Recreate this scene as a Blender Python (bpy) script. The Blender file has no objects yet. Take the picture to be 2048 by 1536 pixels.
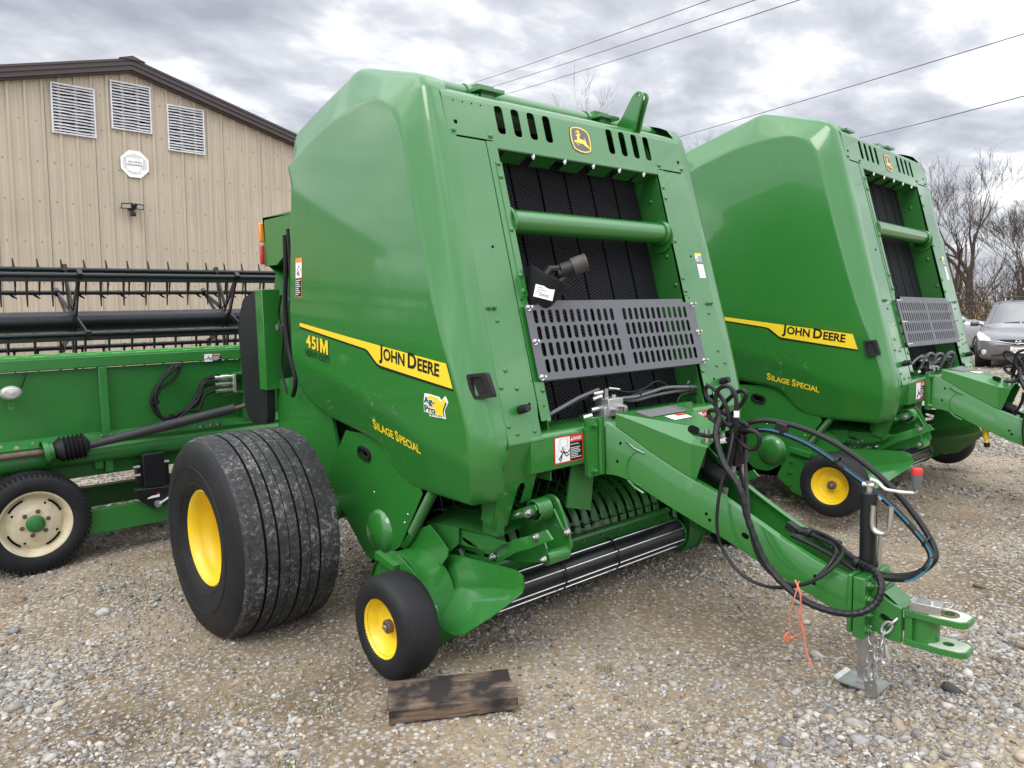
import bpy, bmesh, math, random
import numpy as np
from mathutils import Vector, Matrix
from mathutils.geometry import delaunay_2d_cdt
random.seed(7); rng = np.random.default_rng(7)
R = math.radians
S = bpy.context.scene
COL = S.collection

# ------------------------------------------------------------------ camera
camd = bpy.data.cameras.new('camera'); cam = bpy.data.objects.new('camera', camd); COL.objects.link(cam)
camd.sensor_width = 36.0; camd.lens = 27.035; camd.clip_start = 0.05; camd.clip_end = 2000
_f = Vector((-0.73986833, 0.66607354, -0.09455634)).normalized()
_u = Vector((-0.05389304, 0.08141861, 0.99522186)); _u = (_u - _f * _u.dot(_f)).normalized()
_r = _f.cross(_u)
M = Matrix(((_r.x, _u.x, -_f.x), (_r.y, _u.y, -_f.y), (_r.z, _u.z, -_f.z))).to_4x4()
M.translation = Vector((2.4, -2.95, 1.5))
cam.matrix_world = M
S.camera = cam

# ------------------------------------------------------------------ sky, sun, exposure
SUN_EL, SUN_AZ = 48, 298           # degrees; azimuth counter-clockwise from +x (a veiled sun high behind the viewer)
world = bpy.data.worlds.new('World'); S.world = world; world.use_nodes = True
nt = world.node_tree; N = nt.nodes; L = nt.links
for n in list(N): N.remove(n)
out = N.new('ShaderNodeOutputWorld'); bg = N.new('ShaderNodeBackground'); bg.inputs['Strength'].default_value = 0.1
L.new(bg.outputs[0], out.inputs[0])
sky = N.new('ShaderNodeTexSky'); sky.sky_type = 'NISHITA'; sky.sun_disc = False
sky.sun_elevation = R(SUN_EL); sky.sun_rotation = R(90 - SUN_AZ); sky.air_density = 1.2; sky.dust_density = 2.0
tc = N.new('ShaderNodeTexCoord')
sep = N.new('ShaderNodeSeparateXYZ'); L.new(tc.outputs['Generated'], sep.inputs[0])
def mth(op, a, b=None, clamp=False):
    n = N.new('ShaderNodeMath'); n.operation = op; n.use_clamp = clamp
    for i, v in enumerate((a, b)):
        if v is None: continue
        if isinstance(v, (int, float)): n.inputs[i].default_value = v
        else: L.new(v, n.inputs[i])
    return n.outputs[0]
zc = mth('MAXIMUM', sep.outputs[2], 0.0)
den = mth('ADD', zc, 0.16)
px = mth('DIVIDE', sep.outputs[0], den); py = mth('DIVIDE', sep.outputs[1], den)
cmb = N.new('ShaderNodeCombineXYZ'); L.new(px, cmb.inputs[0]); L.new(py, cmb.inputs[1])
mp = N.new('ShaderNodeMapping'); mp.inputs['Rotation'].default_value = (0, 0, R(60)); mp.inputs['Scale'].default_value = (1.7, 1.25, 1.0)
mp.inputs['Location'].default_value = (1.3, 9.7, 2.4)
L.new(cmb.outputs[0], mp.inputs[0])
def noise(scale, detail, rough, dist, vec):
    n = N.new('ShaderNodeTexNoise'); n.inputs['Scale'].default_value = scale; n.inputs['Detail'].default_value = detail
    n.inputs['Roughness'].default_value = rough; n.inputs['Distortion'].default_value = dist
    L.new(vec, n.inputs['Vector']); return n.outputs['Fac']
n1 = noise(1.15, 9, 0.52, 0.35, mp.outputs[0]); n2 = noise(3.4, 8, 0.55, 0.25, mp.outputs[0])
mixn = mth('ADD', mth('MULTIPLY', n1, 0.66), mth('MULTIPLY', n2, 0.34))
cr = N.new('ShaderNodeValToRGB'); e = cr.color_ramp.elements
e[0].position = 0.36; e[0].color = (0.40, 0.42, 0.49, 1)
e[1].position = 0.66; e[1].color = (1.5, 1.49, 1.48, 1)
for p, c in ((0.44, (0.52, 0.54, 0.605, 1)), (0.52, (0.70, 0.72, 0.775, 1)), (0.575, (0.98, 0.99, 1.01, 1))):
    q = cr.color_ramp.elements.new(p); q.color = c
L.new(mixn, cr.inputs[0])
# an overcast sky is brighter overhead; extra brightness added outside the camera's view for panel reflections
def sstep(v, lo, hi):
    n = N.new('ShaderNodeMapRange'); n.interpolation_type = 'SMOOTHSTEP'; L.new(v, n.inputs[0]); n.inputs[1].default_value = lo; n.inputs[2].default_value = hi; return n.outputs[0]
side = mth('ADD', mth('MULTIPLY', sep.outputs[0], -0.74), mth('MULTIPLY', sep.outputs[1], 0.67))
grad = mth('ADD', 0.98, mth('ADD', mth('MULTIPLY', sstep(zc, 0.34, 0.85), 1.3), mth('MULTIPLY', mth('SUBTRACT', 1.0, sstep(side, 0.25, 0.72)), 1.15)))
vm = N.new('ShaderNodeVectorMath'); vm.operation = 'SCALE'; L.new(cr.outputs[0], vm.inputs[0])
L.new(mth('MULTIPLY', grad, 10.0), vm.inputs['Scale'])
mx = N.new('ShaderNodeMix'); mx.data_type = 'RGBA'; mx.inputs[0].default_value = 0.9
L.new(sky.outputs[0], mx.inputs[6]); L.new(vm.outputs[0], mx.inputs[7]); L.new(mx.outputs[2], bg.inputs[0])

sd = bpy.data.lights.new('sun', 'SUN'); sd.energy = 1.0; sd.angle = R(24); sd.color = (1.0, 0.96, 0.9)
sun = bpy.data.objects.new('sun', sd); COL.objects.link(sun)
_sv = Vector((math.cos(R(SUN_EL)) * math.cos(R(SUN_AZ)), math.cos(R(SUN_EL)) * math.sin(R(SUN_AZ)), math.sin(R(SUN_EL))))
sun.rotation_euler = _sv.to_track_quat('Z', 'Y').to_euler(); sun.location = _sv * 50

S.view_settings.view_transform = 'Standard'; S.view_settings.look = 'None'
S.view_settings.exposure = 0.26; S.view_settings.gamma = 1.0
S.render.engine = 'CYCLES'

# ------------------------------------------------------------------ helpers
def V(p): return Vector(p)
class MB:
    """collects shapes, then links them as ONE mesh object"""
    def __init__(s): s.v = []; s.f = []; s.m = []
    def add(s, vs, fs, mi=0):
        o = len(s.v); s.v += [tuple(p) for p in vs]; s.f += [tuple(i + o for i in f) for f in fs]; s.m += [mi] * len(fs); return s
    def box(s, c, d, rot=None, mi=0):
        x, y, z = (k / 2 for k in d)
        vs = [Vector((a, b, e)) for a in (-x, x) for b in (-y, y) for e in (-z, z)]
        if rot is not None: vs = [rot @ v for v in vs]
        return s.add([v + Vector(c) for v in vs], [(0, 1, 3, 2), (4, 6, 7, 5), (0, 4, 5, 1), (2, 3, 7, 6), (0, 2, 6, 4), (1, 5, 7, 3)], mi)
    def span(s, a, b, mi=0):
        return s.box([(i + j) / 2 for i, j in zip(a, b)], [abs(j - i) for i, j in zip(a, b)], None, mi)
    def cyl(s, a, b, r, r2=None, n=16, mi=0):
        return s.tube([a, b], r, n, True, mi, r2)
    def tube(s, pts, r, n=8, cap=True, mi=0, r2=None):
        pts = [Vector(p) for p in pts]; K = len(pts)
        rad = list(r) if isinstance(r, (list, tuple)) else [r + ((r2 if r2 is not None else r) - r) * i / max(1, K - 1) for i in range(K)]
        T = []
        for i in range(K):
            d = pts[min(i + 1, K - 1)] - pts[max(i - 1, 0)]
            T.append(d.normalized() if d.length > 1e-9 else Vector((0, 0, 1)))
        a = T[0].cross(Vector((0, 0, 1)))
        if a.length < 1e-3: a = T[0].cross(Vector((1, 0, 0)))
        a.normalize(); vs = []
        for i in range(K):
            a = a - T[i] * a.dot(T[i]); a.normalize(); b = T[i].cross(a)
            for k in range(n):
                t = 2 * math.pi * k / n
                vs.append(pts[i] + (a * math.cos(t) + b * math.sin(t)) * rad[i])
        fs = [(i * n + k, i * n + (k + 1) % n, (i + 1) * n + (k + 1) % n, (i + 1) * n + k) for i in range(K - 1) for k in range(n)]
        if cap: fs += [tuple(range(n - 1, -1, -1)), tuple((K - 1) * n + k for k in range(n))]
        return s.add(vs, fs, mi)
    def lathe(s, prof, o, axis, n=32, closed=False, mi=None):
        """prof: (radius, height along axis[, material])"""
        ax = Vector(axis).normalized(); a = ax.cross(Vector((0, 0, 1)))
        if a.length < 1e-3: a = ax.cross(Vector((1, 0, 0)))
        a.normalize(); b = ax.cross(a); o = Vector(o); base = len(s.v)
        for p in prof:
            for k in range(n):
                t = 2 * math.pi * k / n
                s.v.append(tuple(o + ax * p[1] + (a * math.cos(t) + b * math.sin(t)) * p[0]))
        K = len(prof)
        for i in range(K if closed else K - 1):
            j = (i + 1) % K
            for k in range(n):
                s.f.append((base + i * n + k, base + i * n + (k + 1) % n, base + j * n + (k + 1) % n, base + j * n + k))
                s.m.append(prof[i][2] if len(prof[i]) > 2 else 0)
        return s
    def dome(s, p, nrm, r, h=None, n=10, mi=0):
        h = h or r * 0.7
        return s.lathe([(r, -0.002), (r, 0), (r * 0.8, h * 0.6), (r * 0.45, h * 0.92), (0.0005, h)], p, nrm, n, mi=mi)
    def hexa(s, p, nrm, r, h, mi=0):
        p = Vector(p); nrm = Vector(nrm).normalized()
        s.lathe([(r * 1.45, -0.001), (r * 1.45, h * 0.25), (r, h * 0.25)], p, nrm, 14)
        s.tube([p + nrm * h * 0.2, p + nrm * h], r, 6, True, mi)
        return s.tube([p + nrm * h * 0.9, p + nrm * h * 1.6], r * 0.5, 8, True, mi)
    def plate(s, outer, holes, fn, t, mi=0, grid=None, side=True):
        """flat sheet with holes; fn(u, v, w) maps to space, w runs 0..t"""
        loops = [list(outer)] + [list(h) for h in holes]
        P = []; E = []
        for lp in loops:
            o = len(P); P += [Vector(p[:2]) for p in lp]; E += [(o + i, o + (i + 1) % len(lp)) for i in range(len(lp))]
        if grid is not None: P += [Vector(p) for p in grid]
        vs, es, fs, ov, oe, of = delaunay_2d_cdt(P, E, [], 1, 1e-6)
        good = []
        hp = [np.array([p[:2] for p in h]) for h in holes]
        for f in fs:
            c = sum((vs[i] for i in f), Vector((0, 0))) / len(f)
            if any(inside(np.array([c]), h)[0] for h in hp): continue
            good.append(tuple(f))
        o = len(s.v)
        if t:
            for w in (0, t): s.v += [tuple(fn(p.x, p.y, w)) for p in vs]
            n = len(vs)
            s.f += [tuple(i + o for i in f) for f in good] + [tuple(i + o + n for i in reversed(f)) for f in good]
            s.m += [mi] * (2 * len(good))
            if side:
                cnt = {}
                for f in good:
                    for i in range(len(f)):
                        a, b = f[i], f[(i + 1) % len(f)]; k = (min(a, b), max(a, b)); cnt.setdefault(k, []).append((a, b))
                for k, q in cnt.items():
                    if len(q) == 1:
                        a, b = q[0]; s.f.append((b + o, a + o, a + o + n, b + o + n)); s.m.append(mi)
        else:
            s.v += [tuple(fn(p.x, p.y, 0)) for p in vs]; s.f += [tuple(i + o for i in f) for f in good]; s.m += [mi] * len(good)
        return s
    def build(s, name, mat, parent=None, angle=32, fix=True, bevel=0):
        if name in SINGLE and len(s.v) < 20000:
            ps = pieces(s)
            if len(ps) > 1:
                for q in ps: ob = q.build1(SINGLE[name], mat, parent, angle, fix, bevel)
                return ob
            return s.build1(SINGLE[name], mat, parent, angle, fix, bevel)
        return s.build1(name, mat, parent, angle, fix, bevel)
    def build1(s, name, mat, parent=None, angle=32, fix=True, bevel=0):
        me = bpy.data.meshes.new(name); me.from_pydata(s.v, [], s.f)
        mats = mat if isinstance(mat, (list, tuple)) else [mat]
        for m in mats: me.materials.append(m)
        if len(mats) > 1: me.polygons.foreach_set('material_index', s.m)
        if fix:
            bm = bmesh.new(); bm.from_mesh(me); bmesh.ops.recalc_face_normals(bm, faces=bm.faces); bm.to_mesh(me); bm.free()
        me.polygons.foreach_set('use_smooth', [True] * len(me.polygons)); me.set_sharp_from_angle(angle=R(angle)); me.update()
        ob = bpy.data.objects.new(name, me); COL.objects.link(ob)
        if parent is not None: ob.parent = parent
        if bevel:
            bv = ob.modifiers.new('bevel', 'BEVEL'); bv.width = bevel; bv.segments = 2; bv.limit_method = 'ANGLE'; bv.angle_limit = R(40)
        return ob
SINGLE = {'rivets': 'rivet', 'studs': 'stud', 'punched_holes': 'punched_hole', 'wall_bolts': 'wall_bolt', 'lip_bolts': 'lip_bolt', 'belt_guides': 'belt_guide', 'tube_flange': 'tube_flange', 'panel_bolts': 'panel_bolt', 'mount_bolts': 'mount_bolt',
          'hose_fittings': 'hose_fitting', 'rail_holes': 'rail_hole', 'weld_bead': 'weld_bead', 'hitch_bolts': 'hitch_bolt', 'plate_rivets': 'plate_rivet', 'bracket_bolts': 'bracket_bolt', 'arm_bolts': 'arm_bolt', 'crossbar_bolts': 'crossbar_bolt',
          'hold_down_rods': 'hold_down_rod', 'roller_rods': 'roller_rod', 'roller_arm': 'roller_arm', 'post_bolts': 'post_bolt', 'tube_clamp': 'tube_clamp', 'cable_tie': 'cable_tie', 'hose_tag': 'hose_tag', 'hose_couplers': 'hose_coupler', 'wheel_nuts': 'wheel_nut',
          'rim_openings': 'rim_opening', 'quick_couplers': 'quick_coupler', 'sheet_bolts': 'sheet_bolt', 'hose_strap': 'hose_strap', 'reflector': 'reflector', 'wiper': 'wiper', 'cable_clip': 'cable_clip', 'sidewall_ring': 'sidewall_ring', 'end_sheet': 'end_sheet', 'roof_bar': 'roof_bar', 'hose_marking': 'hose_marking', 'hose_holder': 'hose_holder', 'tine': 'tine', 'hydraulic_hose': 'hydraulic_hose', 'wiring_hose': 'wiring_hose'}
def pieces(m, gap=.0015):
    """splits the collected shapes into the separate things they are"""
    par = list(range(len(m.v)))
    def find(i):
        while par[i] != i: par[i] = par[par[i]]; i = par[i]
        return i
    for f in m.f:
        a = find(f[0])
        for i in f[1:]: par[find(i)] = a
    g = {}
    for i in range(len(m.v)): g.setdefault(find(i), []).append(i)
    bb = []
    for k, q in g.items():
        c = np.array([m.v[i] for i in q]); bb.append([c.min(0) - gap, c.max(0) + gap, {k}])
    ch = True
    while ch:
        ch = False
        for i in range(len(bb)):
            for j in range(len(bb) - 1, i, -1):
                if np.all(bb[i][0] <= bb[j][1]) and np.all(bb[j][0] <= bb[i][1]):
                    bb[i] = [np.minimum(bb[i][0], bb[j][0]), np.maximum(bb[i][1], bb[j][1]), bb[i][2] | bb[j][2]]; del bb[j]; ch = True
    o = []
    for _, _, ks in bb:
        q = MB(); mp_ = {}
        for f, mi in zip(m.f, m.m):
            if find(f[0]) in ks:
                for i in f:
                    if i not in mp_: mp_[i] = len(q.v); q.v.append(m.v[i])
                q.f.append(tuple(mp_[i] for i in f)); q.m.append(mi)
        if q.f: o.append(q)
    return o
def inside(P, poly):
    x, y = P[:, 0], P[:, 1]; r = np.zeros(len(P), bool); n = len(poly); j = n - 1
    for i in range(n):
        xi, yi = poly[i][:2]; xj, yj = poly[j][:2]
        c = ((yi > y) != (yj > y)) & (x < (xj - xi) * (y - yi) / ((yj - yi) if yj != yi else 1e-12) + xi); r ^= c; j = i
    return r
def pdist(P, poly, closed=True):
    P = np.asarray(P, float); A = np.array([p[:2] for p in poly], float); B = np.roll(A, -1, 0)
    if not closed: A, B = A[:-1], B[:-1]
    d = np.full(len(P), 1e9)
    for a, b in zip(A, B):
        ab = b - a; t = np.clip(((P - a) @ ab) / (ab @ ab + 1e-12), 0, 1); d = np.minimum(d, np.hypot(*(P - a - t[:, None] * ab).T))
    return d
def smooth(pts, k=6, closed=False):
    """Catmull-Rom through the points"""
    P = [Vector(p) for p in pts]; n = len(P); o = []
    for i in range(n if closed else n - 1):
        g = (lambda j: P[j % n]) if closed else (lambda j: P[max(0, min(n - 1, j))])
        a, b, c, d = g(i - 1), g(i), g(i + 1), g(i + 2)
        for q in range(k):
            t = q / k
            o.append(0.5 * ((2 * b) + (c - a) * t + (2 * a - 5 * b + 4 * c - d) * t * t + (3 * b - a - 3 * c + d) * t ** 3))
    if not closed: o.append(P[-1])
    return o
def oval(cx, cy, w, h, rot=0, n=6, r=None):
    r = min(w, h) / 2 if r is None else r; o = []
    for q, (sx, sy) in enumerate(((1, 1), (-1, 1), (-1, -1), (1, -1))):
        for k in range(n + 1):
            t = math.pi / 2 * (q + k / n)
            x = sx * (w / 2 - r) + r * math.cos(t); y = sy * (h / 2 - r) + r * math.sin(t)
            o.append((cx + x * math.cos(rot) - y * math.sin(rot), cy + x * math.sin(rot) + y * math.cos(rot)))
    d = [o[0]]
    for p in o[1:]:
        if abs(p[0] - d[-1][0]) + abs(p[1] - d[-1][1]) > 1e-6: d.append(p)
    if abs(d[0][0] - d[-1][0]) + abs(d[0][1] - d[-1][1]) < 1e-6: d.pop()
    return d
def fillet(poly, r, n=4):
    """rounds the corners of a polygon"""
    P = [Vector(p[:2]) for p in poly]; o = []; K = len(P)
    for i in range(K):
        a, b, c = P[i - 1], P[i], P[(i + 1) % K]
        rr = r[i] if isinstance(r, (list, tuple)) else r
        d = min(rr, (a - b).length * 0.45, (c - b).length * 0.45)
        p, q = b + (a - b).normalized() * d, b + (c - b).normalized() * d
        for k in range(n + 1):
            t = k / n; o.append(tuple(p * (1 - t) ** 2 + b * 2 * t * (1 - t) + q * t * t))
    return o
def empty(name, loc=(0, 0, 0), rot=(0, 0, 0)):
    o = bpy.data.objects.new(name, None); COL.objects.link(o); o.location = loc; o.rotation_euler = rot; o.empty_display_size = 0.2; return o
def tag(o, label=None, cat=None, group=None, kind=None):
    for k, v in (('label', label), ('category', cat), ('group', group), ('kind', kind)):
        if v: o[k] = v
    return o
def thing(name, label, cat, loc=(0, 0, 0), rot=(0, 0, 0), group=None):
    return tag(empty(name, loc, rot), label, cat, group)
_tc = {}
def glyphs(txt, bold=0.0):
    k = (txt, bold)
    if txt == '#M':
        w = .155 + bold * 1.2; H = CAP; o = .02 + bold
        vs = [(0, -o), (w, -o), (w, H * .55), (.36, -o), (.44, -o), (.80 - w, H * .55), (.80 - w, -o), (.80, -o), (.80, H + o), (.80 - w * 1.15, H + o), (.40, H * .42), (w * 1.15, H + o), (0, H + o)]
        _tc[k] = (vs, [(0, 1, 2, 11, 12), (2, 3, 10, 11), (3, 4, 10), (4, 5, 9, 10), (5, 6, 7, 8, 9)]); return _tc[k]
    if k in _tc: return _tc[k]
    cu = bpy.data.curves.new('t', 'FONT'); cu.body = txt; cu.offset = bold; cu.resolution_u = 3; cu.fill_mode = 'FRONT'
    ob = bpy.data.objects.new('t', cu); COL.objects.link(ob)
    dg = bpy.context.evaluated_depsgraph_get(); me = bpy.data.meshes.new_from_object(ob.evaluated_get(dg))
    vs = [(v.co.x, v.co.y) for v in me.vertices]; fs = [tuple(p.vertices) for p in me.polygons]
    bpy.data.objects.remove(ob); bpy.data.curves.remove(cu); bpy.data.meshes.remove(me)
    _tc[k] = (vs, fs); return _tc[k]
CAP = 0.69
def lettering(runs, bold=0.0, gap=0.06):
    """runs: (text, cap height); gives u in 0..1 along the line, v in cap heights"""
    vs = []; fs = []; x = 0
    for t, h in runs:
        if t == ' ': x += 0.28 * h; continue
        g, f = glyphs(t, bold)
        x0 = min(p[0] for p in g); x1 = max(p[0] for p in g); o = len(vs); k = h / CAP
        vs += [((p[0] - x0) * k + x, p[1] * k) for p in g]; fs += [tuple(i + o for i in q) for q in f]
        x += (x1 - x0) * k + gap * h
    W = x - gap * runs[-1][1]
    return [(a / W, b) for a, b in vs], fs, W

# ------------------------------------------------------------------ materials
def mat(name, col, rough=0.5, metal=0.0, spec=0.5, coat=0.0, coat_r=0.1, var=0.0, var_scale=6.0, col2=None, bump=0.0, bump_scale=60.0, rvar=0.0, bevel=0.0, ior=None, dust=0.0, wav=0.0, splash=None):
    m = bpy.data.materials.new(name); m.use_nodes = True; t = m.node_tree; n = t.nodes; l = t.links
    b = n['Principled BSDF']; b.inputs['Base Color'].default_value = (*col, 1); b.inputs['Roughness'].default_value = rough
    b.inputs['Metallic'].default_value = metal; b.inputs['Specular IOR Level'].default_value = spec
    b.inputs['Coat Weight'].default_value = coat; b.inputs['Coat Roughness'].default_value = coat_r
    if ior: b.inputs['IOR'].default_value = ior
    tcn = n.new('ShaderNodeTexCoord'); vec = tcn.outputs['Object']
    def nz(scale, det=5, ro=0.55, dist=0.0):
        q = n.new('ShaderNodeTexNoise'); q.inputs['Scale'].default_value = scale; q.inputs['Detail'].default_value = det; q.inputs['Roughness'].default_value = ro
        q.inputs['Distortion'].default_value = dist; l.new(vec, q.inputs['Vector']); return q.outputs['Fac']
    def ramp(f, a, b_, ca=(0, 0, 0, 1), cb=(1, 1, 1, 1)):
        q = n.new('ShaderNodeValToRGB'); q.color_ramp.elements[0].position = a; q.color_ramp.elements[1].position = b_
        q.color_ramp.elements[0].color = ca; q.color_ramp.elements[1].color = cb; l.new(f, q.inputs[0]); return q.outputs[0]
    def mixc(f, a, b_):
        q = n.new('ShaderNodeMix'); q.data_type = 'RGBA'
        if isinstance(f, float): q.inputs[0].default_value = f
        else: l.new(f, q.inputs[0])
        for i, c in ((6, a), (7, b_)):
            if isinstance(c, tuple): q.inputs[i].default_value = (*c[:3], 1)
            else: l.new(c, q.inputs[i])
        return q.outputs[2]
    cur = None
    if var or col2:
        c2 = col2 or tuple(c * (1 - var) for c in col)
        cur = mixc(ramp(nz(var_scale), 0.35, 0.68), col, c2); l.new(cur, b.inputs['Base Color'])
    if dust:
        sp = ramp(nz(34, 8, 0.7, 0.4), 0.60, 0.78); big = ramp(nz(1.3, 3), 0.45, 0.75)
        q = n.new('ShaderNodeMath'); q.operation = 'MULTIPLY'; l.new(sp, q.inputs[0]); l.new(big, q.inputs[1])
        q2 = n.new('ShaderNodeMath'); q2.operation = 'MULTIPLY'; l.new(q.outputs[0], q2.inputs[0]); q2.inputs[1].default_value = dust
        cur = mixc(q2.outputs[0], cur or col, (0.30, 0.29, 0.24)); l.new(cur, b.inputs['Base Color'])
    if splash:      # dried splashes of slurry on the lower edge
        vd = n.new('ShaderNodeVectorMath'); vd.operation = 'DISTANCE'; l.new(vec, vd.inputs[0]); vd.inputs[1].default_value = splash[:3]
        near = n.new('ShaderNodeMapRange'); l.new(vd.outputs['Value'], near.inputs[0]); near.inputs[1].default_value = splash[3]; near.inputs[2].default_value = 0.02; near.inputs[3].default_value = 0.0; near.inputs[4].default_value = 1.0
        sp2 = ramp(nz(46, 6, 0.7, 1.2), 0.60, 0.70); q = n.new('ShaderNodeMath'); q.operation = 'MULTIPLY'; l.new(sp2, q.inputs[0]); l.new(near.outputs[0], q.inputs[1])
        cur = mixc(q.outputs[0], cur or col, (0.42, 0.42, 0.36)); l.new(cur, b.inputs['Base Color'])
    if rvar:
        q = n.new('ShaderNodeMapRange'); l.new(nz(5, 6), q.inputs[0]); q.inputs[1].default_value = 0.3; q.inputs[2].default_value = 0.7
        q.inputs[3].default_value = max(0.02, rough - rvar); q.inputs[4].default_value = min(1, rough + rvar); l.new(q.outputs[0], b.inputs['Roughness'])
    nrm = None
    if bevel:
        q = n.new('ShaderNodeBevel'); q.samples = 3; q.inputs['Radius'].default_value = bevel; nrm = q.outputs[0]
    for st, sc in ((bump, bump_scale), (wav, 2.2)):
        if st:
            q = n.new('ShaderNodeBump'); q.inputs['Strength'].default_value = 1.0; q.inputs['Distance'].default_value = st; l.new(nz(sc, 2 if sc < 5 else 6, 0.4), q.inputs['Height'])
            if nrm: l.new(nrm, q.inputs['Normal'])
            nrm = q.outputs[0]
    if nrm: l.new(nrm, b.inputs['Normal'])
    if nrm and coat: l.new(nrm, b.inputs['Coat Normal'])
    return m
GREEN = mat('green_paint', (0.022, 0.160, 0.024), 0.30, spec=0.5, coat=0.6, coat_r=0.06, var=0.05, var_scale=2, rvar=0.03, bevel=0.0035)
SHIELD = mat('shield_paint', (0.022, 0.160, 0.024), 0.30, spec=0.5, coat=0.6, coat_r=0.06, var=0.05, var_scale=2, rvar=0.03, splash=(-0.80, -1.0, 0.93, 0.42))
GREEN2 = mat('green_paint_dusty', (0.020, 0.135, 0.022), 0.42, spec=0.5, coat=0.3, coat_r=0.2, var=0.12, var_scale=4, rvar=0.08, bevel=0.003, dust=0.18)
HGREEN = mat('header_green', (0.020, 0.165, 0.026), 0.45, spec=0.5, coat=0.2, coat_r=0.2, var=0.2, var_scale=3, rvar=0.1, bevel=0.003, dust=0.3)
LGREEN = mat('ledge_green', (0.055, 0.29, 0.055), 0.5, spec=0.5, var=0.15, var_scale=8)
YELLOW = mat('wheel_yellow', (0.80, 0.55, 0.014), 0.38, coat=0.2, var=0.10, var_scale=9, rvar=0.08, bevel=0.002)
DYEL = mat('decal_yellow', (0.83, 0.61, 0.03), 0.35, coat=0.3)
DBLK = mat('decal_black', (0.008, 0.008, 0.008), 0.4)
DWHT = mat('decal_white', (0.78, 0.78, 0.77), 0.45)
DRED = mat('decal_red', (0.52, 0.025, 0.02), 0.42)
DORG = mat('decal_orange', (0.75, 0.24, 0.04), 0.42)
DGRY = mat('decal_grey', (0.085, 0.085, 0.095), 0.4)
DPRT = mat('decal_print_grey', (0.30, 0.30, 0.30), 0.5)
DTEAL = mat('decal_deep_green', (0.012, 0.075, 0.055), 0.4)
DBLUE = mat('hose_print_blue', (0.02, 0.16, 0.24), 0.5)
RUB = mat('tyre_rubber', (0.014, 0.0145, 0.016), 0.62, spec=0.28, var=0.35, var_scale=7, bump=0.0012, bump_scale=90, rvar=0.1, dust=0.10)
GROOVE = mat('tyre_groove', (0.010, 0.010, 0.0105), 0.8, spec=0.2)
HOSEG = mat('grey_hose', (0.13, 0.13, 0.135), 0.32, spec=0.5)
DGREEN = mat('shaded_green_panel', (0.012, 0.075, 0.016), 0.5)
HOSE = mat('hose_black', (0.009, 0.009, 0.010), 0.42, spec=0.35, var=0.2, var_scale=20)
BLACK = mat('black_plastic', (0.011, 0.0115, 0.013), 0.5, spec=0.35, rvar=0.08, var=0.2, bevel=0.003)
BSTEEL = mat('black_painted_steel', (0.009, 0.0095, 0.012), 0.36, spec=0.4, coat=0.1, coat_r=0.2, rvar=0.06, bevel=0.002)
GREYP = mat('grey_powder_coat', (0.105, 0.108, 0.120), 0.5, spec=0.4, bump=0.0002, bump_scale=500, rvar=0.06)
CHROME = mat('zinc_plated', (0.62, 0.62, 0.60), 0.28, metal=1.0, rvar=0.1)
STEEL = mat('galvanised_steel', (0.52, 0.52, 0.51), 0.40, metal=0.9, rvar=0.15, var=0.25, var_scale=25)
ALU = mat('cast_aluminium', (0.47, 0.47, 0.46), 0.45, metal=0.75, bump=0.0004, bump_scale=150)
PALE = mat('pale_clevis_face', (0.56, 0.58, 0.50), 0.45, metal=0.1, col2=(0.36, 0.46, 0.30), var_scale=16)  # pale tone mottled with grey-green, for the clevis tops
RUST = mat('rusty_shaft', (0.10, 0.075, 0.06), 0.6, metal=0.3, col2=(0.16, 0.10, 0.07), var_scale=25)
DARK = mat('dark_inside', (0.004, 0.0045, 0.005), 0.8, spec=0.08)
AMBER = mat('amber_lens', (0.80, 0.25, 0.015), 0.2, coat=0.6)
REDL = mat('red_lens', (0.42, 0.012, 0.02), 0.2, coat=0.6)
TWINE = mat('orange_twine', (0.55, 0.16, 0.09), 0.75)
CREAM = mat('cream_wheel_paint', (0.62, 0.56, 0.40), 0.5, col2=(0.50, 0.42, 0.28), var_scale=14)
GLASSY = mat('lamp_glass', (0.45, 0.45, 0.42), 0.15, metal=0.3, coat=0.8)

def belt_material():
    m = bpy.data.materials.new('diamond_belt'); m.use_nodes = True; t = m.node_tree; n = t.nodes; l = t.links; b = n['Principled BSDF']
    b.inputs['Roughness'].default_value = 0.65; b.inputs['Specular IOR Level'].default_value = 0.15
    tcn = n.new('ShaderNodeTexCoord'); sp = n.new('ShaderNodeSeparateXYZ'); l.new(tcn.outputs['Object'], sp.inputs[0])
    def M_(op, a, b_=None):
        q = n.new('ShaderNodeMath'); q.operation = op
        for i, v in enumerate((a, b_)):
            if v is None: continue
            if isinstance(v, (int, float)): q.inputs[i].default_value = v
            else: l.new(v, q.inputs[i])
        return q.outputs[0]
    y = M_('MULTIPLY', sp.outputs[1], 2 * math.pi / 0.034); z = M_('MULTIPLY', sp.outputs[2], 2 * math.pi / 0.017)
    h = M_('ADD', M_('COSINE', M_('ADD', y, z)), M_('COSINE', M_('SUBTRACT', y, z)))
    cr_ = n.new('ShaderNodeValToRGB'); cr_.color_ramp.elements[0].position = 0.25; cr_.color_ramp.elements[1].position = 0.85
    cr_.color_ramp.elements[0].color = (0.018, 0.019, 0.023, 1); cr_.color_ramp.elements[1].color = (0.003, 0.003, 0.004, 1)
    l.new(M_('ADD', M_('MULTIPLY', h, 0.25), 0.5), cr_.inputs[0]); l.new(cr_.outputs[0], b.inputs['Base Color'])
    bp_ = n.new('ShaderNodeBump'); bp_.invert = True; bp_.inputs['Distance'].default_value = 0.0025; l.new(h, bp_.inputs['Height']); l.new(bp_.outputs[0], b.inputs['Normal'])
    return m
BELT = belt_material()
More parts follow.
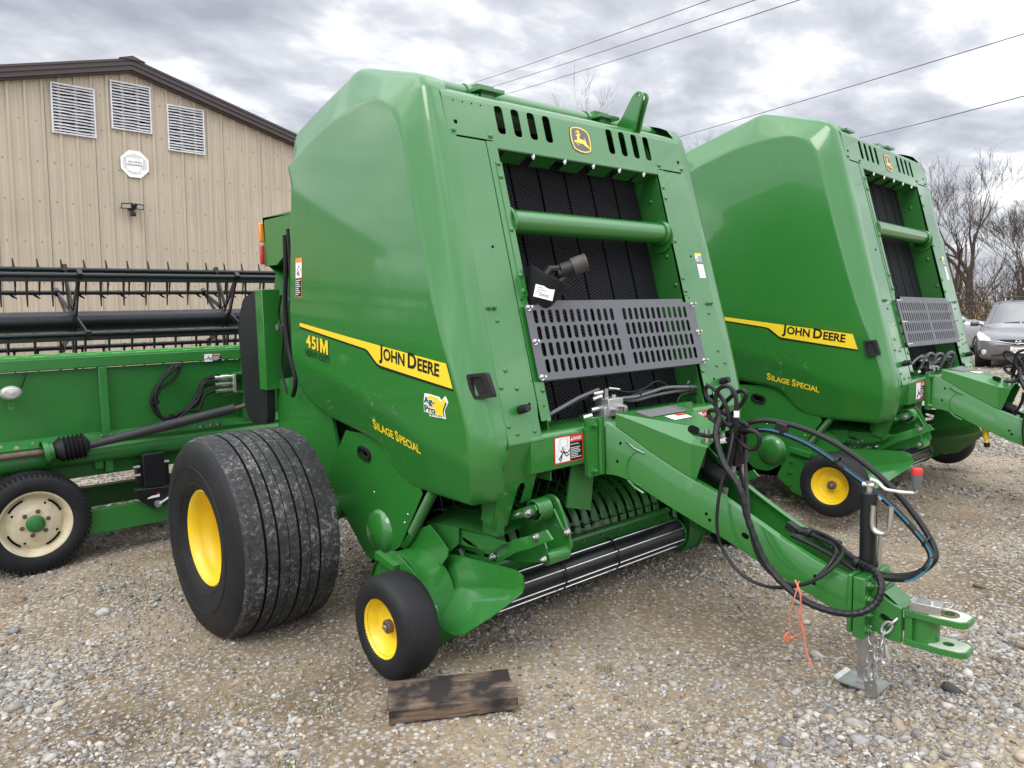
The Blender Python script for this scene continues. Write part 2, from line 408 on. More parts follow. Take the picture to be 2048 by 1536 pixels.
def tread_material():
    m = bpy.data.materials.new('tyre_tread_scuffed'); m.use_nodes = True; t = m.node_tree; n = t.nodes; l = t.links; b = n['Principled BSDF']
    tcn = n.new('ShaderNodeTexCoord')
    def nz(sc, d, r, di=0.0):
        q = n.new('ShaderNodeTexNoise'); q.inputs['Scale'].default_value = sc; q.inputs['Detail'].default_value = d; q.inputs['Roughness'].default_value = r; q.inputs['Distortion'].default_value = di
        l.new(tcn.outputs['Object'], q.inputs['Vector']); return q.outputs['Fac']
    a = n.new('ShaderNodeValToRGB'); a.color_ramp.elements[0].position = 0.42; a.color_ramp.elements[1].position = 0.70
    a.color_ramp.elements[0].color = (0.018, 0.0185, 0.0195, 1); a.color_ramp.elements[1].color = (0.30, 0.30, 0.285, 1)
    q = a.color_ramp.elements.new(0.55); q.color = (0.045, 0.045, 0.046, 1)
    mxn = n.new('ShaderNodeMath'); mxn.operation = 'MULTIPLY_ADD'; l.new(nz(48, 7, 0.68, 0.8), mxn.inputs[0]); mxn.inputs[1].default_value = 0.75
    k = n.new('ShaderNodeMath'); k.operation = 'MULTIPLY'; l.new(nz(4.5, 3, 0.5), k.inputs[0]); k.inputs[1].default_value = 0.27; l.new(k.outputs[0], mxn.inputs[2])
    l.new(mxn.outputs[0], a.inputs[0]); l.new(a.outputs[0], b.inputs['Base Color'])
    b.inputs['Roughness'].default_value = 0.68; b.inputs['Specular IOR Level'].default_value = 0.35
    bp_ = n.new('ShaderNodeBump'); bp_.inputs['Distance'].default_value = 0.002; l.new(mxn.outputs[0], bp_.inputs['Height']); l.new(bp_.outputs[0], b.inputs['Normal'])
    return m
TREAD = tread_material()
def attr_material(name, rough=0.8, bump=0.0, bs=40):
    m = bpy.data.materials.new(name); m.use_nodes = True; t = m.node_tree; n = t.nodes; l = t.links; b = n['Principled BSDF']
    a = n.new('ShaderNodeAttribute'); a.attribute_name = 'col'
    q = n.new('ShaderNodeTexNoise'); q.inputs['Scale'].default_value = bs; q.inputs['Detail'].default_value = 4
    tcn = n.new('ShaderNodeTexCoord'); l.new(tcn.outputs['Object'], q.inputs['Vector'])
    r = n.new('ShaderNodeMapRange'); l.new(q.outputs['Fac'], r.inputs[0]); r.inputs[1].default_value = 0.25; r.inputs[2].default_value = 0.75; r.inputs[3].default_value = 0.72; r.inputs[4].default_value = 1.15
    v = n.new('ShaderNodeVectorMath'); v.operation = 'SCALE'; l.new(a.outputs['Color'], v.inputs[0]); l.new(r.outputs[0], v.inputs['Scale']); l.new(v.outputs[0], b.inputs['Base Color'])
    b.inputs['Roughness'].default_value = rough; b.inputs['Specular IOR Level'].default_value = 0.3
    return m

# ================================================================== GROUND
def vnoise(x, y, sc, seed):
    r = np.random.default_rng(seed); T = r.random((256, 256)); X = x / sc; Y = y / sc
    i = np.floor(X).astype(int); j = np.floor(Y).astype(int); u = X - i; v = Y - j
    u = u * u * (3 - 2 * u); v = v * v * (3 - 2 * v)
    g = lambda a, b: T[a % 256, b % 256]
    return (g(i, j) * (1 - u) + g(i + 1, j) * u) * (1 - v) + (g(i, j + 1) * (1 - u) + g(i + 1, j + 1) * u) * v
def fbm(x, y, sc, seed, o=4):
    s = 0; a = 1; t = 0
    for k in range(o): s = s + a * vnoise(x, y, sc / 2 ** k, seed + k); t += a; a *= 0.5
    return s / t
def gz(x, y):
    x = np.asarray(x, float); y = np.asarray(y, float)
    return (fbm(x, y, 1.6, 11) - 0.5) * 0.05 + (fbm(x, y, 0.35, 21, 3) - 0.5) * 0.014 - 0.004 - 0.15 * np.clip((y - 9) / 6, 0, 1)
def axis(lo, hi, far):
    c = np.arange(lo, hi + 1e-6, 0.07); a = []; st = 0.09; p = hi
    while p < far: st *= 1.22; p += st; a.append(p)
    b = []; st = 0.09; p = lo
    while p > -far: st *= 1.22; p -= st; b.append(p)
    return np.concatenate([b[::-1], c, a])
gx = axis(-7.5, 3.2, 420); gy_ = axis(-3.4, 9.0, 420)
GX, GY = np.meshgrid(gx, gy_, indexing='ij')
GZ = gz(GX, GY) * np.clip(1.4 - np.hypot(GX, GY - 2) / 60, 0, 1)
n1_, n2_ = GX.shape
me = bpy.data.meshes.new('ground')
vv = np.stack([GX.ravel(), GY.ravel(), GZ.ravel()], 1); idx = np.arange(n1_ * n2_).reshape(n1_, n2_)
q = np.stack([idx[:-1, :-1], idx[1:, :-1], idx[1:, 1:], idx[:-1, 1:]], -1).reshape(-1, 4)
me.from_pydata(vv.tolist(), [], q.tolist()); me.polygons.foreach_set('use_smooth', [True] * len(me.polygons))
gm = bpy.data.materials.new('gravel_yard_dirt'); gm.use_nodes = True; t = gm.node_tree; n = t.nodes; l = t.links; b = n['Principled BSDF']
tcn = n.new('ShaderNodeTexCoord')
def gn(sc, d, r, di=0.0):
    q = n.new('ShaderNodeTexNoise'); q.inputs['Scale'].default_value = sc; q.inputs['Detail'].default_value = d; q.inputs['Roughness'].default_value = r; q.inputs['Distortion'].default_value = di
    l.new(tcn.outputs['Object'], q.inputs['Vector']); return q.outputs['Fac']
def gr(f, *st):
    q = n.new('ShaderNodeValToRGB'); l.new(f, q.inputs[0]); el = q.color_ramp.elements
    el[0].position, el[0].color = st[0][0], (*st[0][1], 1); el[1].position, el[1].color = st[-1][0], (*st[-1][1], 1)
    for p, c in st[1:-1]: k = el.new(p); k.color = (*c, 1)
    return q.outputs[0]
def gmix(f, a, b_, mode='MIX'):
    q = n.new('ShaderNodeMix'); q.data_type = 'RGBA'; q.blend_type = mode
    if isinstance(f, float): q.inputs[0].default_value = f
    else: l.new(f, q.inputs[0])
    for i, c in ((6, a), (7, b_)):
        if isinstance(c, tuple): q.inputs[i].default_value = (*c, 1)
        else: l.new(c, q.inputs[i])
    return q.outputs[2]
soil = gr(gn(0.9, 6, 0.6, 0.3), (0.30, (0.120, 0.088, 0.055)), (0.50, (0.270, 0.208, 0.132)), (0.70, (0.370, 0.300, 0.200)))
fine = gr(gn(55, 6, 0.75), (0.35, (0.62, 0.60, 0.58)), (0.68, (1.25, 1.25, 1.25)))
c1 = gmix(1.0, soil, fine, 'MULTIPLY')
vo = n.new('ShaderNodeTexVoronoi'); vo.inputs['Scale'].default_value = 42; l.new(tcn.outputs['Object'], vo.inputs['Vector'])
sepc = n.new('ShaderNodeSeparateColor'); l.new(vo.outputs['Color'], sepc.inputs[0]); stone = gr(sepc.outputs[0], (0.0, (0.16, 0.15, 0.14)), (0.35, (0.30, 0.285, 0.26)), (0.7, (0.40, 0.385, 0.36)), (1.0, (0.52, 0.51, 0.48)))
msk = gr(gn(1.3, 5, 0.6), (0.34, (0.25, 0.25, 0.25)), (0.56, (0.9, 0.9, 0.9)))
edge = gr(vo.outputs['Distance'], (0.25, (1, 1, 1)), (0.55, (0, 0, 0)))
mm = n.new('ShaderNodeMath'); mm.operation = 'MULTIPLY'; l.new(msk, mm.inputs[0]); l.new(edge, mm.inputs[1])
l.new(gmix(mm.outputs[0], c1, stone), b.inputs['Base Color'])
b.inputs['Roughness'].default_value = 0.9; b.inputs['Specular IOR Level'].default_value = 0.2
bp_ = n.new('ShaderNodeBump'); bp_.inputs['Distance'].default_value = 0.006; l.new(gn(70, 7, 0.75), bp_.inputs['Height']); l.new(bp_.outputs[0], b.inputs['Normal'])
me.materials.append(gm); g = bpy.data.objects.new('ground', me); COL.objects.link(g); tag(g, kind='structure')

# loose gravel: nobody could count it, one mesh
def ico():
    bm = bmesh.new(); bmesh.ops.create_icosphere(bm, subdivisions=1, radius=1); v = np.array([w.co[:] for w in bm.verts]); f = np.array([[w.index for w in p.verts] for p in bm.faces]); bm.free(); return v, f
IV, IF = ico()
def pebbles(name, x, y, size, seed, zoff=0.25):
    r = np.random.default_rng(seed); n = len(x)
    sc = np.stack([size * r.uniform(0.75, 1.45, n), size * r.uniform(0.6, 1.0, n), size * r.uniform(0.38, 0.75, n)], 1)
    a = r.uniform(0, 2 * np.pi, n); tl = r.normal(0, 0.22, (n, 2))
    base = IV[None] * (1 + r.normal(0, 0.13, (n, len(IV), 1)))
    p = base * sc[:, None]
    p[..., 2] += p[..., 0] * tl[:, None, 0] + p[..., 1] * tl[:, None, 1]
    ca, sa = np.cos(a)[:, None], np.sin(a)[:, None]
    X = p[..., 0] * ca - p[..., 1] * sa + x[:, None]; Y = p[..., 0] * sa + p[..., 1] * ca + y[:, None]
    Z = p[..., 2] + (gz(x, y) + sc[:, 2] * zoff)[:, None]
    vv = np.stack([X, Y, Z], -1).reshape(-1, 3); ff = (IF[None] + (np.arange(n) * len(IV))[:, None, None]).reshape(-1, 3)
    me = bpy.data.meshes.new(name); me.vertices.add(len(vv)); me.vertices.foreach_set('co', vv.ravel().astype(np.float32))
    me.loops.add(ff.size); me.loops.foreach_set('vertex_index', ff.ravel().astype(np.int32))
    me.polygons.add(len(ff)); me.polygons.foreach_set('loop_start', (np.arange(len(ff)) * 3).astype(np.int32)); me.polygons.foreach_set('loop_total', np.full(len(ff), 3, np.int32))
    me.update(calc_edges=True); me.polygons.foreach_set('use_smooth', np.ones(len(ff), bool))
    pal = np.array([(0.50, 0.475, 0.43), (0.41, 0.385, 0.345), (0.32, 0.30, 0.275), (0.23, 0.22, 0.21), (0.37, 0.30, 0.22), (0.45, 0.39, 0.30), (0.26, 0.195, 0.135), (0.62, 0.595, 0.545), (0.12, 0.115, 0.11)])
    k = r.choice(len(pal), n, p=[.20, .20, .15, .10, .12, .12, .05, .04, .02]); c = pal[k] * r.uniform(0.55, 0.95, (n, 1))
    col = np.ones((n, len(IV), 4), np.float32); col[..., :3] = c[:, None]
    at = me.attributes.new('col', 'FLOAT_COLOR', 'POINT'); at.data.foreach_set('color', col.ravel())
    me.materials.append(STONE); o = bpy.data.objects.new(name, me); COL.objects.link(o); return o
STONE = attr_material('gravel_stone', 0.8, bs=60)
def scatter(n, x0, x1, y0, y1, seed):
    r = np.random.default_rng(seed); return r.uniform(x0, x1, n), r.uniform(y0, y1, n), r
cx_, cy_ = 2.4, -2.95
X_ = []; Y_ = []; S_ = []
for (n_, d0, d1, smin, ssig) in ((320000, 1.9, 6.0, 0.0058, 0.48), (85000, 6.0, 11.5, 0.0115, 0.36), (30000, 11.5, 22, 0.017, 0.3)):
    r = np.random.default_rng(int(d1 * 10)); th = r.uniform(R(94), R(185), n_); d = np.sqrt(r.uniform(d0 ** 2, d1 ** 2, n_))
    x = cx_ + d * np.cos(th); y = cy_ + d * np.sin(th)
    cover = np.clip((fbm(x, y, 1.5, 51, 4) - 0.37) * 4.6, 0.16, 1.0)
    under = (np.abs(y + 0.1) < 1.0) & (x > -2.0) & (x < 1.1)
    cover = np.where(under, cover * 0.40, cover)
    for (ex, ey, ax_, ay_, an, f_) in ((.35, .15, .95, .45, 20, .18), (1.0, 1.6, .9, .5, 35, .3), (-1.9, -2.2, .5, .3, 0, .35), (.5, -1.95, .45, .28, 40, .25), (1.75, -.05, .25, .2, 0, .35), (-2.6, -1.3, .9, .35, 60, .3), (.1, -.75, .5, .22, 60, .4)):
        ca_, sa_ = math.cos(R(an)), math.sin(R(an)); u_ = ((x - ex) * ca_ + (y - ey) * sa_) / ax_; v_ = (-(x - ex) * sa_ + (y - ey) * ca_) / ay_
        w_ = np.clip(1.35 - np.hypot(u_, v_) + (fbm(x, y, .5, 77, 3) - .5), 0, 1); cover = cover * (1 - w_ * (1 - f_))
    k = r.random(n_) < cover
    X_.append(x[k]); Y_.append(y[k]); S_.append(smin * np.exp(r.normal(0, ssig, k.sum())) * (0.75 + 0.5 * np.clip(cover[k], 0, 1)))
tag(pebbles('gravel', np.concatenate(X_), np.concatenate(Y_), np.concatenate(S_), 5), kind='stuff')

# sparse grass in the yard
def grass(name, spots, seed):
    r = random.Random(seed); m = MB()
    for (x, y, rad, n) in spots:
        for _ in range(n):
            a = r.uniform(0, 6.28); d = rad * math.sqrt(r.random()); px_, py_ = x + d * math.cos(a), y + d * math.sin(a); h = r.uniform(0.015, 0.05); w = 0.0016
            z = float(gz(px_, py_)); b = r.uniform(0, 6.28); ln = h * r.uniform(0.2, 0.9)
            t1 = Vector((px_ + math.cos(b) * ln * 0.4, py_ + math.sin(b) * ln * 0.4, z + h * 0.6)); t2 = Vector((px_ + math.cos(b) * ln, py_ + math.sin(b) * ln, z + h))
            s = Vector((-math.sin(b), math.cos(b), 0)) * w; p = Vector((px_, py_, z - 0.004)); mi = r.choice((0, 0, 1))
            m.add([p - s, p + s, t1 + s * 0.8, t1 - s * 0.8, t2], [(0, 1, 2, 3), (3, 2, 4)], mi)
    return m.build(name, [GRASS, GRASS2], fix=False)
GRASS = mat('grass_blade', (0.075, 0.11, 0.025), 0.6); GRASS2 = mat('dry_grass_blade', (0.20, 0.17, 0.08), 0.7)
sp = [(-0.19, -1.62, 0.07, 40), (0.06, -1.9, .04, 16), (.28, -1.86, .05, 18), (0.33, -0.6, .04, 22), (-.5, -1.9, .12, 40), (-2.0, -1.75, .5, 160), (-2.4, -1.5, .4, 150), (-3.0, -0.9, 1.2, 500), (-5.5, 0, 2.0, 500), (1.2, 2.2, .5, 80), (1.1, -1.6, .06, 20), (1.6, -1.8, .05, 10), (-6.5, -2, 1.5, 400), (.9, 3.9, .5, 120)]
tag(grass('yard_grass', sp, 3), kind='stuff')

# ================================================================== METAL BUILDING (wall in the plane x = -13)
SID = mat('tan_steel_siding', (0.455, 0.390, 0.300), 0.5, spec=0.35, var=0.10, var_scale=1.3, rvar=0.08)
_t = SID.node_tree; _b = _t.nodes['Principled BSDF']; _src = _b.inputs['Base Color'].links[0].from_socket
_tcn = _t.nodes.new('ShaderNodeTexCoord'); _mp = _t.nodes.new('ShaderNodeMapping'); _mp.inputs['Scale'].default_value = (1, 9, 0.22); _t.links.new(_tcn.outputs['Object'], _mp.inputs[0])
_nz = _t.nodes.new('ShaderNodeTexNoise'); _nz.inputs['Scale'].default_value = 2.0; _nz.inputs['Detail'].default_value = 6; _nz.inputs['Roughness'].default_value = 0.65; _t.links.new(_mp.outputs[0], _nz.inputs['Vector'])
_mr = _t.nodes.new('ShaderNodeMapRange'); _t.links.new(_nz.outputs['Fac'], _mr.inputs[0]); _mr.inputs[1].default_value = 0.3; _mr.inputs[2].default_value = 0.72; _mr.inputs[3].default_value = 1.07; _mr.inputs[4].default_value = 0.84
_vm = _t.nodes.new('ShaderNodeVectorMath'); _vm.operation = 'SCALE'; _t.links.new(_src, _vm.inputs[0]); _t.links.new(_mr.outputs[0], _vm.inputs['Scale']); _t.links.new(_vm.outputs[0], _b.inputs['Base Color'])
SIDD = mat('siding_screw', (0.16, 0.12, 0.09), 0.6)
TRIM = mat('brown_roof_trim', (0.060, 0.045, 0.045), 0.45, spec=0.4)
LOUV = mat('white_louvre_metal', (0.62, 0.63, 0.66), 0.45, spec=0.5, var=0.22, var_scale=9)
XB = -13.0; RY, RZ = 1.69, 6.05; SL = 0.268
def roofz(y): return RZ - abs(y - RY) * SL
bld = thing('metal_barn', 'tan ribbed metal barn with brown roof trim and three gable louvres', 'barn', (XB, RY - 0.137, 0), (R(-1.3), 0, 0))
def bl(y, z, o=0.0): return (o, y - RY, z)          # local: o towards the yard
m = MB(); y = -9.0; Y1 = 12.2; PIT = 0.2565; prof = []
k = 0
while y < Y1:
    prof += [(y, 0), (y + 0.012, 0.026), (y + 0.052, 0.026), (y + 0.064, 0)]
    for d in (0.125, 0.19): prof += [(y + d - 0.012, 0), (y + d - 0.005, 0.005), (y + d + 0.005, 0.005), (y + d + 0.012, 0)]
    y += PIT
for i in range(len(prof) - 1):
    (a, oa), (c, oc) = prof[i], prof[i + 1]
    m.add([bl(a, -0.4, oa), bl(c, -0.4, oc), bl(c, roofz(c) - 0.02, oc), bl(a, roofz(a) - 0.02, oa)], [(0, 1, 2, 3)])
yy = -9.0 - 0.06 + PIT
while yy < Y1:
    for zz in (0.75, 1.45, 2.15, 2.85, 3.55, 4.22, 4.9, 5.5):
        if zz < roofz(yy) - 0.3: m.box(bl(yy - 0.02 + random.uniform(-.006, .006), zz, 0.004), (0.006, 0.019, 0.019), mi=1)
    yy += PIT
yy = -9.0 + 0.066
while yy < Y1:
    m.box(bl(yy, (roofz(yy) - .1) / 2 - .1, 0.003), (0.004, 0.006, roofz(yy) - .1), mi=1); yy += PIT * 3
m.build('wall', [SID, SIDD], bld, angle=20, fix=False)
m = MB()   # closed rear body
ys = (-9.0, RY, Y1)
for i in range(2):
    a, c = ys[i], ys[i + 1]
    m.add([bl(a, -0.4, -14), bl(c, -0.4, -14), bl(c, roofz(c) - .05, -14), bl(a, roofz(a) - .05, -14)], [(0, 1, 2, 3)])
for a in (-9.0, Y1): m.add([bl(a, -0.4, -14), bl(a, -0.4, 0), bl(a, roofz(a) - .05, 0), bl(a, roofz(a) - .05, -14)], [(0, 1, 2, 3)])
m.build('side_wall', SID, bld)
m = MB()
for s in (-1, 1):
    ye = RY + s * 11.0
    for (o0, o1, t0, t1) in ((-14.2, 0.16, 0.0, 0.10),):
        m.add([bl(RY, RZ + t0, o0), bl(RY, RZ + t0, o1), bl(ye, roofz(ye) + t0, o1), bl(ye, roofz(ye) + t0, o0), bl(RY, RZ + t1, o0), bl(RY, RZ + t1, o1), bl(ye, roofz(ye) + t1, o1), bl(ye, roofz(ye) + t1, o0)],
              [(0, 1, 2, 3), (4, 5, 6, 7), (0, 1, 5, 4), (1, 2, 6, 5), (2, 3, 7, 6), (3, 0, 4, 7)])
m.build('roof', TRIM, bld)
m = MB()
for s in (-1, 1):
    ye = RY + s * 11.0
    for z0, z1, o0, o1 in ((-0.03, 0.05, 0.10, 0.175), (0.05, 0.125, 0.13, 0.20), (0.125, 0.165, 0.10, 0.22), (-0.06, -0.03, 0.03, 0.12)):
        vs = []
        for (yy, rz) in ((RY, RZ), (ye, roofz(ye))): vs += [bl(yy, rz + z0, o0), bl(yy, rz + z0, o1), bl(yy, rz + z1, o1), bl(yy, rz + z1, o0)]
        m.add(vs, [(0, 1, 5, 4), (1, 2, 6, 5), (2, 3, 7, 6), (3, 0, 4, 7), (4, 5, 6, 7), (0, 1, 2, 3)])
m.add([bl(RY - .22, RZ + .125, .24), bl(RY, RZ + .20, .24), bl(RY + .22, RZ + .125, .24), bl(RY - .22, RZ + .125, -1), bl(RY, RZ + .20, -1), bl(RY + .22, RZ + .125, -1)], [(0, 1, 4, 3), (1, 2, 5, 4), (0, 1, 2)])
m.build('fascia', TRIM, bld)
for li, (y0, z0) in enumerate(((0.39, 4.73), (1.34, 4.95), (2.31, 4.70))):
    w, h = 0.69, 0.855; fr = MB()
    for a, c, d, e_ in ((0, w, 0, .025), (0, w, h - .025, h), (0, .025, .025, h - .025), (w - .025, w, .025, h - .025)):
        fr.span(bl(y0 + a, z0 + d, 0.0), bl(y0 + c, z0 + e_, 0.055))
    fr.span(bl(y0 + .02, z0 + .02, -.05), bl(y0 + w - .02, z0 + h - .02, 0.012), mi=1)
    f = fr.build('louvre_frame', [LOUV, DARK], bld)
    sl = MB(); n_ = 15; r = random.Random(li)
    for i in range(n_):
        zc_ = z0 + .03 + (h - .06) * (i + .5) / n_; sag = [r.uniform(-.009, .009) for _ in range(5)]
        for j in range(4):
            ya, yb = y0 + .025 + (w - .05) * j / 4, y0 + .025 + (w - .05) * (j + 1) / 4; sa, sb = sag[j], sag[j + 1]
            if j == 0: sa = 0
            if j == 3: sb = 0
            sl.add([bl(ya, zc_ + .024 + sa, .02), bl(yb, zc_ + .024 + sb, .02), bl(yb, zc_ - .012 + sb, .058), bl(ya, zc_ - .012 + sa, .058), bl(ya, zc_ + .021 + sa, .015), bl(yb, zc_ + .021 + sb, .015), bl(yb, zc_ - .017 + sb, .055), bl(ya, zc_ - .017 + sa, .055)],
                   [(0, 1, 2, 3), (4, 5, 6, 7), (2, 3, 7, 6), (0, 1, 5, 4)])
    sl.build('louvre_slats', LOUV, f, fix=False)
# octagonal sign on the gable
sg = thing('octagonal_sign', 'white octagonal builder sign with state outline on the barn gable', 'sign', (XB + 0.03, 1.665, 4.36), (R(-1.3), 0, 0))
m = MB(); oc = [(0.262 * math.cos(R(22.5 + 45 * k)) , 0.262 * math.sin(R(22.5 + 45 * k))) for k in range(8)]
m.plate(oc, [], lambda u, v, w: (w, u, v), 0.012); m.build('panel', DWHT, sg)
m = MB()
for k in range(-8, 9):
    yk = k * 0.024; hgt = 0.19 - abs(yk) * 0.35
    if abs(yk) < 0.14: m.span((.0125, yk - .004, .125), (.0135, yk + .004, hgt)); m.span((.0125, yk - .004, -.19 + abs(yk) * .3), (.0135, yk + .004, -.145))
    else: m.span((.0125, yk - .004, -hgt * .7), (.0135, yk + .004, hgt * .8))
m.build('stripes', DPRT, sg)
oh = [(-.155, .125), (-.10, .125), (-.03, .13), (.02, .105), (.06, .10), (.10, .12), (.15, .135), (.148, .0), (.13, -.06), (.10, -.09), (.07, -.13), (.05, -.175), (.02, -.155), (-.01, -.15), (-.04, -.17), (-.07, -.14), (-.11, -.13), (-.15, -.10)]
m = MB(); m.plate(oh, [], lambda u, v, w: (.0136 + w, u, v), 0.0004); m.build('state_field', DWHT, sg)
m = MB(); m.tube([(.0145, a, b_) for a, b_ in oh + oh[:1]], .003, 5); m.build('state_outline', DPRT, sg)
m = MB()
for s, zt, w_ in (('ALL-OHIO', 0.02, .235), ('BUILDINGS', -.035, .26)):
    vs, fs, W = lettering([(s, 1)], 0.01); m.add([(.0155, -w_ / 2 + a * w_, zt + b_ * .036) for a, b_ in vs], fs)
m.build('lettering', DBLK, sg, fix=False)
# flood light
fl = thing('flood_light', 'black twin head flood light with motion sensor on the barn wall', 'flood light', (XB + .03, 1.545, 3.53), (R(-1.3), 0, 0))
m = MB(); m.lathe([(.07, 0), (.07, .04), (.05, .06), (.0005, .065)], (0, 0, .05), (1, 0, 0), 18); m.tube([(.05, 0, .04), (.11, 0, 0), (.12, 0, -.05)], .018, 8); m.build('base', BLACK, fl)
for s in (-1, 1):
    rot = Matrix.Rotation(R(28 * s), 3, 'Z') @ Matrix.Rotation(R(14), 3, 'Y')
    m = MB(); c = Vector((.13, s * .105, .045)); m.box(c, (.05, .175, .10), rot); hd = m.build('lamp_head', BLACK, fl)
    m = MB(); m.box(c + rot @ Vector((.0265, 0, 0)), (.004, .145, .07), rot); m.build('lens', GLASSY, hd)
m = MB(); m.lathe([(.045, -.03), (.05, 0), (.045, .03), (.02, .05)], (.12, 0, -.10), (0, 0, 1), 14); m.build('sensor', BLACK, fl)

# ================================================================== TREES
BARK = mat('grey_brown_bark', (0.085, 0.066, 0.052), 0.85, spec=0.2, var=0.4, var_scale=5)
BARK2 = mat('bark_pale', (0.165, 0.14, 0.125), 0.85, spec=0.2, var=0.35, var_scale=5)
LEAFS = [mat('ochre_leaf', (0.20, 0.145, 0.045), 0.7), mat('brown_leaf', (0.10, 0.070, 0.040), 0.8), mat('olive_leaf', (0.105, 0.105, 0.035), 0.7)]
def grow(m, p, d, ln, r, depth, rnd, spread=0.5, up=0.12, mi=0):
    pts = [p]; rad = [r]; n_ = 4; q = p.copy(); dd = d.copy()
    for i in range(n_):
        dd = (dd + Vector((rnd.gauss(0, .12), rnd.gauss(0, .12), rnd.gauss(0, .08) + up * .35))).normalized()
        q = q + dd * ln / n_; pts.append(q.copy()); rad.append(r * (1 - 0.42 * (i + 1) / n_))
    m.tube(pts, rad, 7 if r > .05 else (5 if r > .02 else 3), False)
    if depth <= 0: return
    kids = rnd.choice((2, 3, 3)) if depth > 1 else rnd.choice((3, 4))
    for k in range(kids):
        i = n_ if k == 0 else rnd.choice((2, 3, 4, 4)); ax = Vector((rnd.gauss(0, 1), rnd.gauss(0, 1), rnd.gauss(0, .5))).normalized()
        nd = (dd + ax * spread * rnd.uniform(.55, 1.3) + Vector((0, 0, up))).normalized()
        f = rnd.uniform(.62, .86)
        grow(m, pts[i].copy(), nd, ln * f, max(rad[i] * rnd.uniform(.55, .8), .006), depth - 1, rnd, spread, up)
def tree(label, loc, h, seed, stems=1, depth=6, bark=None, lean=(0, 0), group='bare trees beyond the yard', rr=.02):
    rnd = random.Random(seed); t_ = thing('bare_tree', label, 'tree', loc, group=group)
    mt = MB(); mc = MB()
    for s in range(stems):
        d = Vector((lean[0] + rnd.gauss(0, .14) * (s > 0) * 2, lean[1] + rnd.gauss(0, .14) * (s > 0) * 2, 1)).normalized()
        r0 = h * rr * (1 if s == 0 else .7); n_ = 5; p = Vector((rnd.gauss(0, .15) * (s > 0), rnd.gauss(0, .15) * (s > 0), -.2)); pts = [p.copy()]; rad = [r0 * 1.3]
        for i in range(n_):
            d = (d + Vector((rnd.gauss(0, .05), rnd.gauss(0, .05), .05))).normalized(); p = p + d * h * .36 / n_; pts.append(p.copy()); rad.append(r0 * (1 - .35 * (i + 1) / n_))
        mt.tube(pts, rad, 9, False)
        for k in range(3):
            i = (5, 4, 5)[k]; ax = Vector((rnd.gauss(0, 1), rnd.gauss(0, 1), .3)).normalized()
            grow(mc, pts[i].copy(), (d + ax * rnd.uniform(.25, .6)).normalized(), h * .23, rad[i] * .75, depth - 1, rnd)
    mt.build('trunk', bark or BARK, t_, fix=False); mc.build('crown', bark or BARK, t_, fix=False); return t_
tree('tall bare tree with forked trunk, tallest above the parked cars', (-8.7, 32.6, 0), 7.4, 12, 2, 6, rr=.026)
tree('bare tree leaning left beside the tallest tree, behind the right hand baler', (-10.2, 32.0, 0), 5.6, 21, 2, 5, lean=(-.12, -.05))
tree('dark gnarled bare tree at the right edge of the picture', (-5.9, 30.5, 0), 5.4, 34, 2, 6, lean=(.1, .05))
tree('bare tree with low crossing branches behind the grey minivan', (-7.2, 33.5, 0), 5.0, 47, 2, 5)
tree('pale bare tree top showing between the wires above the near baler', (-25.5, 26.0, 0), 11.6, 5, 1, 6, bark=BARK2)
tree('faint bare tree crown left of the wires above the near baler', (-30.0, 25.5, 0), 9.4, 8, 1, 5, bark=BARK2)
tree('slim bare tree rising in the gap between the two balers', (-19.7, 29.4, 0), 8.9, 15, 2, 5, bark=BARK2)
tree('thin bare tree just right of the pale tree above the near baler', (-23.0, 27.5, 0), 8.4, 19, 1, 5, bark=BARK2)
tree('slender bare tree at the back of the thicket right of the balers', (-11.6, 36.0, 0), 4.9, 61, 2, 5, bark=BARK2)
tree('bare tree low behind the silver car', (-13.5, 34.0, 0), 4.6, 66, 2, 5)

def thicket(name, n_, fx, hmin, hmax, seed, leaf, rmax=.02):
    rnd = random.Random(seed); m = MB()
    for _ in range(n_):
        x, y = fx(rnd); h = rnd.uniform(hmin, hmax) * rnd.uniform(.6, 1.1); d = Vector((rnd.gauss(0, .22), rnd.gauss(0, .22), 1)).normalized(); p = Vector((x, y, -.1)); pts = [p]
        for i in range(4): d = (d + Vector((rnd.gauss(0, .16), rnd.gauss(0, .16), .02))).normalized(); p = p + d * h / 4; pts.append(p)
        r0 = rnd.uniform(.006, rmax); m.tube(pts, [r0, r0 * .85, r0 * .7, r0 * .5, r0 * .25], 3, False, mi=0)
        for k in range(6):
            i = rnd.choice((1, 2, 3)); dd = (d + Vector((rnd.gauss(0, .8), rnd.gauss(0, .8), .3))).normalized(); b0 = pts[i] + (pts[i + 1] - pts[i]) * rnd.random(); ln = h * rnd.uniform(.12, .32)
            m.tube([b0, b0 + dd * ln * .5 + Vector((0, 0, .03)), b0 + dd * ln + Vector((rnd.gauss(0, .1), rnd.gauss(0, .1), .15)) * ln], [r0 * .5, r0 * .35, r0 * .15], 3, False, mi=0)
        for k in range(rnd.randint(*leaf)):
            i = rnd.choice((0, 1, 2, 3)); c = pts[i] + (pts[i + 1] - pts[i]) * rnd.random() + Vector((rnd.gauss(0, .28), rnd.gauss(0, .28), rnd.gauss(0, .2)))
            a = Vector((rnd.gauss(0, 1), rnd.gauss(0, 1), rnd.gauss(0, 1))).normalized(); e_ = a.orthogonal().normalized(); s = rnd.uniform(.025, .06)
            if c.z > .02: m.add([c, c + a * s + e_ * s * .4, c + a * s * 1.8, c + a * s - e_ * s * .4], [(0, 1, 2, 3)], rnd.choice((1, 1, 2, 2, 2, 3)))
    return tag(m.build(name, [BARK] + LEAFS, fix=False, angle=60), kind='stuff')
def band(x0, x1, y0, y1):
    return lambda r: (r.uniform(x0, x1), r.uniform(y0, y1) )
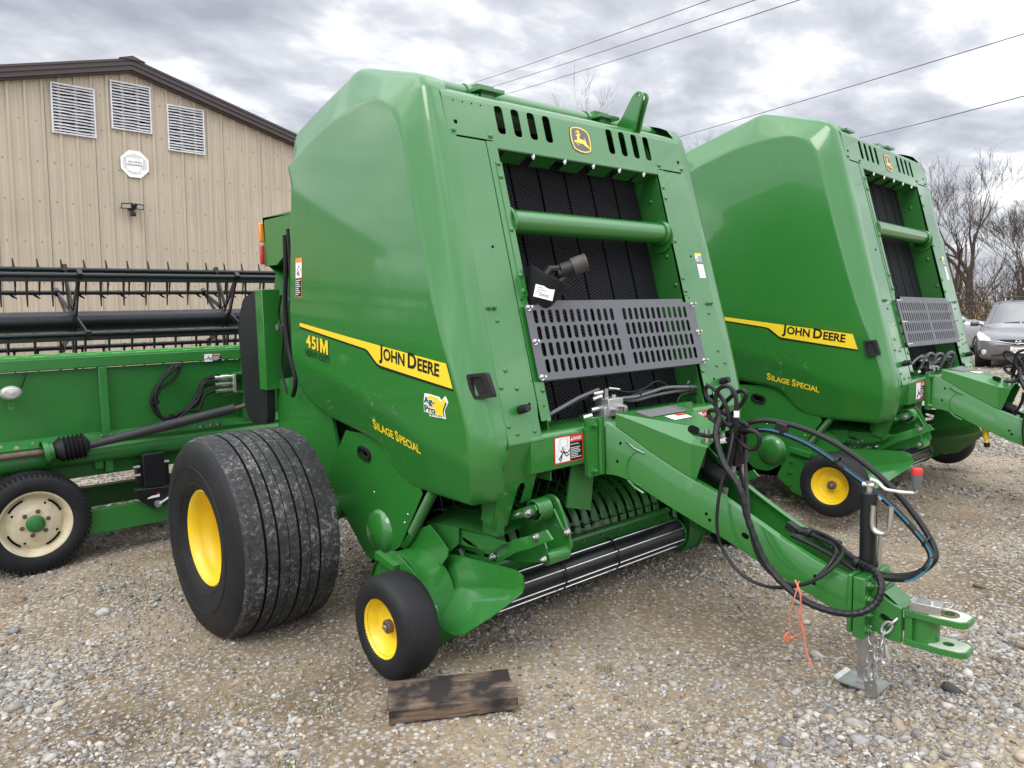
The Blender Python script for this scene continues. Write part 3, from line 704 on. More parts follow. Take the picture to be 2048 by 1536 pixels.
thicket('brush_thicket', 1300, band(-16, 2, 31, 37), 1.3, 3.6, 3, (10, 26))
thicket('low_brush', 900, band(-16, 2, 29.0, 31.5), .6, 2.1, 4, (16, 36), .012)
thicket('far_woods', 420, band(-60, 20, 45, 60), 3, 6.0, 6, (0, 3), .07)
# the yard's own tree line behind the viewer, seen only as a dark band in the paint
def ring(r):
    a = r.uniform(R(185), R(385)); d = r.uniform(48, 62); return 2 + d * math.cos(a), d * math.sin(a)
thicket('woods_across_the_road', 1500, ring, 4, 9, 9, (10, 24), .16)

# ================================================================== OVERHEAD WIRES
WIRE = mat('wire_dark', (0.05, 0.05, 0.055), 0.6)
for a, b_, r_, lb in (((-21.21, 17.14, 10.49), (-7.11, 11.41, 7.84), .009, 'topmost of the three thin wires above the near baler'), ((-20.87, 17.49, 10.25), (-6.89, 11.63, 7.62), .009, 'middle of the three thin wires above the near baler'),
                 ((-20.2, 18.2, 10.07), (-4.82, 10.83, 7.01), .009, 'lowest of the three thin wires above the near baler'), ((-15.86, 22.75, 8.13), (-2.69, 16.2, 6.98), .011, 'single wire passing over the top of the right hand baler'), ((-11.02, 28.1, 7.95), (-2.62, 16.09, 5.69), .012, 'wire ending behind the top of the right hand baler')):
    a, b_ = Vector(a), Vector(b_); d = b_ - a; pts = []
    for k in range(25):
        t = -1.2 + 3.2 * k / 24; pts.append(a + d * t + Vector((0, 0, 0.10 * (t * t - t))))
    m = MB(); m.tube(pts, r_, 5); tag(m.build('overhead_wire', WIRE), lb, 'power line', 'overhead wires crossing the sky')

# ================================================================== ROUND BALER
T_JD=[(-0.627,1.300),(-0.182,1.234),(-0.596,1.338)]
T_451=[(-1.349,1.341),(-1.109,1.306),(-1.319,1.386)]
T_HD=[(-1.365,1.292),(-1.094,1.252),(-1.358,1.309)]
T_SS=[(-0.757,0.958),(-0.366,0.881),(-0.755,0.989)]
STRIPE=[(-1.409,1.466),(-0.132,1.291),(-0.098,1.187),(-0.622,1.265),(-0.650,1.275),(-0.722,1.332),(-0.747,1.341),(-1.412,1.446)]
STRIPEB=[(-1.412,1.468),(-0.129,1.292),(-0.094,1.176),(-0.623,1.251),(-0.655,1.263),(-0.735,1.324),(-0.756,1.333),(-1.415,1.436)]
STICK=[(-0.293,1.158),(-0.252,1.156),(-0.190,1.148),(-0.177,1.135),(-0.149,1.155),(-0.140,1.143),(-0.132,1.128),(-0.159,1.093),(-0.154,1.056),(-0.175,1.059),(-0.216,1.059),(-0.264,1.061),(-0.271,1.075),(-0.303,1.077),(-0.302,1.120)]
LATCH=[(-0.068,1.240),(0.020,1.260),(0.059,1.160),(-0.030,1.137)]
WARN=[(-1.450,1.806),(-1.365,1.803),(-1.376,1.600),(-1.468,1.600)]
LOWPL=[(-1.113,0.904),(-1.323,0.640),(-1.155,0.439),(-0.968,0.281),(-0.855,0.268),(-0.646,0.390),(-0.448,0.676)]
SPRING=[(-0.398,-0.930,0.688),(-0.570,-0.930,0.468),(-0.632,-0.930,0.406)]
FLAP=[(-0.455,0.524),(-0.382,0.481),(-0.319,0.433),(-0.324,0.403),(-0.373,0.351),(-0.474,0.378),(-0.602,0.384),(-0.677,0.372),(-0.530,0.493)]
SIDEPL=[(-0.549,0.511),(-0.301,0.529),(-0.305,0.453),(-0.394,0.386),(-0.421,0.317),(-0.474,0.338),(-0.539,0.431)]
BEAMPL=[(-0.324,0.518),(-0.072,0.523),(0.007,0.521),(-0.086,0.466),(-0.146,0.456),(-0.331,0.443)]
ARM=[(-0.468,0.405),(-0.447,0.413),(-0.182,0.437),(-0.127,0.453),(0.014,0.528),(0.053,0.544),(0.101,0.562),(0.198,0.604),(0.232,0.570),(0.099,0.505),(0.034,0.479),(-0.106,0.396),(-0.130,0.389),(-0.470,0.359)]
ARMSLOT=[(-0.414,0.395),(-0.183,0.417),(-0.159,0.412),(-0.183,0.403),(-0.405,0.380)]
ARMB=[(-0.132,-0.810,0.419),(0.144,-0.810,0.559)]
BRK=[(-0.060,0.647),(-0.004,0.680),(0.029,0.693),(0.061,0.691),(0.084,0.672),(0.118,0.609),(0.162,0.488),(0.154,0.466),(0.078,0.429),(-0.038,0.397),(-0.168,0.371),(-0.169,0.482),(-0.153,0.552)]
BRKB=[(0.028,-0.700,0.643),(0.145,-0.700,0.576),(0.123,-0.700,0.475),(0.053,-0.700,0.653),(-0.043,-0.700,0.618)]
LINK=[(-0.107,0.608),(0.041,0.669),(0.074,0.677),(0.085,0.657),(0.064,0.630),(-0.109,0.572)]
LEG=[(0.001,-0.860,0.836),(0.069,-0.660,0.777),(0.047,-0.660,0.702),(-0.007,-0.740,0.656),(-0.059,-0.780,0.558),(-0.073,-0.840,0.556),(-0.077,-0.860,0.569)]
LEGHOLE=[(0.016,-0.740,0.751),(0.002,-0.780,0.747),(-0.011,-0.780,0.728),(-0.013,-0.800,0.652),(-0.001,-0.750,0.659),(0.015,-0.740,0.722)]
TINEPL=[(-0.037,-0.400,0.740),(0.120,-0.400,0.762),(0.082,-0.400,0.588),(-0.070,-0.400,0.573)]
H_CONDUIT=[(0.564,-0.100,1.023),(0.583,-0.160,0.956),(0.645,-0.200,0.853),(0.730,-0.220,0.764),(0.780,-0.220,0.618),(0.858,-0.220,0.470),(0.986,-0.220,0.377),(1.100,-0.210,0.350),(1.198,-0.190,0.359),(1.250,-0.150,0.398),(1.259,-0.120,0.460),(1.210,-0.070,0.493),(1.131,-0.030,0.502),(1.041,-0.020,0.542),(0.954,-0.020,0.568),(0.862,-0.030,0.577)]
H_THIN1=[(0.599,-0.020,1.072),(0.625,-0.120,0.892),(0.616,-0.180,0.728),(0.614,-0.200,0.581),(0.643,-0.200,0.480),(0.735,-0.200,0.394),(0.859,-0.200,0.375),(0.985,-0.200,0.415),(1.069,-0.170,0.472),(1.104,-0.100,0.542),(1.060,-0.050,0.567),(0.954,-0.020,0.585),(0.846,-0.020,0.580)]
H_THIN2=[(0.636,-0.020,0.879),(0.733,-0.160,0.701),(0.780,-0.200,0.551),(0.836,-0.200,0.450),(0.944,-0.200,0.409),(1.025,-0.180,0.436),(1.074,-0.120,0.516),(1.051,-0.060,0.553),(0.938,-0.030,0.571),(0.873,-0.030,0.575)]
H_BIG1=[(0.599,0.000,0.960),(0.647,0.000,0.997),(0.741,0.020,1.010),(0.902,0.030,0.982),(1.063,0.040,0.911),(1.214,0.050,0.798),(1.325,0.050,0.677),(1.386,0.030,0.589),(1.381,0.010,0.540),(1.330,0.000,0.493),(1.259,0.000,0.468),(1.185,0.000,0.461)]
H_BIG2=[(0.575,0.000,0.935),(0.648,0.000,0.960),(0.753,0.000,0.971),(0.902,0.010,0.931),(1.053,0.020,0.847),(1.209,0.020,0.748),(1.323,0.010,0.652),(1.380,0.000,0.586),(1.381,-0.020,0.544),(1.333,-0.030,0.488),(1.262,-0.030,0.465),(1.189,-0.030,0.462)]
L1=[(0.508,-0.050,0.961),(0.521,-0.050,1.022),(0.508,-0.050,1.066),(0.469,-0.050,1.097),(0.456,-0.050,1.130),(0.471,-0.050,1.149),(0.504,-0.050,1.136),(0.542,-0.050,1.098),(0.567,-0.050,1.055),(0.580,-0.050,0.997),(0.593,-0.050,0.954)]
L2=[(0.611,-0.080,0.989),(0.570,-0.080,1.000),(0.540,-0.080,1.042),(0.528,-0.080,1.085),(0.540,-0.080,1.137),(0.578,-0.080,1.158),(0.611,-0.080,1.145),(0.629,-0.080,1.107),(0.631,-0.080,1.042),(0.628,-0.080,0.972),(0.603,-0.080,0.933),(0.570,-0.080,0.920)]
L3=[(0.489,-0.020,0.993),(0.523,-0.020,1.056),(0.561,-0.020,1.100),(0.606,-0.020,1.132),(0.631,-0.020,1.134),(0.641,-0.020,1.116),(0.615,-0.020,1.074),(0.565,-0.020,1.022),(0.532,-0.020,0.974),(0.523,-0.020,0.936)]
L4=[(0.529,-0.030,0.975),(0.486,-0.030,0.994),(0.460,-0.030,1.018),(0.469,-0.030,1.038),(0.512,-0.030,1.038),(0.559,-0.030,1.023),(0.605,-0.030,1.005),(0.650,-0.030,0.990),(0.642,-0.030,0.979),(0.605,-0.030,0.971)]
L5=[(0.611,-0.040,0.962),(0.660,-0.040,0.971),(0.700,-0.040,0.964),(0.718,-0.040,0.940),(0.708,-0.040,0.903),(0.680,-0.040,0.889),(0.648,-0.040,0.900),(0.611,-0.040,0.925),(0.574,-0.040,0.951)]
V1=[(0.571,-0.120,0.961),(0.537,-0.120,0.942),(0.503,-0.120,0.941),(0.473,-0.120,0.943)]
V2=[(0.599,0.020,0.961),(0.614,0.020,0.933),(0.608,0.020,0.883),(0.591,0.020,0.825),(0.592,0.020,0.768),(0.609,0.020,0.714),(0.630,0.020,0.642)]
V3=[(0.611,-0.040,0.970),(0.595,-0.040,0.909),(0.587,-0.040,0.852),(0.562,-0.040,0.774),(0.536,-0.040,0.713),(0.519,-0.040,0.619)]
VH0=[(-0.030,-0.541,1.035),(-0.030,-0.446,1.063),(-0.030,-0.347,1.092),(-0.030,-0.252,1.111),(-0.030,-0.211,1.119)]
VH1=[(-0.030,-0.538,1.024),(-0.030,-0.427,1.050),(-0.030,-0.334,1.075),(-0.030,-0.253,1.090),(-0.030,-0.211,1.098)]
VH2=[(-0.030,-0.046,1.100),(-0.030,0.067,1.078),(-0.030,0.177,1.086),(-0.030,0.234,1.103),(-0.030,0.300,1.116),(-0.030,0.358,1.096),(-0.030,0.418,1.070)]
VH3=[(-0.030,-0.039,1.061),(-0.030,0.067,1.058),(-0.030,0.201,1.071),(-0.030,0.341,1.082),(-0.030,0.624,1.060)]
VH4=[(-0.030,-0.039,1.056),(-0.030,0.082,1.037),(-0.030,0.241,1.047),(-0.030,0.410,1.052),(-0.030,0.587,1.047)]
VH5=[(-0.030,-0.025,0.994),(-0.030,0.044,1.041),(-0.030,0.106,1.065),(-0.030,0.242,1.072),(-0.030,0.410,1.063)]
VH6=[(-0.030,0.418,0.994),(-0.030,0.444,1.028),(-0.030,0.533,1.036),(-0.030,0.597,1.020),(-0.030,0.578,0.984),(-0.030,0.497,0.973),(-0.030,0.435,0.987)]
VH7=[(-0.030,0.410,1.073),(-0.030,0.515,1.075),(-0.030,0.551,1.098)]
TWINE1=[(0.970,-0.210,0.434),(1.001,-0.230,0.398),(1.006,-0.230,0.340),(1.012,-0.230,0.282),(1.019,-0.230,0.244),(1.028,-0.230,0.177),(1.054,-0.230,0.120)]
TWINE2=[(0.981,-0.200,0.430),(0.982,-0.240,0.366),(0.966,-0.240,0.291),(0.963,-0.240,0.236),(0.947,-0.240,0.195),(0.985,-0.235,0.221),(1.013,-0.230,0.248),(1.001,-0.235,0.290),(0.990,-0.240,0.338)]
TB=[(0.048,-0.295,0.730),(0.115,-0.267,0.730),(0.176,-0.244,0.716),(0.338,-0.188,0.622),(0.468,-0.147,0.553),(0.657,-0.122,0.480),(0.820,-0.115,0.408),(0.974,-0.108,0.352),(1.135,-0.101,0.293)]
TT=[(0.140,-0.258,0.941),(0.273,-0.210,0.851),(0.437,-0.154,0.749),(0.571,-0.130,0.701),(0.868,-0.113,0.546),(1.018,-0.106,0.486),(1.115,-0.102,0.462),(1.163,-0.100,0.454)]
TC=[(0.134,-0.260,1.019),(0.274,-0.210,0.976),(0.404,-0.166,0.934),(0.535,-0.136,0.898),(0.475,-0.146,0.749)]
COVRIDGE=[(0.445,0.031,0.950),(0.531,-0.065,0.950)]
COVHOLE=[(0.407,-0.090,0.937),(0.443,-0.090,0.958),(0.476,-0.090,0.947),(0.443,-0.090,0.926)]
TINEX=[(0.000,-0.430,0.750),(0.000,-0.266,0.711),(0.000,-0.310,0.556),(0.000,-0.471,0.599)]
LG_OUT=[(-0.071,2.407),(-0.048,2.416),(-0.020,2.420),(0.011,2.419),(0.040,2.413),(0.062,2.403),(0.070,2.389),(0.074,2.364),(0.072,2.329),(0.062,2.296),(0.043,2.287),(0.008,2.280),(-0.023,2.281),(-0.048,2.286),(-0.070,2.295),(-0.077,2.311),(-0.083,2.336),(-0.081,2.368)]
LG_BO=[(-0.068,2.402),(-0.047,2.411),(-0.021,2.415),(0.007,2.415),(0.035,2.409),(0.057,2.399),(0.064,2.384),(0.067,2.360),(0.065,2.329),(0.057,2.299),(0.040,2.291),(0.011,2.285),(-0.018,2.286),(-0.043,2.291),(-0.066,2.299),(-0.071,2.314),(-0.076,2.338),(-0.076,2.369)]
LG_BI=[(-0.062,2.400),(-0.045,2.406),(-0.023,2.409),(0.004,2.409),(0.029,2.403),(0.050,2.394),(0.056,2.382),(0.059,2.358),(0.058,2.328),(0.051,2.300),(0.036,2.296),(0.013,2.291),(-0.013,2.291),(-0.038,2.295),(-0.059,2.303),(-0.065,2.317),(-0.069,2.341),(-0.069,2.370)]
DEER1=[(-0.038,2.372),(-0.029,2.375),(-0.017,2.379),(-0.014,2.380),(-0.009,2.378),(0.004,2.383),(0.001,2.379),(-0.007,2.373),(-0.011,2.371),(-0.014,2.360),(-0.009,2.353),(0.013,2.351),(0.028,2.347),(0.030,2.343),(0.036,2.328),(0.047,2.321),(0.054,2.303),(0.041,2.313),(0.027,2.318),(0.016,2.322),(0.009,2.329),(-0.000,2.331),(-0.016,2.329),(-0.031,2.331),(-0.043,2.336),(-0.049,2.334),(-0.027,2.319),(-0.031,2.316),(-0.052,2.332),(-0.058,2.340),(-0.050,2.343),(-0.036,2.344),(-0.031,2.356),(-0.029,2.368),(-0.036,2.368)]
DEER2=[(-0.019,2.379),(-0.019,2.385),(-0.026,2.386),(-0.040,2.382),(-0.035,2.387),(-0.026,2.389),(-0.038,2.392),(-0.032,2.392),(-0.023,2.390),(-0.028,2.398),(-0.022,2.397),(-0.018,2.390),(-0.012,2.389),(-0.016,2.401),(-0.011,2.400),(-0.007,2.391),(-0.010,2.379)]
DEER3=[(0.018,2.363),(0.024,2.361),(0.031,2.353),(0.030,2.344),(0.026,2.347),(0.025,2.353)]
SLOT1=[(-0.578,2.432),(-0.532,2.444),(-0.514,2.312),(-0.556,2.304)]
BOARD=[(-0.118,-1.385,0.055),(0.136,-0.974,0.055),(0.304,-1.107,0.055),(0.085,-1.505,0.055)]
G_TOP=[(-0.406,-0.865,0.338),(-0.394,-0.860,0.386),(-0.279,-0.855,0.394),(-0.161,-0.850,0.400),(-0.042,-0.850,0.408),(0.070,-0.850,0.413),(0.105,-0.850,0.397)]
G_FOLD=[(-0.335,-0.885,0.250),(-0.260,-0.875,0.266),(-0.144,-0.868,0.290),(-0.032,-0.862,0.314),(0.051,-0.860,0.332),(0.121,-0.860,0.366)]
G_MID=[(-0.312,-0.950,0.190),(-0.238,-0.955,0.191),(-0.131,-0.930,0.238),(-0.013,-0.905,0.286),(0.078,-0.885,0.328),(0.134,-0.875,0.362)]
G_BOT=[(-0.317,-1.000,0.142),(-0.233,-1.020,0.124),(-0.145,-1.030,0.124),(-0.090,-1.020,0.140),(0.021,-0.960,0.231),(0.116,-0.910,0.319),(0.144,-0.890,0.352)]

def FX(z): return 0.013 - 0.2554 * (z - 1.081)
NF = Vector((0.9689, 0, 0.2475))
def FP(y, z, o=0.0): return (FX(z) + NF.x * o, y, z + NF.z * o)
FN = (NF.x, 0, NF.z)
SH_OUT = [(-1.57, 1.16), (-1.565, 1.30), (-1.495, 2.20), (-1.555, 2.33), (-1.59, 2.42), (-1.578, 2.474), (-1.53, 2.507), (-1.18, 2.600), (-.985, 2.650), (-.93, 2.667), (-.875, 2.671), (-.81, 2.656), (-.44, 2.548), (-.385, 2.522), (-.35, 2.48), (-.33, 2.42), (-.302, 2.32),
          (.035, .995), (.045, .93), (.038, .85), (.018, .75), (-.004, .705), (-.04, .688), (-.11, .685), (-.385, .69), (-.53, .695), (-.59, .708), (-.635, .735), (-.68, .785), (-.725, .845), (-.78, .885), (-.86, .902), (-1.264, .959), (-1.44, 1.01), (-1.52, 1.06), (-1.56, 1.11)]
SH_CR = [(-1.55, 2.29), (-1.10, 2.41), (-.86, 2.445), (-.70, 2.455), (-.60, 2.445), (-.52, 2.405), (-.455, 2.33), (-.41, 2.20), (-.335, 1.93), (-.22, 1.56), (-.085, 1.20), (-.045, 1.08), (-.022, .97), (-.018, .88), (-.035, .78), (-.07, .70), (-.12, .64)]
SH_CR = [(p.x, p.y) for p in smooth([(a, b_, 0) for a, b_ in SH_CR], 5)]
SH_CRC = SH_CR + [(-.12, .4), (-2, .4), (-2, 2.26)]
LO_CR = [(-1.7, 1.305), (-1.461, 1.264), (-1.216, 1.207), (-.829, 1.115), (-.573, 1.039), (-.3, .93), (.2, .82)]
YF = 1.04
def shield_h(x, z):
    P = np.stack([np.asarray(x, float), np.asarray(z, float)], -1).reshape(-1, 2); x = P[:, 0]; z = P[:, 1]
    do = pdist(P, SH_OUT); dc = pdist(P, SH_CR, False); ins = inside(P, SH_CRC)
    t = np.where(ins, 0, dc / (dc + do + 1e-6))
    h = 0.078 * (t * t / (t + 0.10)) * 1.10
    zf = 1.501 - 0.121 * (x + 1.406); s = z - zf
    sp = lambda q, k: 0.5 * (q + np.sqrt(q * q + k * k)) - 0.5 * k
    h += 0.030 * sp(s, .012) + 0.028 * sp(-s, .012)
    zl = np.interp(x, [p[0] for p in LO_CR], [p[1] for p in LO_CR]); h += 0.20 * sp(zl - z, .02)
    h += np.clip(0.012 * ((x + .75) / .7) ** 2, 0, .03)
    r = 0.028; d = np.clip(r - do, 0, r); h += r - np.sqrt(np.maximum(r * r - d * d, 0))
    return h
def shield_y(x, z): return -YF + shield_h(x, z)
_sh = None
def shield_mesh():
    global _sh
    if _sh: return _sh
    out = fillet(SH_OUT, 0.03, 3)
    A = np.array(out); gx_, gz_ = np.meshgrid(np.arange(-1.66, .1, .015), np.arange(.66, 2.7, .015), indexing='ij'); P = np.stack([gx_.ravel(), gz_.ravel()], -1)
    k = inside(P, out) & (pdist(P, out) > .034) & (pdist(P, SH_CR, False) > .026); G = [P[k]]
    # rings along the rim and along the crease keep the roundings crisp
    B = []
    for i in range(len(A)):
        a, b_ = A[i], A[(i + 1) % len(A)]; ln = np.hypot(*(b_ - a)); nn = max(1, int(ln / .018))
        for q in range(nn): B.append(a + (b_ - a) * q / nn)
    B = np.array(B); Tn = np.roll(B, -1, 0) - np.roll(B, 1, 0); Tn /= np.linalg.norm(Tn, axis=1)[:, None] + 1e-9
    Nn = np.stack([Tn[:, 1], -Tn[:, 0]], -1)
    for d in (.003, .008, .016, .027):
        q = B + Nn * d; kk = inside(q, out) & (pdist(q, out) > d * .8); G.append(q[kk])
    c = np.array(SH_CR); cc = [c[0]]
    for p, q in zip(c[:-1], c[1:]):
        nn = max(1, int(np.hypot(*(q - p)) / .016)); cc += [p + (q - p) * (k + 1) / nn for k in range(nn)]
    c = np.array(cc); tn = np.gradient(c, axis=0); tn /= np.linalg.norm(tn, axis=1)[:, None] + 1e-9; nn_ = np.stack([-tn[:, 1], tn[:, 0]], -1)
    for d in (-.018, -.009, 0, .009, .018):
        q = c + nn_ * d; kk = inside(q, out) & (pdist(q, out) > .034); G.append(q[kk])
    G = np.unique(np.round(np.concatenate(G), 4), axis=0)
    vs, es, fs, _, _, _ = delaunay_2d_cdt([Vector(p) for p in B] + [Vector(p) for p in G], [(i, (i + 1) % len(B)) for i in range(len(B))], [], 1, 1e-6)
    p = np.array([v[:] for v in vs]); h = shield_h(p[:, 0], p[:, 1]); vs3 = [(a[0], -YF + q, a[1]) for a, q in zip(p, h)]
    fs = [tuple(f) for f in fs]; cnt = {}
    for f in fs:
        for i in range(len(f)):
            a, b_ = f[i], f[(i + 1) % len(f)]; cnt.setdefault((min(a, b_), max(a, b_)), []).append((a, b_))
    nb = {}; ff = list(fs)
    for k, e_ in cnt.items():
        if len(e_) == 1:
            for i in e_[0]:
                if i not in nb: nb[i] = len(vs3); v = vs3[i]; vs3.append((v[0], v[1] + float(np.interp(v[2], [.85, .97], [.022, .085])), v[2]))
            a, b_ = e_[0]; ff.append((b_, a, nb[a], nb[b_]))
    _sh = (vs3, ff); return _sh

def make_baler(label, tall=0.0, other=False, loc=(0, 0, 0), rot=(0, 0, 0)):
    root = thing('hay_baler', label, 'hay baler', loc, rot, 'green round balers'); PZ = [0.0]
    def dz(z): return tall * min(1, max(0, (z - 1.55) / 0.6))
    def P(name, m, mt, parent=root, rigid=False, **kw):
        """a part; the taller baler stretches above the guard panel"""
        if tall:
            if rigid:
                zs = [v[2] for v in m.v]; d = dz((min(zs) + max(zs)) / 2); m.v = [(v[0] - .2554 * d, v[1], v[2] + d) for v in m.v]
            else: m.v = [(v[0] - .2554 * dz(v[2]), v[1], v[2] + dz(v[2])) for v in m.v]
        if PZ[0]: m.v = [(v[0], v[1], v[2] + PZ[0]) for v in m.v]
        return m.build(name, mt, parent, **kw)
    # ---- side shields with their lettering
    for s in (-1, 1):
        vs, fs = shield_mesh(); m = MB(); m.add([(v[0], -s * v[1], v[2]) for v in vs], fs); sh = P('side_shield', m, SHIELD, angle=50)
        DX = -.085 if other else 0.0
        def on(x, z, o=.0022): x = np.ravel(x) + DX; return [(a, -s * (b_ - o), c) for a, b_, c in zip(x, shield_y(x, z), np.ravel(z))]
        def patch(name, poly, mt, o, step=.04):
            q = np.array(poly); gx_, gz_ = np.meshgrid(np.arange(q[:, 0].min(), q[:, 0].max(), step), np.arange(q[:, 1].min(), q[:, 1].max(), step), indexing='ij'); g_ = np.stack([gx_.ravel(), gz_.ravel()], -1)
            g_ = g_[inside(g_, poly) & (pdist(g_, poly) > .006)]
            E_ = []; 
            for i in range(len(q)):
                a, b_ = q[i], q[(i + 1) % len(q)]; nn = max(1, int(np.hypot(*(b_ - a)) / .05)); E_ += [tuple(a + (b_ - a) * k / nn) for k in range(nn)]
            mm_ = MB(); mm_.plate(E_, [], lambda u, v, w: (u, 0, v), 0, grid=[tuple(p) for p in g_]); v2 = np.array(mm_.v); mm_.v = on(v2[:, 0], v2[:, 2], o); return P(name, mm_, mt, sh, fix=False)
        patch('stripe_shadow', STRIPEB, DBLK, .0014); patch('stripe', STRIPE, DYEL, .0022)
        if s > 0: continue
        def text(name, runs, T3, mt, o, bold=0.0, gap=.06, grow=1.0):
            vs, fs, W = lettering(runs, bold, gap); A_, B_, T_ = (np.array(p) for p in T3); v = np.array(vs)
            q = A_ + (B_ - A_) * v[:, :1] + (T_ - A_) * v[:, 1:] * grow
            m_ = MB(); m_.add(on(q[:, 0], q[:, 1], o), fs); return P(name, m_, mt, sh, fix=False)
        upd = lambda T3, h: [T3[0], T3[1], (T3[0][0] + h * .10, T3[0][1] + h)]
        text('maker_lettering', [('J', 1.0), ('OHN', .80), (' ', 1), ('D', 1.0), ('EERE', .80)], upd(T_JD, .064), DBLK, .0034, .030, .13)
        t451 = upd(T_451, .062)
        text('model_number_shadow', [('4', 1), ('5', 1), ('1', 1), (' ', .5), ('#M', 1)], [(t451[0][0] + .004, t451[0][1] - .004), (t451[1][0] + .004, t451[1][1] - .004), (t451[2][0] + .004, t451[2][1] - .004)], DBLK, .0016, .05, .12)
        text('model_number', [('4', 1), ('5', 1), ('1', 1), (' ', .5), ('#M', 1)], t451, DYEL, .0028, .035, .12)
        text('grade_lettering', [('HEAVY-DUTY', 1)], upd(T_HD, .036), DBLK, .0018, .012, .06)
        text('version_lettering', [('S', 1.0), ('ILAGE', .78), (' ', 1), ('S', 1), ('PECIAL', .78)], upd(T_SS, .048), DYEL, .0022, .032, .12)
        # warning label at the rear edge
        a, b_, c, d = WARN; W0 = lambda u, v: (a[0] + .012 + u * .078 + (1 - v) * -.012, c[1] + v * (a[1] - c[1]))
        quad = lambda u0, v0, u1, v1: [W0(u0, v0), W0(u1, v0), W0(u1, v1), W0(u0, v1)]
        patch('label_border', quad(0, 0, 1, 1), DORG, .0014); patch('label_picture', quad(.06, .50, .94, .88), DWHT, .0022); patch('label_text_field', quad(.06, .02, .94, .48), DBLK, .0022)
        ml = MB()
        for k in range(8):
            v0 = .06 + k * .052; qd = np.array(quad(.14, v0, .5 + .4 * ((k * 37) % 10) / 10, v0 + .018)); ml.add(on(qd[:, 0], qd[:, 1], .0032), [(0, 1, 2, 3)])
        P('label_print', ml, DWHT, sh, fix=False)
        ml = MB()
        for path in ([(.25, .60), (.35, .72), (.55, .80), (.75, .74), (.85, .66)], [(.30, .56), (.42, .64), (.46, .56)], [(.5, .55), (.5, .68), (.62, .60), (.6, .53)]):
            q = np.array([W0(*p) for p in path]); ml.tube(on(q[:, 0], q[:, 1], .0026), .0016, 4)
        P('label_pictogram', ml, DBLK, sh)
        # latch handle: a frame round a deep pocket
        lc = np.array(LATCH).mean(0) + np.array([DX, 0]); lt = fillet([(lc[0] - .05, lc[1] + .047), (lc[0] + .027, lc[1] + .055), (lc[0] + .054, lc[1] - .046), (lc[0] - .03, lc[1] - .056)], .012, 3); lh = fillet([(lc[0] - .036, lc[1] + .034), (lc[0] + .010, lc[1] + .038), (lc[0] + .032, lc[1] - .034), (lc[0] - .020, lc[1] - .042)], .008, 3)
        yb = float(shield_y(lc[0], lc[1])[0]); sl = 0.30 if other else 0.55; yb -= .010 if other else 0
        ml = MB(); ml.plate(lt, [lh], lambda u, v, w: (u, yb - .012 + w + (u - lc[0]) * sl, v), .02); ml.plate(lh, [], lambda u, v, w: (u, yb + .004 + w * .3 + (u - lc[0]) * sl, v), .01)
        P('latch_handle', ml, BLACK, sh, rigid=True)
        # dried splashes
        if not other:
            patch('dealer_sticker_edge', STICK, DWHT, .0014); q = np.array(STICK); cc = q.mean(0)
            mp_ = fillet([(-.272, 1.146), (-.245, 1.150), (-.20, 1.142), (-.182, 1.126), (-.154, 1.146), (-.148, 1.132), (-.166, 1.092), (-.162, 1.066), (-.178, 1.068), (-.215, 1.072), (-.255, 1.074), (-.272, 1.09)], .006, 2); patch('map_shape', mp_, DYEL, .0022)
            mp2 = [(-.150, 1.128), (-.141, 1.126), (-.166, 1.088), (-.160, 1.064), (-.168, 1.066), (-.173, 1.09)]; patch('map_shadow', mp2, DTEAL, .0026)
            for st, x0, z0, w_, h_ in (('Ag-', -.298, 1.119, .072, .026), ('Pro', -.297, 1.083, .076, .026)):
                for nm, mt_, bo, of in (('sticker_lettering_edge', DWHT, .10, .0030), ('sticker_lettering', DTEAL, .04, .0036)):
                    vs2, fs2, W2 = lettering([(st, 1)], bo, .06); v = np.array(vs2); ml = MB(); ml.add(on(x0 + v[:, 0] * w_, z0 + v[:, 1] * h_ - v[:, 0] * w_ * .12, of), fs2); P(nm, ml, mt_, sh, fix=False)
            vs2, fs2, W2 = lettering([('agproco.com', 1)], .01, .06); v = np.array(vs2); ml = MB(); ml.add(on(-.262 + v[:, 0] * .085, 1.068 + v[:, 1] * .009 - v[:, 0] * .006, .0034), fs2); P('sticker_web_address', ml, DBLK, sh, fix=False)
    # ---- front frame
    SL_ = [s * (0.540 - 0.1025 * k) for s in (-1, 1) for k in range(4)]
    slots = []
    for y in SL_: slots.append(oval(y, 2.373, .050, .132, 0, 4, .018))
    m = MB(); top = [(-.862, 2.268), (-.60, 2.268), (-.60, 2.238), (.60, 2.238), (.60, 2.268), (.862, 2.268), (.862, 2.450), (-.862, 2.450)]
    top = [(-.845, 2.268), (-.612, 2.268), (-.598, 2.236), (.598, 2.236), (.612, 2.268), (.845, 2.268), (.862, 2.285), (.862, 2.44), (-.862, 2.44), (-.862, 2.285)]
    m.plate(top, slots, lambda u, v, w: FP(u, v, .002 - w), .004)
    # rolled top edge
    ro = []; c0 = Vector((FX(2.44), 0, 2.44)) - NF * .055
    for k in range(10):
        a = R(14.3) + R(82) * k / 9; ro.append(c0 + Vector((math.cos(a), 0, math.sin(a))) * .057)
    ro.append(ro[-1] + Vector((-.22, 0, .03)))
    vs = []; 
    for p in ro: vs += [(p.x, -.862, p.z), (p.x, .862, p.z)]
    m.add(vs, [(2 * i, 2 * i + 1, 2 * i + 3, 2 * i + 2) for i in range(len(ro) - 1)])
    m.span((FX(2.236) - .05, -.598, 2.232), (FX(2.236), .598, 2.2365))
    tp = P('top_panel', m, GREEN, angle=40, fix=False)
    m = MB(); m.plate(LG_OUT, [], lambda u, v, w: FP(u, v, .0035 + w), .0008); em = P('emblem', m, DGRY, tp)
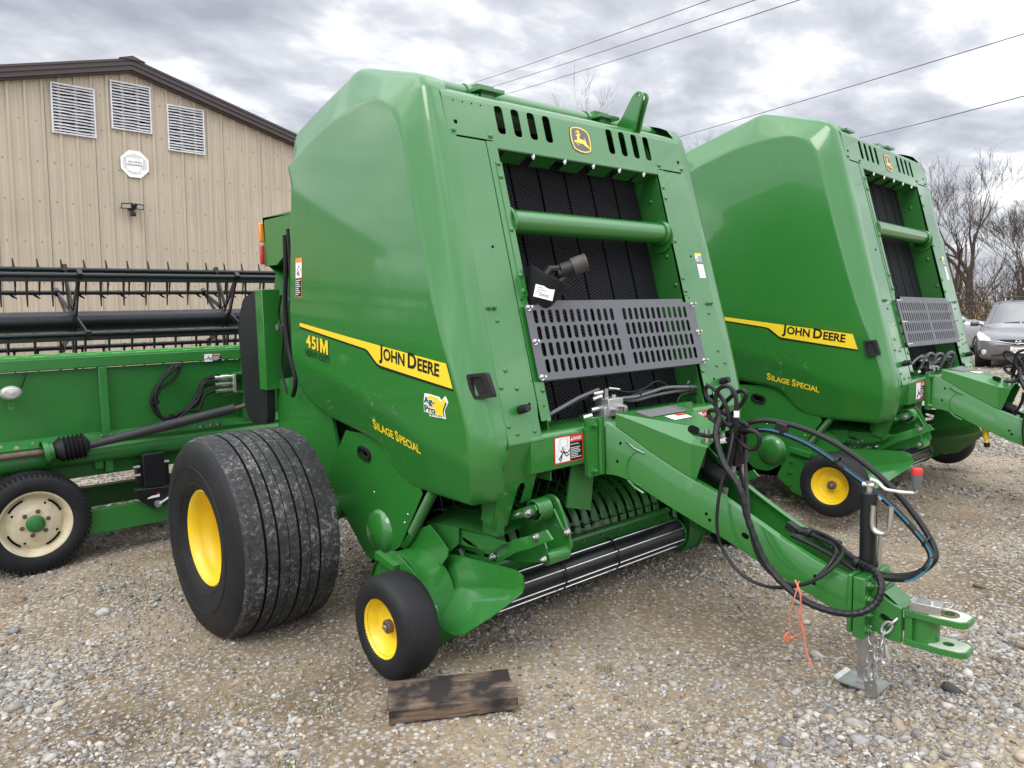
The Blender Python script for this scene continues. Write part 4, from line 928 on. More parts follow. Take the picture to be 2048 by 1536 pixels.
    m = MB(); m.plate(LG_BO, [LG_BI], lambda u, v, w: FP(u, v, .0046 + w), .0004); P('emblem_border', m, DYEL, em)
    m = MB()
    for pl in (DEER1, DEER2, DEER3): m.plate(pl, [], lambda u, v, w: FP(u, v, .0050 + w), .0003)
    P('emblem_deer', m, DYEL, em)
    m = MB()
    for y in (-.83, .83, -.62, .62): m.dome(FP(y, 2.288, .002), FN, .014)
    P('rivets', m, GREEN, tp)
    m = MB()
    for k in range(4): m.dome(FP(-.80 + .052 * k, 2.425, .0018), FN, .005, .001)
    m.box(FP(-.81, 2.325, .002), (.004, .016, .018)); m.box(FP(.81, 2.325, .002), (.004, .016, .018))
    P('punched_holes', m, DARK, tp)
    for s in (-1, 1):
        m = MB(); sy = lambda u: s * u
        col = [(.612, .945), (.858, .945), (.858, 2.258), (.648, 2.258), (.648, 1.03), (.612, 1.03)]
        col = [(.664, .945), (.858, .945), (.858, 2.26), (.655, 2.26), (.655, 1.10), (.664, 1.04)]
        m.plate(col, [], lambda u, v, w: FP(s * u, v, .001 - w), .004)
        m.plate([(.858, .945), (.8582, .945), (.8582, 2.25), (.858, 2.25)], [], lambda u, v, w: FP(s * u, v, .001 - w * 10), .004)
        cl = P('front_column', m, GREEN, fix=True)
        m = MB(); m.plate(fillet([(.592, 1.02), (.652, 1.02), (.652, 2.262), (.592, 2.262)], .006, 2), [], lambda u, v, w: FP(s * u, v, .0035 - w), .004)
        m.plate([(.600, 1.56), (.636, 1.56), (.636, 2.17), (.600, 2.17)], [], lambda u, v, w: FP(s * (u - .014), v, .0065 - w), .003)
        st = P('column_strip', m, GREEN, cl)
        m = MB()
        for z in (1.585, 1.655, 1.86, 2.10, 2.16, 1.49, 1.42, 1.15, 1.02): m.dome(FP(s * .608, z, .004 if not 1.5 < z < 2.2 else .0065), FN, .0125)
        for y, z in ((.80, .985), (.70, .985), (.80, 1.25), (.755, 1.17), (.84, 1.18), (.84, 1.02), (.79, 1.46)): m.dome(FP(s * y, z, .001), FN, .011)
        P('rivets', m, GREEN, cl)
        m = MB()
        for y in (.795, .825): m.hexa(FP(s * y, 1.514, .001), FN, .009, .012)
        P('studs', m, GREEN, cl)
        m = MB()
        for y, z in ((.628, 1.545), (.735, 1.78), (.62, 1.08), (.70, 1.10)): m.box(FP(s * y, z, .002), (.004, .009, .011))
        P('punched_holes', m, DARK, cl)
        m = MB(); c = Vector(FP(s * .761, 1.081, 0)); m.tube([c, c + NF * .012], .017, 12); m.tube([c + NF * .01, c + NF * .055], [.020, .017], 12); P('rubber_stop', m, BLACK, cl)
        if s > 0:
            fq = lambda y0, z0, y1, z1, o: [FP(y0 + .0, z0, o), FP(y1, z0, o), FP(y1, z1, o), FP(y0, z1, o)]
            m = MB(); m.add(fq(.775, 1.755, .835, 1.800, .0018), [(0, 1, 2, 3)]); la_ = P('caution_label', m, DWHT, cl, fix=False); m = MB(); m.add(fq(.798, 1.757, .834, 1.785, .0024), [(0, 1, 2, 3)]); P('label_text_field', m, DPRT, la_, fix=False); m = MB(); m.add(fq(.775, 1.787, .835, 1.800, .0024), [(0, 1, 2, 3)]); P('label_heading', m, DYEL, la_, fix=False); m = MB(); m.add([FP(.779, 1.76, .0024), FP(.793, 1.76, .0024), FP(.786, 1.78, .0024)], [(0, 1, 2)]); P('label_pictogram', m, DRED, la_, fix=False)
            m = MB(); m.add(fq(.778, 1.660, .838, 1.748, .0018), [(0, 1, 2, 3)]); la_ = P('notice_label', m, DWHT, cl, fix=False); m = MB(); m.add(fq(.779, 1.738, .837, 1.747, .0024), [(0, 1, 2, 3)]); P('label_heading', m, DGRY, la_, fix=False); m = MB()
            for k in range(8): m.add(fq(.783, 1.668 + k * .0085, .783 + (.045, .05, .038, .048)[k % 4], 1.6705 + k * .0085, .0024), [(0, 1, 2, 3)])
            P('label_print', m, DPRT, la_, fix=False)
        # chamber wall behind the column
        m = MB(); wl = [(-1.75, .75), (.03, .75), (.03, .95), (FX(2.25) - .004, 2.25), (-.40, 2.50), (-.75, 2.60), (-1.45, 2.28), (-1.75, 1.2)]
        m.plate(wl, [], lambda u, v, w: (u - .006, s * (.590 + w), v), .008); P('chamber_wall', m, GREEN2)
        m = MB(); m.plate([(-1.45, 1.0), (.0, .80), (.0, .95), (FX(2.44) - .03, 2.44), (-.45, 2.50), (-.85, 2.60), (-1.44, 2.26)], [], lambda u, v, w: (u - .01, s * (.84 + w), v), .008); P('outer_wall', m, GREEN2)
        if s > 0:
            m = MB()
            for x, z in ((-.28, 1.95), (-.33, 2.09), (-.22, 1.78), (-.16, 1.62)): m.dome((x, .589, z), (0, -1, 0), .012)
            P('wall_bolts', m, GREEN2)
        # lower leg plate with its slot
        m = MB()
        lg = [(.655, .945), (.866, .945), (.866, .578), (.838, .548), (.772, .566), (.758, .735), (.745, .757), (.722, .757), (.710, .738), (.716, .66), (.66, .665)]
        lx = lambda v: .052 - .33 * (.945 - v)
        m.plate(lg, [], lambda u, v, w: (lx(v) - w, s * u, v), .006)
        m.add([(lx(.945), s * .866, .945), (lx(.58), s * .866, .58), (lx(.58) - .07, s * .868, .60), (lx(.945) - .08, s * .868, .945)], [(0, 1, 2, 3)])
        P('leg_plate', m, GREEN)
    # ---- bright bolts and brackets under the lip
    m = MB()
    for y in (-.36, -.145, .065, .27, .475): m.tube([(FX(2.2) - .016, y, 2.236), (FX(2.2) - .016, y, 2.220)], .009, 6); m.tube([(FX(2.2) - .016, y, 2.220), (FX(2.2) - .016, y, 2.212)], .006, 8)
    P('lip_bolts', m, CHROME, rigid=True)
    m = MB()
    for y in (-.45, -.25, -.04, .17, .37, .54): m.add([(FX(2.23) - .02, y - .07, 2.235), (FX(2.23) - .02, y + .07, 2.235), (FX(2.23) - .10, y + .08, 2.20), (FX(2.23) - .10, y - .06, 2.20)], [(0, 1, 2, 3)])
    P('belt_guides', m, GREEN2, rigid=True)
    # ---- belts
    for k in range(6):
        y0 = -.576 + k * .1935; m = MB(); o = -.155
        pts = [FP(0, .90, o), FP(0, 1.6, o), FP(0, 2.20, o), FP(0, 2.36, o - .005)]; c = Vector(FP(0, 2.36, o - .075))
        for q in range(1, 8):
            a = R(14) + R(150) * q / 7; pts.append((c.x + .07 * math.cos(a), 0, c.z + .07 * math.sin(a)))
        pts.append((c.x - .25, 0, c.z - .55)); vs = []
        for p in pts: vs += [(p[0], y0, p[2]), (p[0], y0 + .181, p[2])]
        n_ = len(pts); m.add(vs, [(2 * i, 2 * i + 1, 2 * i + 3, 2 * i + 2) for i in range(n_ - 1)]); P('belt', m, BELT, fix=False, angle=60)
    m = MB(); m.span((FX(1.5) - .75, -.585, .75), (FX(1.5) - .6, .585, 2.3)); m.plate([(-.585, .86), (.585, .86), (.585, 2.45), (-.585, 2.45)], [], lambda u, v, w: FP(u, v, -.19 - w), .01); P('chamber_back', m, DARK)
    # ---- cross tube
    m = MB(); c = FX(1.908) - .055; m.tube([(c, -.586, 1.908), (c, .586, 1.908)], .056, 32); ct = P('cross_tube', m, GREEN, rigid=True)
    m = MB()
    for s in (-1, 1):
        m.lathe([(.058, 0), (.064, .0), (.070, .012), (.064, .03), (.057, .03)], (c, s * .586, 1.908), (0, -s, 0), 28)
        m.lathe([(.0005, .006), (.090, .006), (.090, 0), (.0005, 0)], (c - .01, s * .586, 1.89), (0, -s, 0), 30)
    P('tube_flange', m, GREEN, ct, rigid=True)
    # ---- grey guard panel
    gp = [(-.635, 1.197), (-.635, 1.512), (-.628, 1.519), (-.556, 1.519), (-.548, 1.537), (.53, 1.537), (.538, 1.519), (.622, 1.519), (.629, 1.512), (.629, 1.197), (.622, 1.190), (.56, 1.188), (-.60, 1.188), (-.628, 1.190)]
    hs = []
    wS = .021 if other else .0265
    for r_ in range(4):
        z = 1.467 - r_ * .0727
        for g_ in range(2):
            for k in range(12):
                y = (-.580 + k * .0468 if g_ == 0 else .030 + k * .0460) + r_ * .005
                hs.append(oval(y, z, wS, .060, 0, 2, min(wS * .42, .010)))
    m = MB(); m.plate(gp, hs, lambda u, v, w: FP(u, v, .022 - w), .003)
    vs = [FP(-.548, 1.5365, .022), FP(.53, 1.5365, .022), FP(.53, 1.54, -.03), FP(-.548, 1.54, -.03)]; m.add(vs, [(0, 1, 2, 3)])
    vs = [FP(-.60, 1.1885, .022), FP(.56, 1.1885, .022), FP(.56, 1.186, -.02), FP(-.60, 1.186, -.02)]; m.add(vs, [(0, 1, 2, 3)])
    gd = P('guard_panel', m, GREYP, fix=False, angle=30)
    m = MB()
    for s in (-1, 1):
        for z in (1.505, 1.356, 1.202): m.hexa(FP(s * .614 - .003, z, .022), FN, .0095, .012); m.tube([FP(s * .614 - .003, z, .03), FP(s * .614 - .003, z, .05)], .006, 8)
    P('panel_bolts', m, CHROME, gd)
    # ---- lower opening: dark apron and roller
    m = MB(); m.plate([(-.59, .95), (.59, .95), (.59, 1.21), (-.59, 1.21)], [], lambda u, v, w: (FX(v) - .30 - w + (v - .95) * .3, u, v), .004); P('rubber_apron', m, DARK)
    # ---- crossbeam with danger label
    m = MB(); sec = fillet([(-.16, .80), (.050, .80), (.050, .955), (.03, .972), (-.16, .985)], .012, 3); n_ = len(sec)
    m.add([(a, -.735, b_) for a, b_ in sec] + [(a, .735, b_) for a, b_ in sec], [(i, (i + 1) % n_, n_ + (i + 1) % n_, n_ + i) for i in range(n_)] + [tuple(range(n_)), tuple(range(2 * n_ - 1, n_ - 1, -1))]); cb = P('crossbeam', m, GREEN, angle=25)
    for s in (-1, 1):
        y0 = -.597 if s < 0 else .425; w_ = .185; z0, z1 = .823, .945; X0 = .0515
        m = MB(); m.plate(fillet([(y0, z0), (y0 + w_, z0), (y0 + w_, z1), (y0, z1)], .005, 2), [], lambda u, v, w: (X0 + w, u, v), .0008); lb = P('danger_label', m, DRED, cb)
        m = MB(); m.span((X0, y0 + .006, z0 + .006), (X0 + .0012, y0 + .098, z1 - .006)); P('label_picture', m, DWHT, lb)
        m = MB(); m.span((X0, y0 + .098, z0 + .006), (X0 + .0013, y0 + w_ - .006, z1 - .034)); P('label_text_field', m, DBLK, lb)
        m = MB(); vs, fs, W = lettering([('DANGER', 1)], .02, .05); m.add([(X0 + .0016, y0 + .116 + a * .058, z1 - .026 + b_ * .015) for a, b_ in vs], fs); m.add([(X0 + .0016, y0 + .103, z1 - .027), (X0 + .0016, y0 + .114, z1 - .027), (X0 + .0016, y0 + .1085, z1 - .012)], [(0, 1, 2)])
        r_ = random.Random(3)
        for k in range(9):
            if k in (1,): continue
            zz = z1 - .044 - k * .0075; m.span((X0 + .0010, y0 + .103, zz - .0012), (X0 + .0016, y0 + .103 + r_.uniform(.045, .074), zz + .0012))
        P('label_lettering', m, DWHT, lb, fix=False)
        m = MB()
        T_ = lambda pts, r: m.tube([(X0 + .0016, y0 + .006 + a * .092, z0 + .006 + b_ * .11) for a, b_ in pts], r, 5)
        T_([(.22, .12), (.42, .30), (.55, .42)], .0030); T_([(.55, .42), (.82, .34), (.98, .47)], .0028); T_([(.55, .40), (.75, .22), (.95, .28)], .0026); T_([(.52, .44), (.50, .62)], .0024); T_([(.45, .34), (.40, .16), (.30, .05)], .0026); m.dome((X0 + .001, y0 + .006 + .40 * .092, z0 + .006 + .43 * .11), (1, 0, 0), .0058, .001)
        P('label_pictogram', m, DBLK, lb)
        m = MB(); T_([(.25, .45), (.22, .75), (.30, .92), (.85, .98), (.86, .55), (.60, .50), (.45, .55), (.30, .50)], .0008); T_([(.38, .90), (.38, .62), (.80, .62), (.80, .92)], .0006); T_([(.2, .4), (.1, .35), (.08, .25), (.15, .2)], .0007); P('label_drawing', m, DPRT, lb)
        m = MB(); m.plate(fillet([(s * .405, .738), (s * .290, .738), (s * .290, 1.008), (s * .405, 1.008)], .012, 3), [], lambda u, v, w: (.0525 + w, u, v), .022); fl_ = P('mount_flange', m, GREEN, cb)
        m = MB()
        for z in (.975, .765): m.hexa((.0745, s * .365, z), (1, 0, 0), .014, .014)
        P('mount_bolts', m, GREEN, fl_)
        m = MB(); m.tube([(.08, s * .325, .745), (.08, s * .325, 1.0)], .010, 6); P('weld_rib', m, GREEN, fl_)
    m = MB(); m.add([(.0, -.430, .80), (.0, -.275, .80), (.0, -.31, .556), (.0, -.471, .60), (-.012, -.430, .80), (-.012, -.275, .80), (-.012, -.31, .556), (-.012, -.471, .60)], [(0, 1, 2, 3), (4, 5, 6, 7), (0, 1, 5, 4), (1, 2, 6, 5), (2, 3, 7, 6), (3, 0, 4, 7)]); P('hanger_plate', m, GREEN2)
    # ---- tongue
    TX = [.05, .12, .2, .45, .6, 1.16]; TY = [.295, .265, .235, .15, .125, .10]
    tb = lambda x: np.interp(x, [.05, .115, .176, .338, .468, .657, .82, .974, 1.135], [.735, .735, .716, .622, .553, .480, .408, .352, .293])
    tt = lambda x: np.interp(x, [.05, .14, .273, .437, .571, .70, .868, 1.018, 1.115, 1.163], [.995, .945, .851, .752, .695, .628, .546, .486, .462, .454])
    xs = np.linspace(.075, 1.128, 40)
    for s in (-1, 1):
        m = MB(); vs = []
        for x in xs:
            y = float(np.interp(x, TX, TY)); zt, zb = float(tt(x)), float(tb(x)); fl_ = .034
            for (yy, zz) in ((y, zb), (y, zt - .006), (y - .003, zt - .001), (y - .008, zt), (y - fl_, zt), (y - fl_, zt - .006), (y - .010, zt - .008), (y - .010, zb)): vs.append((x, s * yy, zz))
        k = 8; m.add(vs, [(i * k + j, i * k + (j + 1) % k, (i + 1) * k + (j + 1) % k, (i + 1) * k + j) for i in range(len(xs) - 1) for j in range(k)]); tp_ = P('tongue_rail', m, GREEN, angle=35)
        m = MB()
        for x, z in ((.52, .60), (.535, .575), (1.0, .43), (.995, .40), (.14, .885), (.125, .80)):
            y = float(np.interp(x, TX, TY)); m.dome((x, s * (y + .0005), z), (0, s, 0), .008, .0015)
        m.plate(oval(.70, .535, .035, .022, R(-25), 4), [], lambda u, v, w: (u, s * (float(np.interp(u, TX, TY)) + .0012 - w), v), .001)
        P('rail_holes', m, DARK, tp_)
        m = MB(); 
        for zc_, a0 in ((.0, 0),):
            cpts = [(.255 - .085 * math.sin(R(q)), .775 + .085 * math.cos(R(q))) for q in range(10, 171, 16)]
            m.tube([(a, s * (float(np.interp(a, TX, TY)) + .001), b_) for a, b_ in cpts], .0032, 5)
        m.tube([(a, s * (float(np.interp(a, TX, TY)) + .002), b_) for a, b_ in ((.17, .895), (.205, .865), (.25, .845))], .006, 6); m.tube([(a, s * (float(np.interp(a, TX, TY)) + .002), b_) for a, b_ in ((.175, .715), (.205, .685), (.245, .662))], .007, 6)
        P('weld_bead', m, GREEN, tp_)
    m = MB(); vs = []
    for x in xs[:30]: y = float(np.interp(x, TX, TY)) - .012; z = float(tb(x)) + .02; vs += [(x, -y, z), (x, y, z)]
    m.add(vs, [(2 * i, 2 * i + 1, 2 * i + 3, 2 * i + 2) for i in range(29)]); P('tongue_floor', m, GREEN2, fix=False)
    # cover over the root of the tongue
    m = MB(); cx = np.linspace(.118, .47, 16); vs = []
    for x in cx:
        y = float(np.interp(x, TX, TY)) - .004; t_ = (x - .118) / .352; zt = 1.019 - .126 * t_; zl = float(tt(x)) + .003; yr = .25 - (.25 - .045) * t_; zr = 1.021 - .066 * t_
        vs += [(x, -y, zl), (x, -y, zt), (x, -min(yr, y - .002), zr), (x, min(yr, y - .002), zr), (x, y, zt), (x, y, zl)]
    for j in range(6):   # front edge leans forward at the top
        a = list(vs[-6 + j]); vs[-6 + j] = (a[0] + max(0, (a[2] - .745)) * .38, a[1], a[2])
    m.add(vs, [(i * 6 + j, i * 6 + j + 1, (i + 1) * 6 + j + 1, (i + 1) * 6 + j) for i in range(15) for j in range(5)]); cv = P('tongue_cover', m, GREEN, angle=12, fix=False)
    m = MB()
    for a, b_, mm_ in ((.145, .245, 0),):
        pass
    def covz(x): return 1.021 - .066 * (x - .118) / .352 + .0022
    m.add([(.14, -.16, covz(.14)), (.235, -.165, covz(.235)), (.235, .13, covz(.235)), (.14, .16, covz(.14))], [(0, 1, 2, 3)]); P('cover_label', m, DGRY, cv, fix=False)
    m = MB()
    for k in range(12): x = .146 + k * .0075; m.add([(x, -.15, covz(x) + .0008), (x + .003, -.15, covz(x + .003) + .0008), (x + .003, .10 + .03 * ((k * 7) % 3), covz(x + .003) + .0008), (x, .10 + .03 * ((k * 7) % 3), covz(x) + .0008)], [(0, 1, 2, 3)])
    P('cover_label_print', m, DPRT, cv, fix=False)
    m = MB(); m.add([(.25, -.07, covz(.25)), (.31, -.075, covz(.31)), (.31, .06, covz(.31)), (.25, .07, covz(.25))], [(0, 1, 2, 3)]); P('cover_notice', m, DWHT, cv, fix=False)
    m = MB(); m.add([(.252, .0, covz(.252) + .0008), (.275, .0, covz(.275) + .0008), (.275, .065, covz(.275) + .0008), (.252, .068, covz(.252) + .0008)], [(0, 1, 2, 3)]); P('cover_notice_red', m, DRED, cv, fix=False)
    ch = oval(.425, -.094, .055, .034, 0, 5); m = MB(); m.plate(ch, [], lambda u, v, w: (u, v, .956 - (u - .425) * .30 + (v + .094) * .66 + w), .0015); P('cover_opening', m, DARK, cv)
    m = MB(); m.tube([(-.02, 0, .90), (.25, 0, .84), (.52, 0, .73)], .036, 14); P('drive_shaft', m, BLACK)
    # ---- hitch
    m = MB(); m.span((1.128, -.112, .245), (1.146, .112, .472)); m.span((1.150, -.112, .232), (1.196, .112, .468)); hd = P('hitch_plate', m, GREEN, bevel=.004)
    m = MB()
    for s in (-1, 1):
        for z in (.44, .385, .325, .265): m.hexa((1.196, s * .088, z), (1, 0, 0), .015, .014)
    P('hitch_bolts', m, GREEN, hd)
    for s in (-1, 1):
        m = MB(); pl = [(1.196, .27), (1.196, .452), (1.21, .455), (1.228, .425), (1.25, .398), (1.28, .382), (1.312, .373), (1.312, .243), (1.265, .243), (1.215, .262)]
        m.plate(pl, [oval(1.262, .315, .062, .030, R(-28), 5)], lambda u, v, w: (u, s * (.052 + w), v), .018); P('hitch_cheek', m, GREEN)
    m = MB(); m.span((1.196, -.052, .40), (1.24, .052, .425)); m.add([(1.205, -.052, .44), (1.205, .052, .44), (1.312, .052, .366), (1.312, -.052, .366)], [(0, 1, 2, 3)]); P('hitch_web', m, GREEN, fix=False)
    for z, nm in ((.348, 0), (.238, 1)):
        m = MB(); ou = [(1.318, -.062), (1.44, -.062), (1.505, -.052), (1.522, -.032), (1.522, .032), (1.505, .052), (1.44, .062), (1.318, .062)]
        m.plate(ou, [oval(1.450, 0, .036, .036, 0, 6)], lambda u, v, w: (u, v, z + w), .022, side=True); cp = P('clevis_plate', m, GREEN)
        m = MB(); m.plate([(1.40, -.056), (1.44, -.057), (1.498, -.048), (1.515, -.030), (1.515, .030), (1.498, .048), (1.44, .057), (1.40, .056)], [oval(1.450, 0, .040, .040, 0, 6)], lambda u, v, w: (u, v, z + .0222 + w), .0008); P('pale_face', m, PALE, cp)
        if nm == 0: m = MB(); m.lathe([(.019, 0), (.034, 0), (.034, .003), (.019, .003)], (1.45, 0, z + .0232), (0, 0, 1), 24); P('pin_bush', m, RUST, cp)
    m = MB(); m.tube([(1.37, 0, .258), (1.37, 0, .35)], .05, 24); m.span((1.318, -.055, .25), (1.345, .055, .352)); P('clevis_core', m, GREEN)
    m = MB(); bxr = Matrix.Rotation(R(8), 3, 'Z'); m.box((1.385, -.018, .388), (.095, .07, .034), bxr); m.box((1.335, -.018, .392), (.006, .10, .05), bxr); m.tube([(1.40, -.03, .39), (1.40, -.03, .415)], .008, 8); m.tube(smooth([(1.42, .02, .40), (1.45, .03, .408), (1.455, -.01, .40), (1.43, -.02, .394)], 4), .002, 5); P('hitch_bracket', m, CHROME, bevel=.003)
    # ---- jack
    jx, jy = 1.157, 0.0
    m = MB(); m.tube([(jx, jy, .40), (jx, jy, .772)], .031, 24); m.lathe([(.031, 0), (.029, .004), (.0005, .005)], (jx, jy, .772), (0, 0, 1), 24); jk = P('jack', m, BSTEEL)
    m = MB(); m.box((jx, jy, .15), (.047, .047, .27)); m.box((jx - .012, jy - .0245, .14), (.004, .002, .2)); P('jack_leg', m, STEEL, jk, bevel=.004)
    m = MB(); m.span((jx - .085, jy - .062, .008), (jx + .075, jy + .062, .014)); m.add([(jx - .085, jy - .062, .014), (jx - .085, jy + .062, .014), (jx - .10, jy + .055, .024), (jx - .10, jy - .055, .024)], [(0, 1, 2, 3)]); P('jack_foot', m, STEEL, jk)
    m = MB(); m.tube([(jx, jy, .77), (jx, jy, .815)], .014, 12); m.tube([(jx - .022, jy - .004, .803), (jx + .022, jy - .004, .803)], .010, 10); m.tube(smooth([(jx + .005, jy, .826), (jx + .03, jy, .818), (jx + .055, jy, .798), (jx + .08, jy, .793), (jx + .15, jy, .795), (jx + .168, jy, .80), (jx + .172, jy, .815)], 5), .0068, 10); P('jack_crank', m, CHROME, jk)
    m = MB(); m.lathe([(.0005, 0), (.014, 0), (.016, .01), (.018, .055)], (jx + .172, jy, .812), (0, 0, 1), 18); P('crank_grip', m, GREYP, jk)
    m = MB(); m.lathe([(.0185, 0), (.019, .018), (.017, .024), (.0005, .026)], (jx + .172, jy, .866), (0, 0, 1), 18); P('grip_cap', m, DRED, jk)
    m = MB(); m.tube([(1.20, -.02, .45), (1.214, -.035, .54), (1.222, -.04, .634)], .009, 10); m.tube(smooth([(1.190, -.04, .735), (1.188, -.04, .672), (1.192, -.04, .646), (1.206, -.04, .634), (1.232, -.04, .634), (1.247, -.04, .650), (1.252, -.04, .682), (1.255, -.04, .742)], 5), .0105, 12); P('hose_fork', m, CHROME)
    if other:
        m = MB(); m.tube([(.365, -.10, .60), (.375, -.10, .53)], .020, 14); m.tube([(.375, -.10, .53), (.379, -.10, .495)], [.014, .013], 12); yc = P('electrical_plug', m, DYEL); m = MB(); m.tube([(.379, -.10, .497), (.381, -.10, .465)], [.022, .017], 12); P('plug_cap', m, BLACK, yc)
    # ---- valve block
    m = MB(); m.box((-.03, -.135, 1.03), (.09, .108, .085)); m.box((-.03, -.18, 1.0), (.07, .05, .07)); vb = P('valve_block', m, BSTEEL if other else ALU, bevel=.004)
    m = MB()
    for a, b_, r_ in (((.015, -.16, 1.02), (.045, -.16, 1.02), .010), ((.015, -.105, 1.03), (.05, -.105, 1.03), .010), ((.04, -.16, 1.02), (.04, -.16, 1.0), .009), ((.05, -.105, 1.03), (.05, -.105, 1.005), .010), ((-.03, -.155, 1.07), (-.03, -.155, 1.118), .011), ((-.03, -.19, 1.085), (-.03, -.255, 1.075), .010), ((-.03, -.185, 1.105), (-.03, -.25, 1.10), .010), ((-.03, -.19, 1.03), (-.03, -.27, 1.025), .014), ((-.03, -.27, 1.0), (-.03, -.33, .995), .016), ((-.03, -.14, 1.118), (-.03, -.06, 1.105), .008), ((-.03, -.10, 1.07), (-.03, -.10, 1.085), .012)):
        m.tube([a, b_], r_, 8)
    P('hose_fittings', m, CHROME, vb)
    for nm in range(8):
        pts = globals()['VH%d' % nm]; m = MB(); sh_ = [(p[0] - .02 * (nm % 3), p[1], p[2]) for p in pts]; m.tube(smooth(sh_, 6), .0085 if nm not in (2, 6, 7) else .0058, 8); P('hydraulic_hose', m, HOSEG if nm in (0, 3, 4, 7) else HOSE)
    m = MB()
    for (y, z) in ((-.40, 1.065), (.10, 1.07), (.52, 1.06)): m.lathe([(.024, -.004), (.026, -.004), (.026, .004), (.024, .004)], (-.045, y, z), (0, 1, .2), 14, True)
    P('cable_tie', m, BLACK)
    if other:
        m = MB()
        for y, z in ((-.20, 1.06), (.02, 1.05), (.3, 1.05)): m.tube(smooth([(-.05, y, z - .05), (.0, y + .02, z + .06), (.02, y + .10, z + .05), (-.02, y + .14, z - .06)], 6), .011, 8)
        P('hydraulic_hose', m, GREYP)
    # ---- tongue hoses
    m = MB(); pts = smooth(H_CONDUIT, 14); rad = [.0135 + .0012 * math.sin(i * 1.6) for i in range(len(pts))]; m.tube(pts, rad, 10); P('corrugated_conduit', m, HOSE)
    for q in (H_THIN1, H_THIN2): m = MB(); m.tube(smooth(q, 8), .0072, 8); P('hydraulic_hose', m, HOSE)
    for q in (H_BIG1, H_BIG2): m = MB(); m.tube(smooth(q, 8), .0115, 10); P('hydraulic_hose', m, HOSE)
    m = MB(); bp2 = smooth(H_BIG2, 8)
    for i in range(12, 75):
        if i in (30, 31, 46, 47, 58): continue
        a, b_ = bp2[i], bp2[i + 1]; t_ = (b_ - a).normalized(); n_ = t_.cross(Vector((0, 1, 0))).normalized() * .0038; o = Vector((0, -.0117, 0)); o2 = n_ * 1.6
        m.add([a + o - n_ + o2, a + o + n_ + o2, b_ + o + n_ + o2, b_ + o - n_ + o2], [(0, 1, 2, 3)])
    P('hose_marking', m, DBLUE, fix=False)
    vs, fs, W = lettering([('GATES', 1)], .02, .06); pa = bp2[38]; tdir = (bp2[42] - bp2[38]).normalized(); ndir = Vector((0, 1, 0)).cross(tdir).normalized()
    if ndir.z < 0: ndir = -ndir
    m = MB(); m.add([pa + Vector((0, -.0126, 0)) + tdir * (a * .036) + ndir * (b_ * .0085 - .006) for a, b_ in vs], fs); P('hose_lettering', m, DWHT, fix=False)
    m = MB(); m.box((.79, .01, .985), (.045, .04, .045), Matrix.Rotation(R(12), 3, 'Y')); P('hose_clamp', m, BLACK, bevel=.003)
    m = MB()
    for q in (bp2[30], bp2[52], bp2[66]): m.lathe([(.021, -.004), (.023, -.004), (.023, .004), (.021, .004)], q + Vector((.004, .005, .004)), (1, 0, -.6), 12, True)
    P('cable_tie', m, BLACK)
    for q in (L1, L2, L3, L4, L5, V1, V2, V3): m = MB(); m.tube(smooth(q, 7), .0098, 8); P('hydraulic_hose', m, HOSE)
    m = MB()
    for p, d in ((L3[-1], (0, 0, 1)), (L2[8], (0, 0, 1)), (L2[-1], (1, 0, .3))): m.tube([Vector(p) - Vector(d) * .014, Vector(p) + Vector(d) * .014], .0118, 10)
    P('hose_tag', m, DWHT)
    m = MB()
    for x, y, z, l_ in ((.545, -.03, .70, .10), (.60, .03, .80, .08), (.575, 0, .86, .09)): m.tube([(x, y, z), (x - l_ * .12, y, z - l_)], [.015, .012], 8)
    P('hose_couplers', m, STEEL)
    m = MB(); m.tube([(.505, -.11, .965), (.505, -.11, .90)], .012, 12); P('holder_sleeve', m, CHROME); m = MB(); m.tube([(.488, -.115, .90), (.475, -.12, .80)], .017, 10); m.tube([(.60, .0, .95), (.585, .0, .80)], .02, 8); m.box((.60, .01, .845), (.05, .05, .05)); P('hose_holder', m, BSTEEL)
    m = MB()
    for q, w_ in ((Vector((1.045, -.02, .545)), .02), (Vector((.93, -.02, .574)), .02), (Vector((1.13, -.035, .50)), .018)): m.lathe([(w_, -.008), (w_ + .003, -.008), (w_ + .003, .008), (w_, .008)], q, (1, 0, -.45), 12, True)
    m.box((.862, -.025, .582), (.05, .04, .03), Matrix.Rotation(R(25), 3, 'Y')); P('cable_clip', m, BLACK)
    m = MB(); m.tube(smooth([(.87, .0, .572), (.97, .02, .55), (1.06, .02, .51), (1.13, .02, .48)], 5), .010, 8); m.tube(smooth([(.87, -.05, .560), (.97, -.04, .53), (1.06, -.04, .50), (1.13, -.04, .47)], 5), .012, 8); P('hydraulic_hose', m, HOSE)
    # ---- pickup
    for s in (-1, 1):
        PZ[0] = 0.0
        lowpl = [(-1.113, .904), (-1.25, .735), (-1.323, .640), (-1.155, .439), (-.968, .281), (-.93, .268), (-.855, .268), (-.82, .28), (-.646, .390), (-.448, .676), (-.50, .76), (-.72, .91)]
        hc = oval(-.930, .808, .085, .034, R(-12), 6)
        m = MB(); m.plate(lowpl, [hc], lambda u, v, w: (u, s * (.955 - w), v), .006)
        dm = MB(); lp = P('lower_side_plate', m, GREEN)
        m = MB(); m.lathe([(.112, -.004), (.112, 0), (.104, .012), (.085, .028), (.05, .042), (.0005, .048)], (-.82, s * .955, .428), (0, s, 0), 32); P('bearing_dome', m, GREEN, lp)
        m = MB(); m.plate(oval(-.930, .808, .115, .064, R(-12), 6), [hc], lambda u, v, w: (u, s * (.956 + .012 - w), v), .014); m.plate(oval(-.930, .808, .09, .04, R(-12), 6), [], lambda u, v, w: (u, s * (.92 + w), v), .003); P('grab_handle', m, BLACK, lp)
        m = MB()
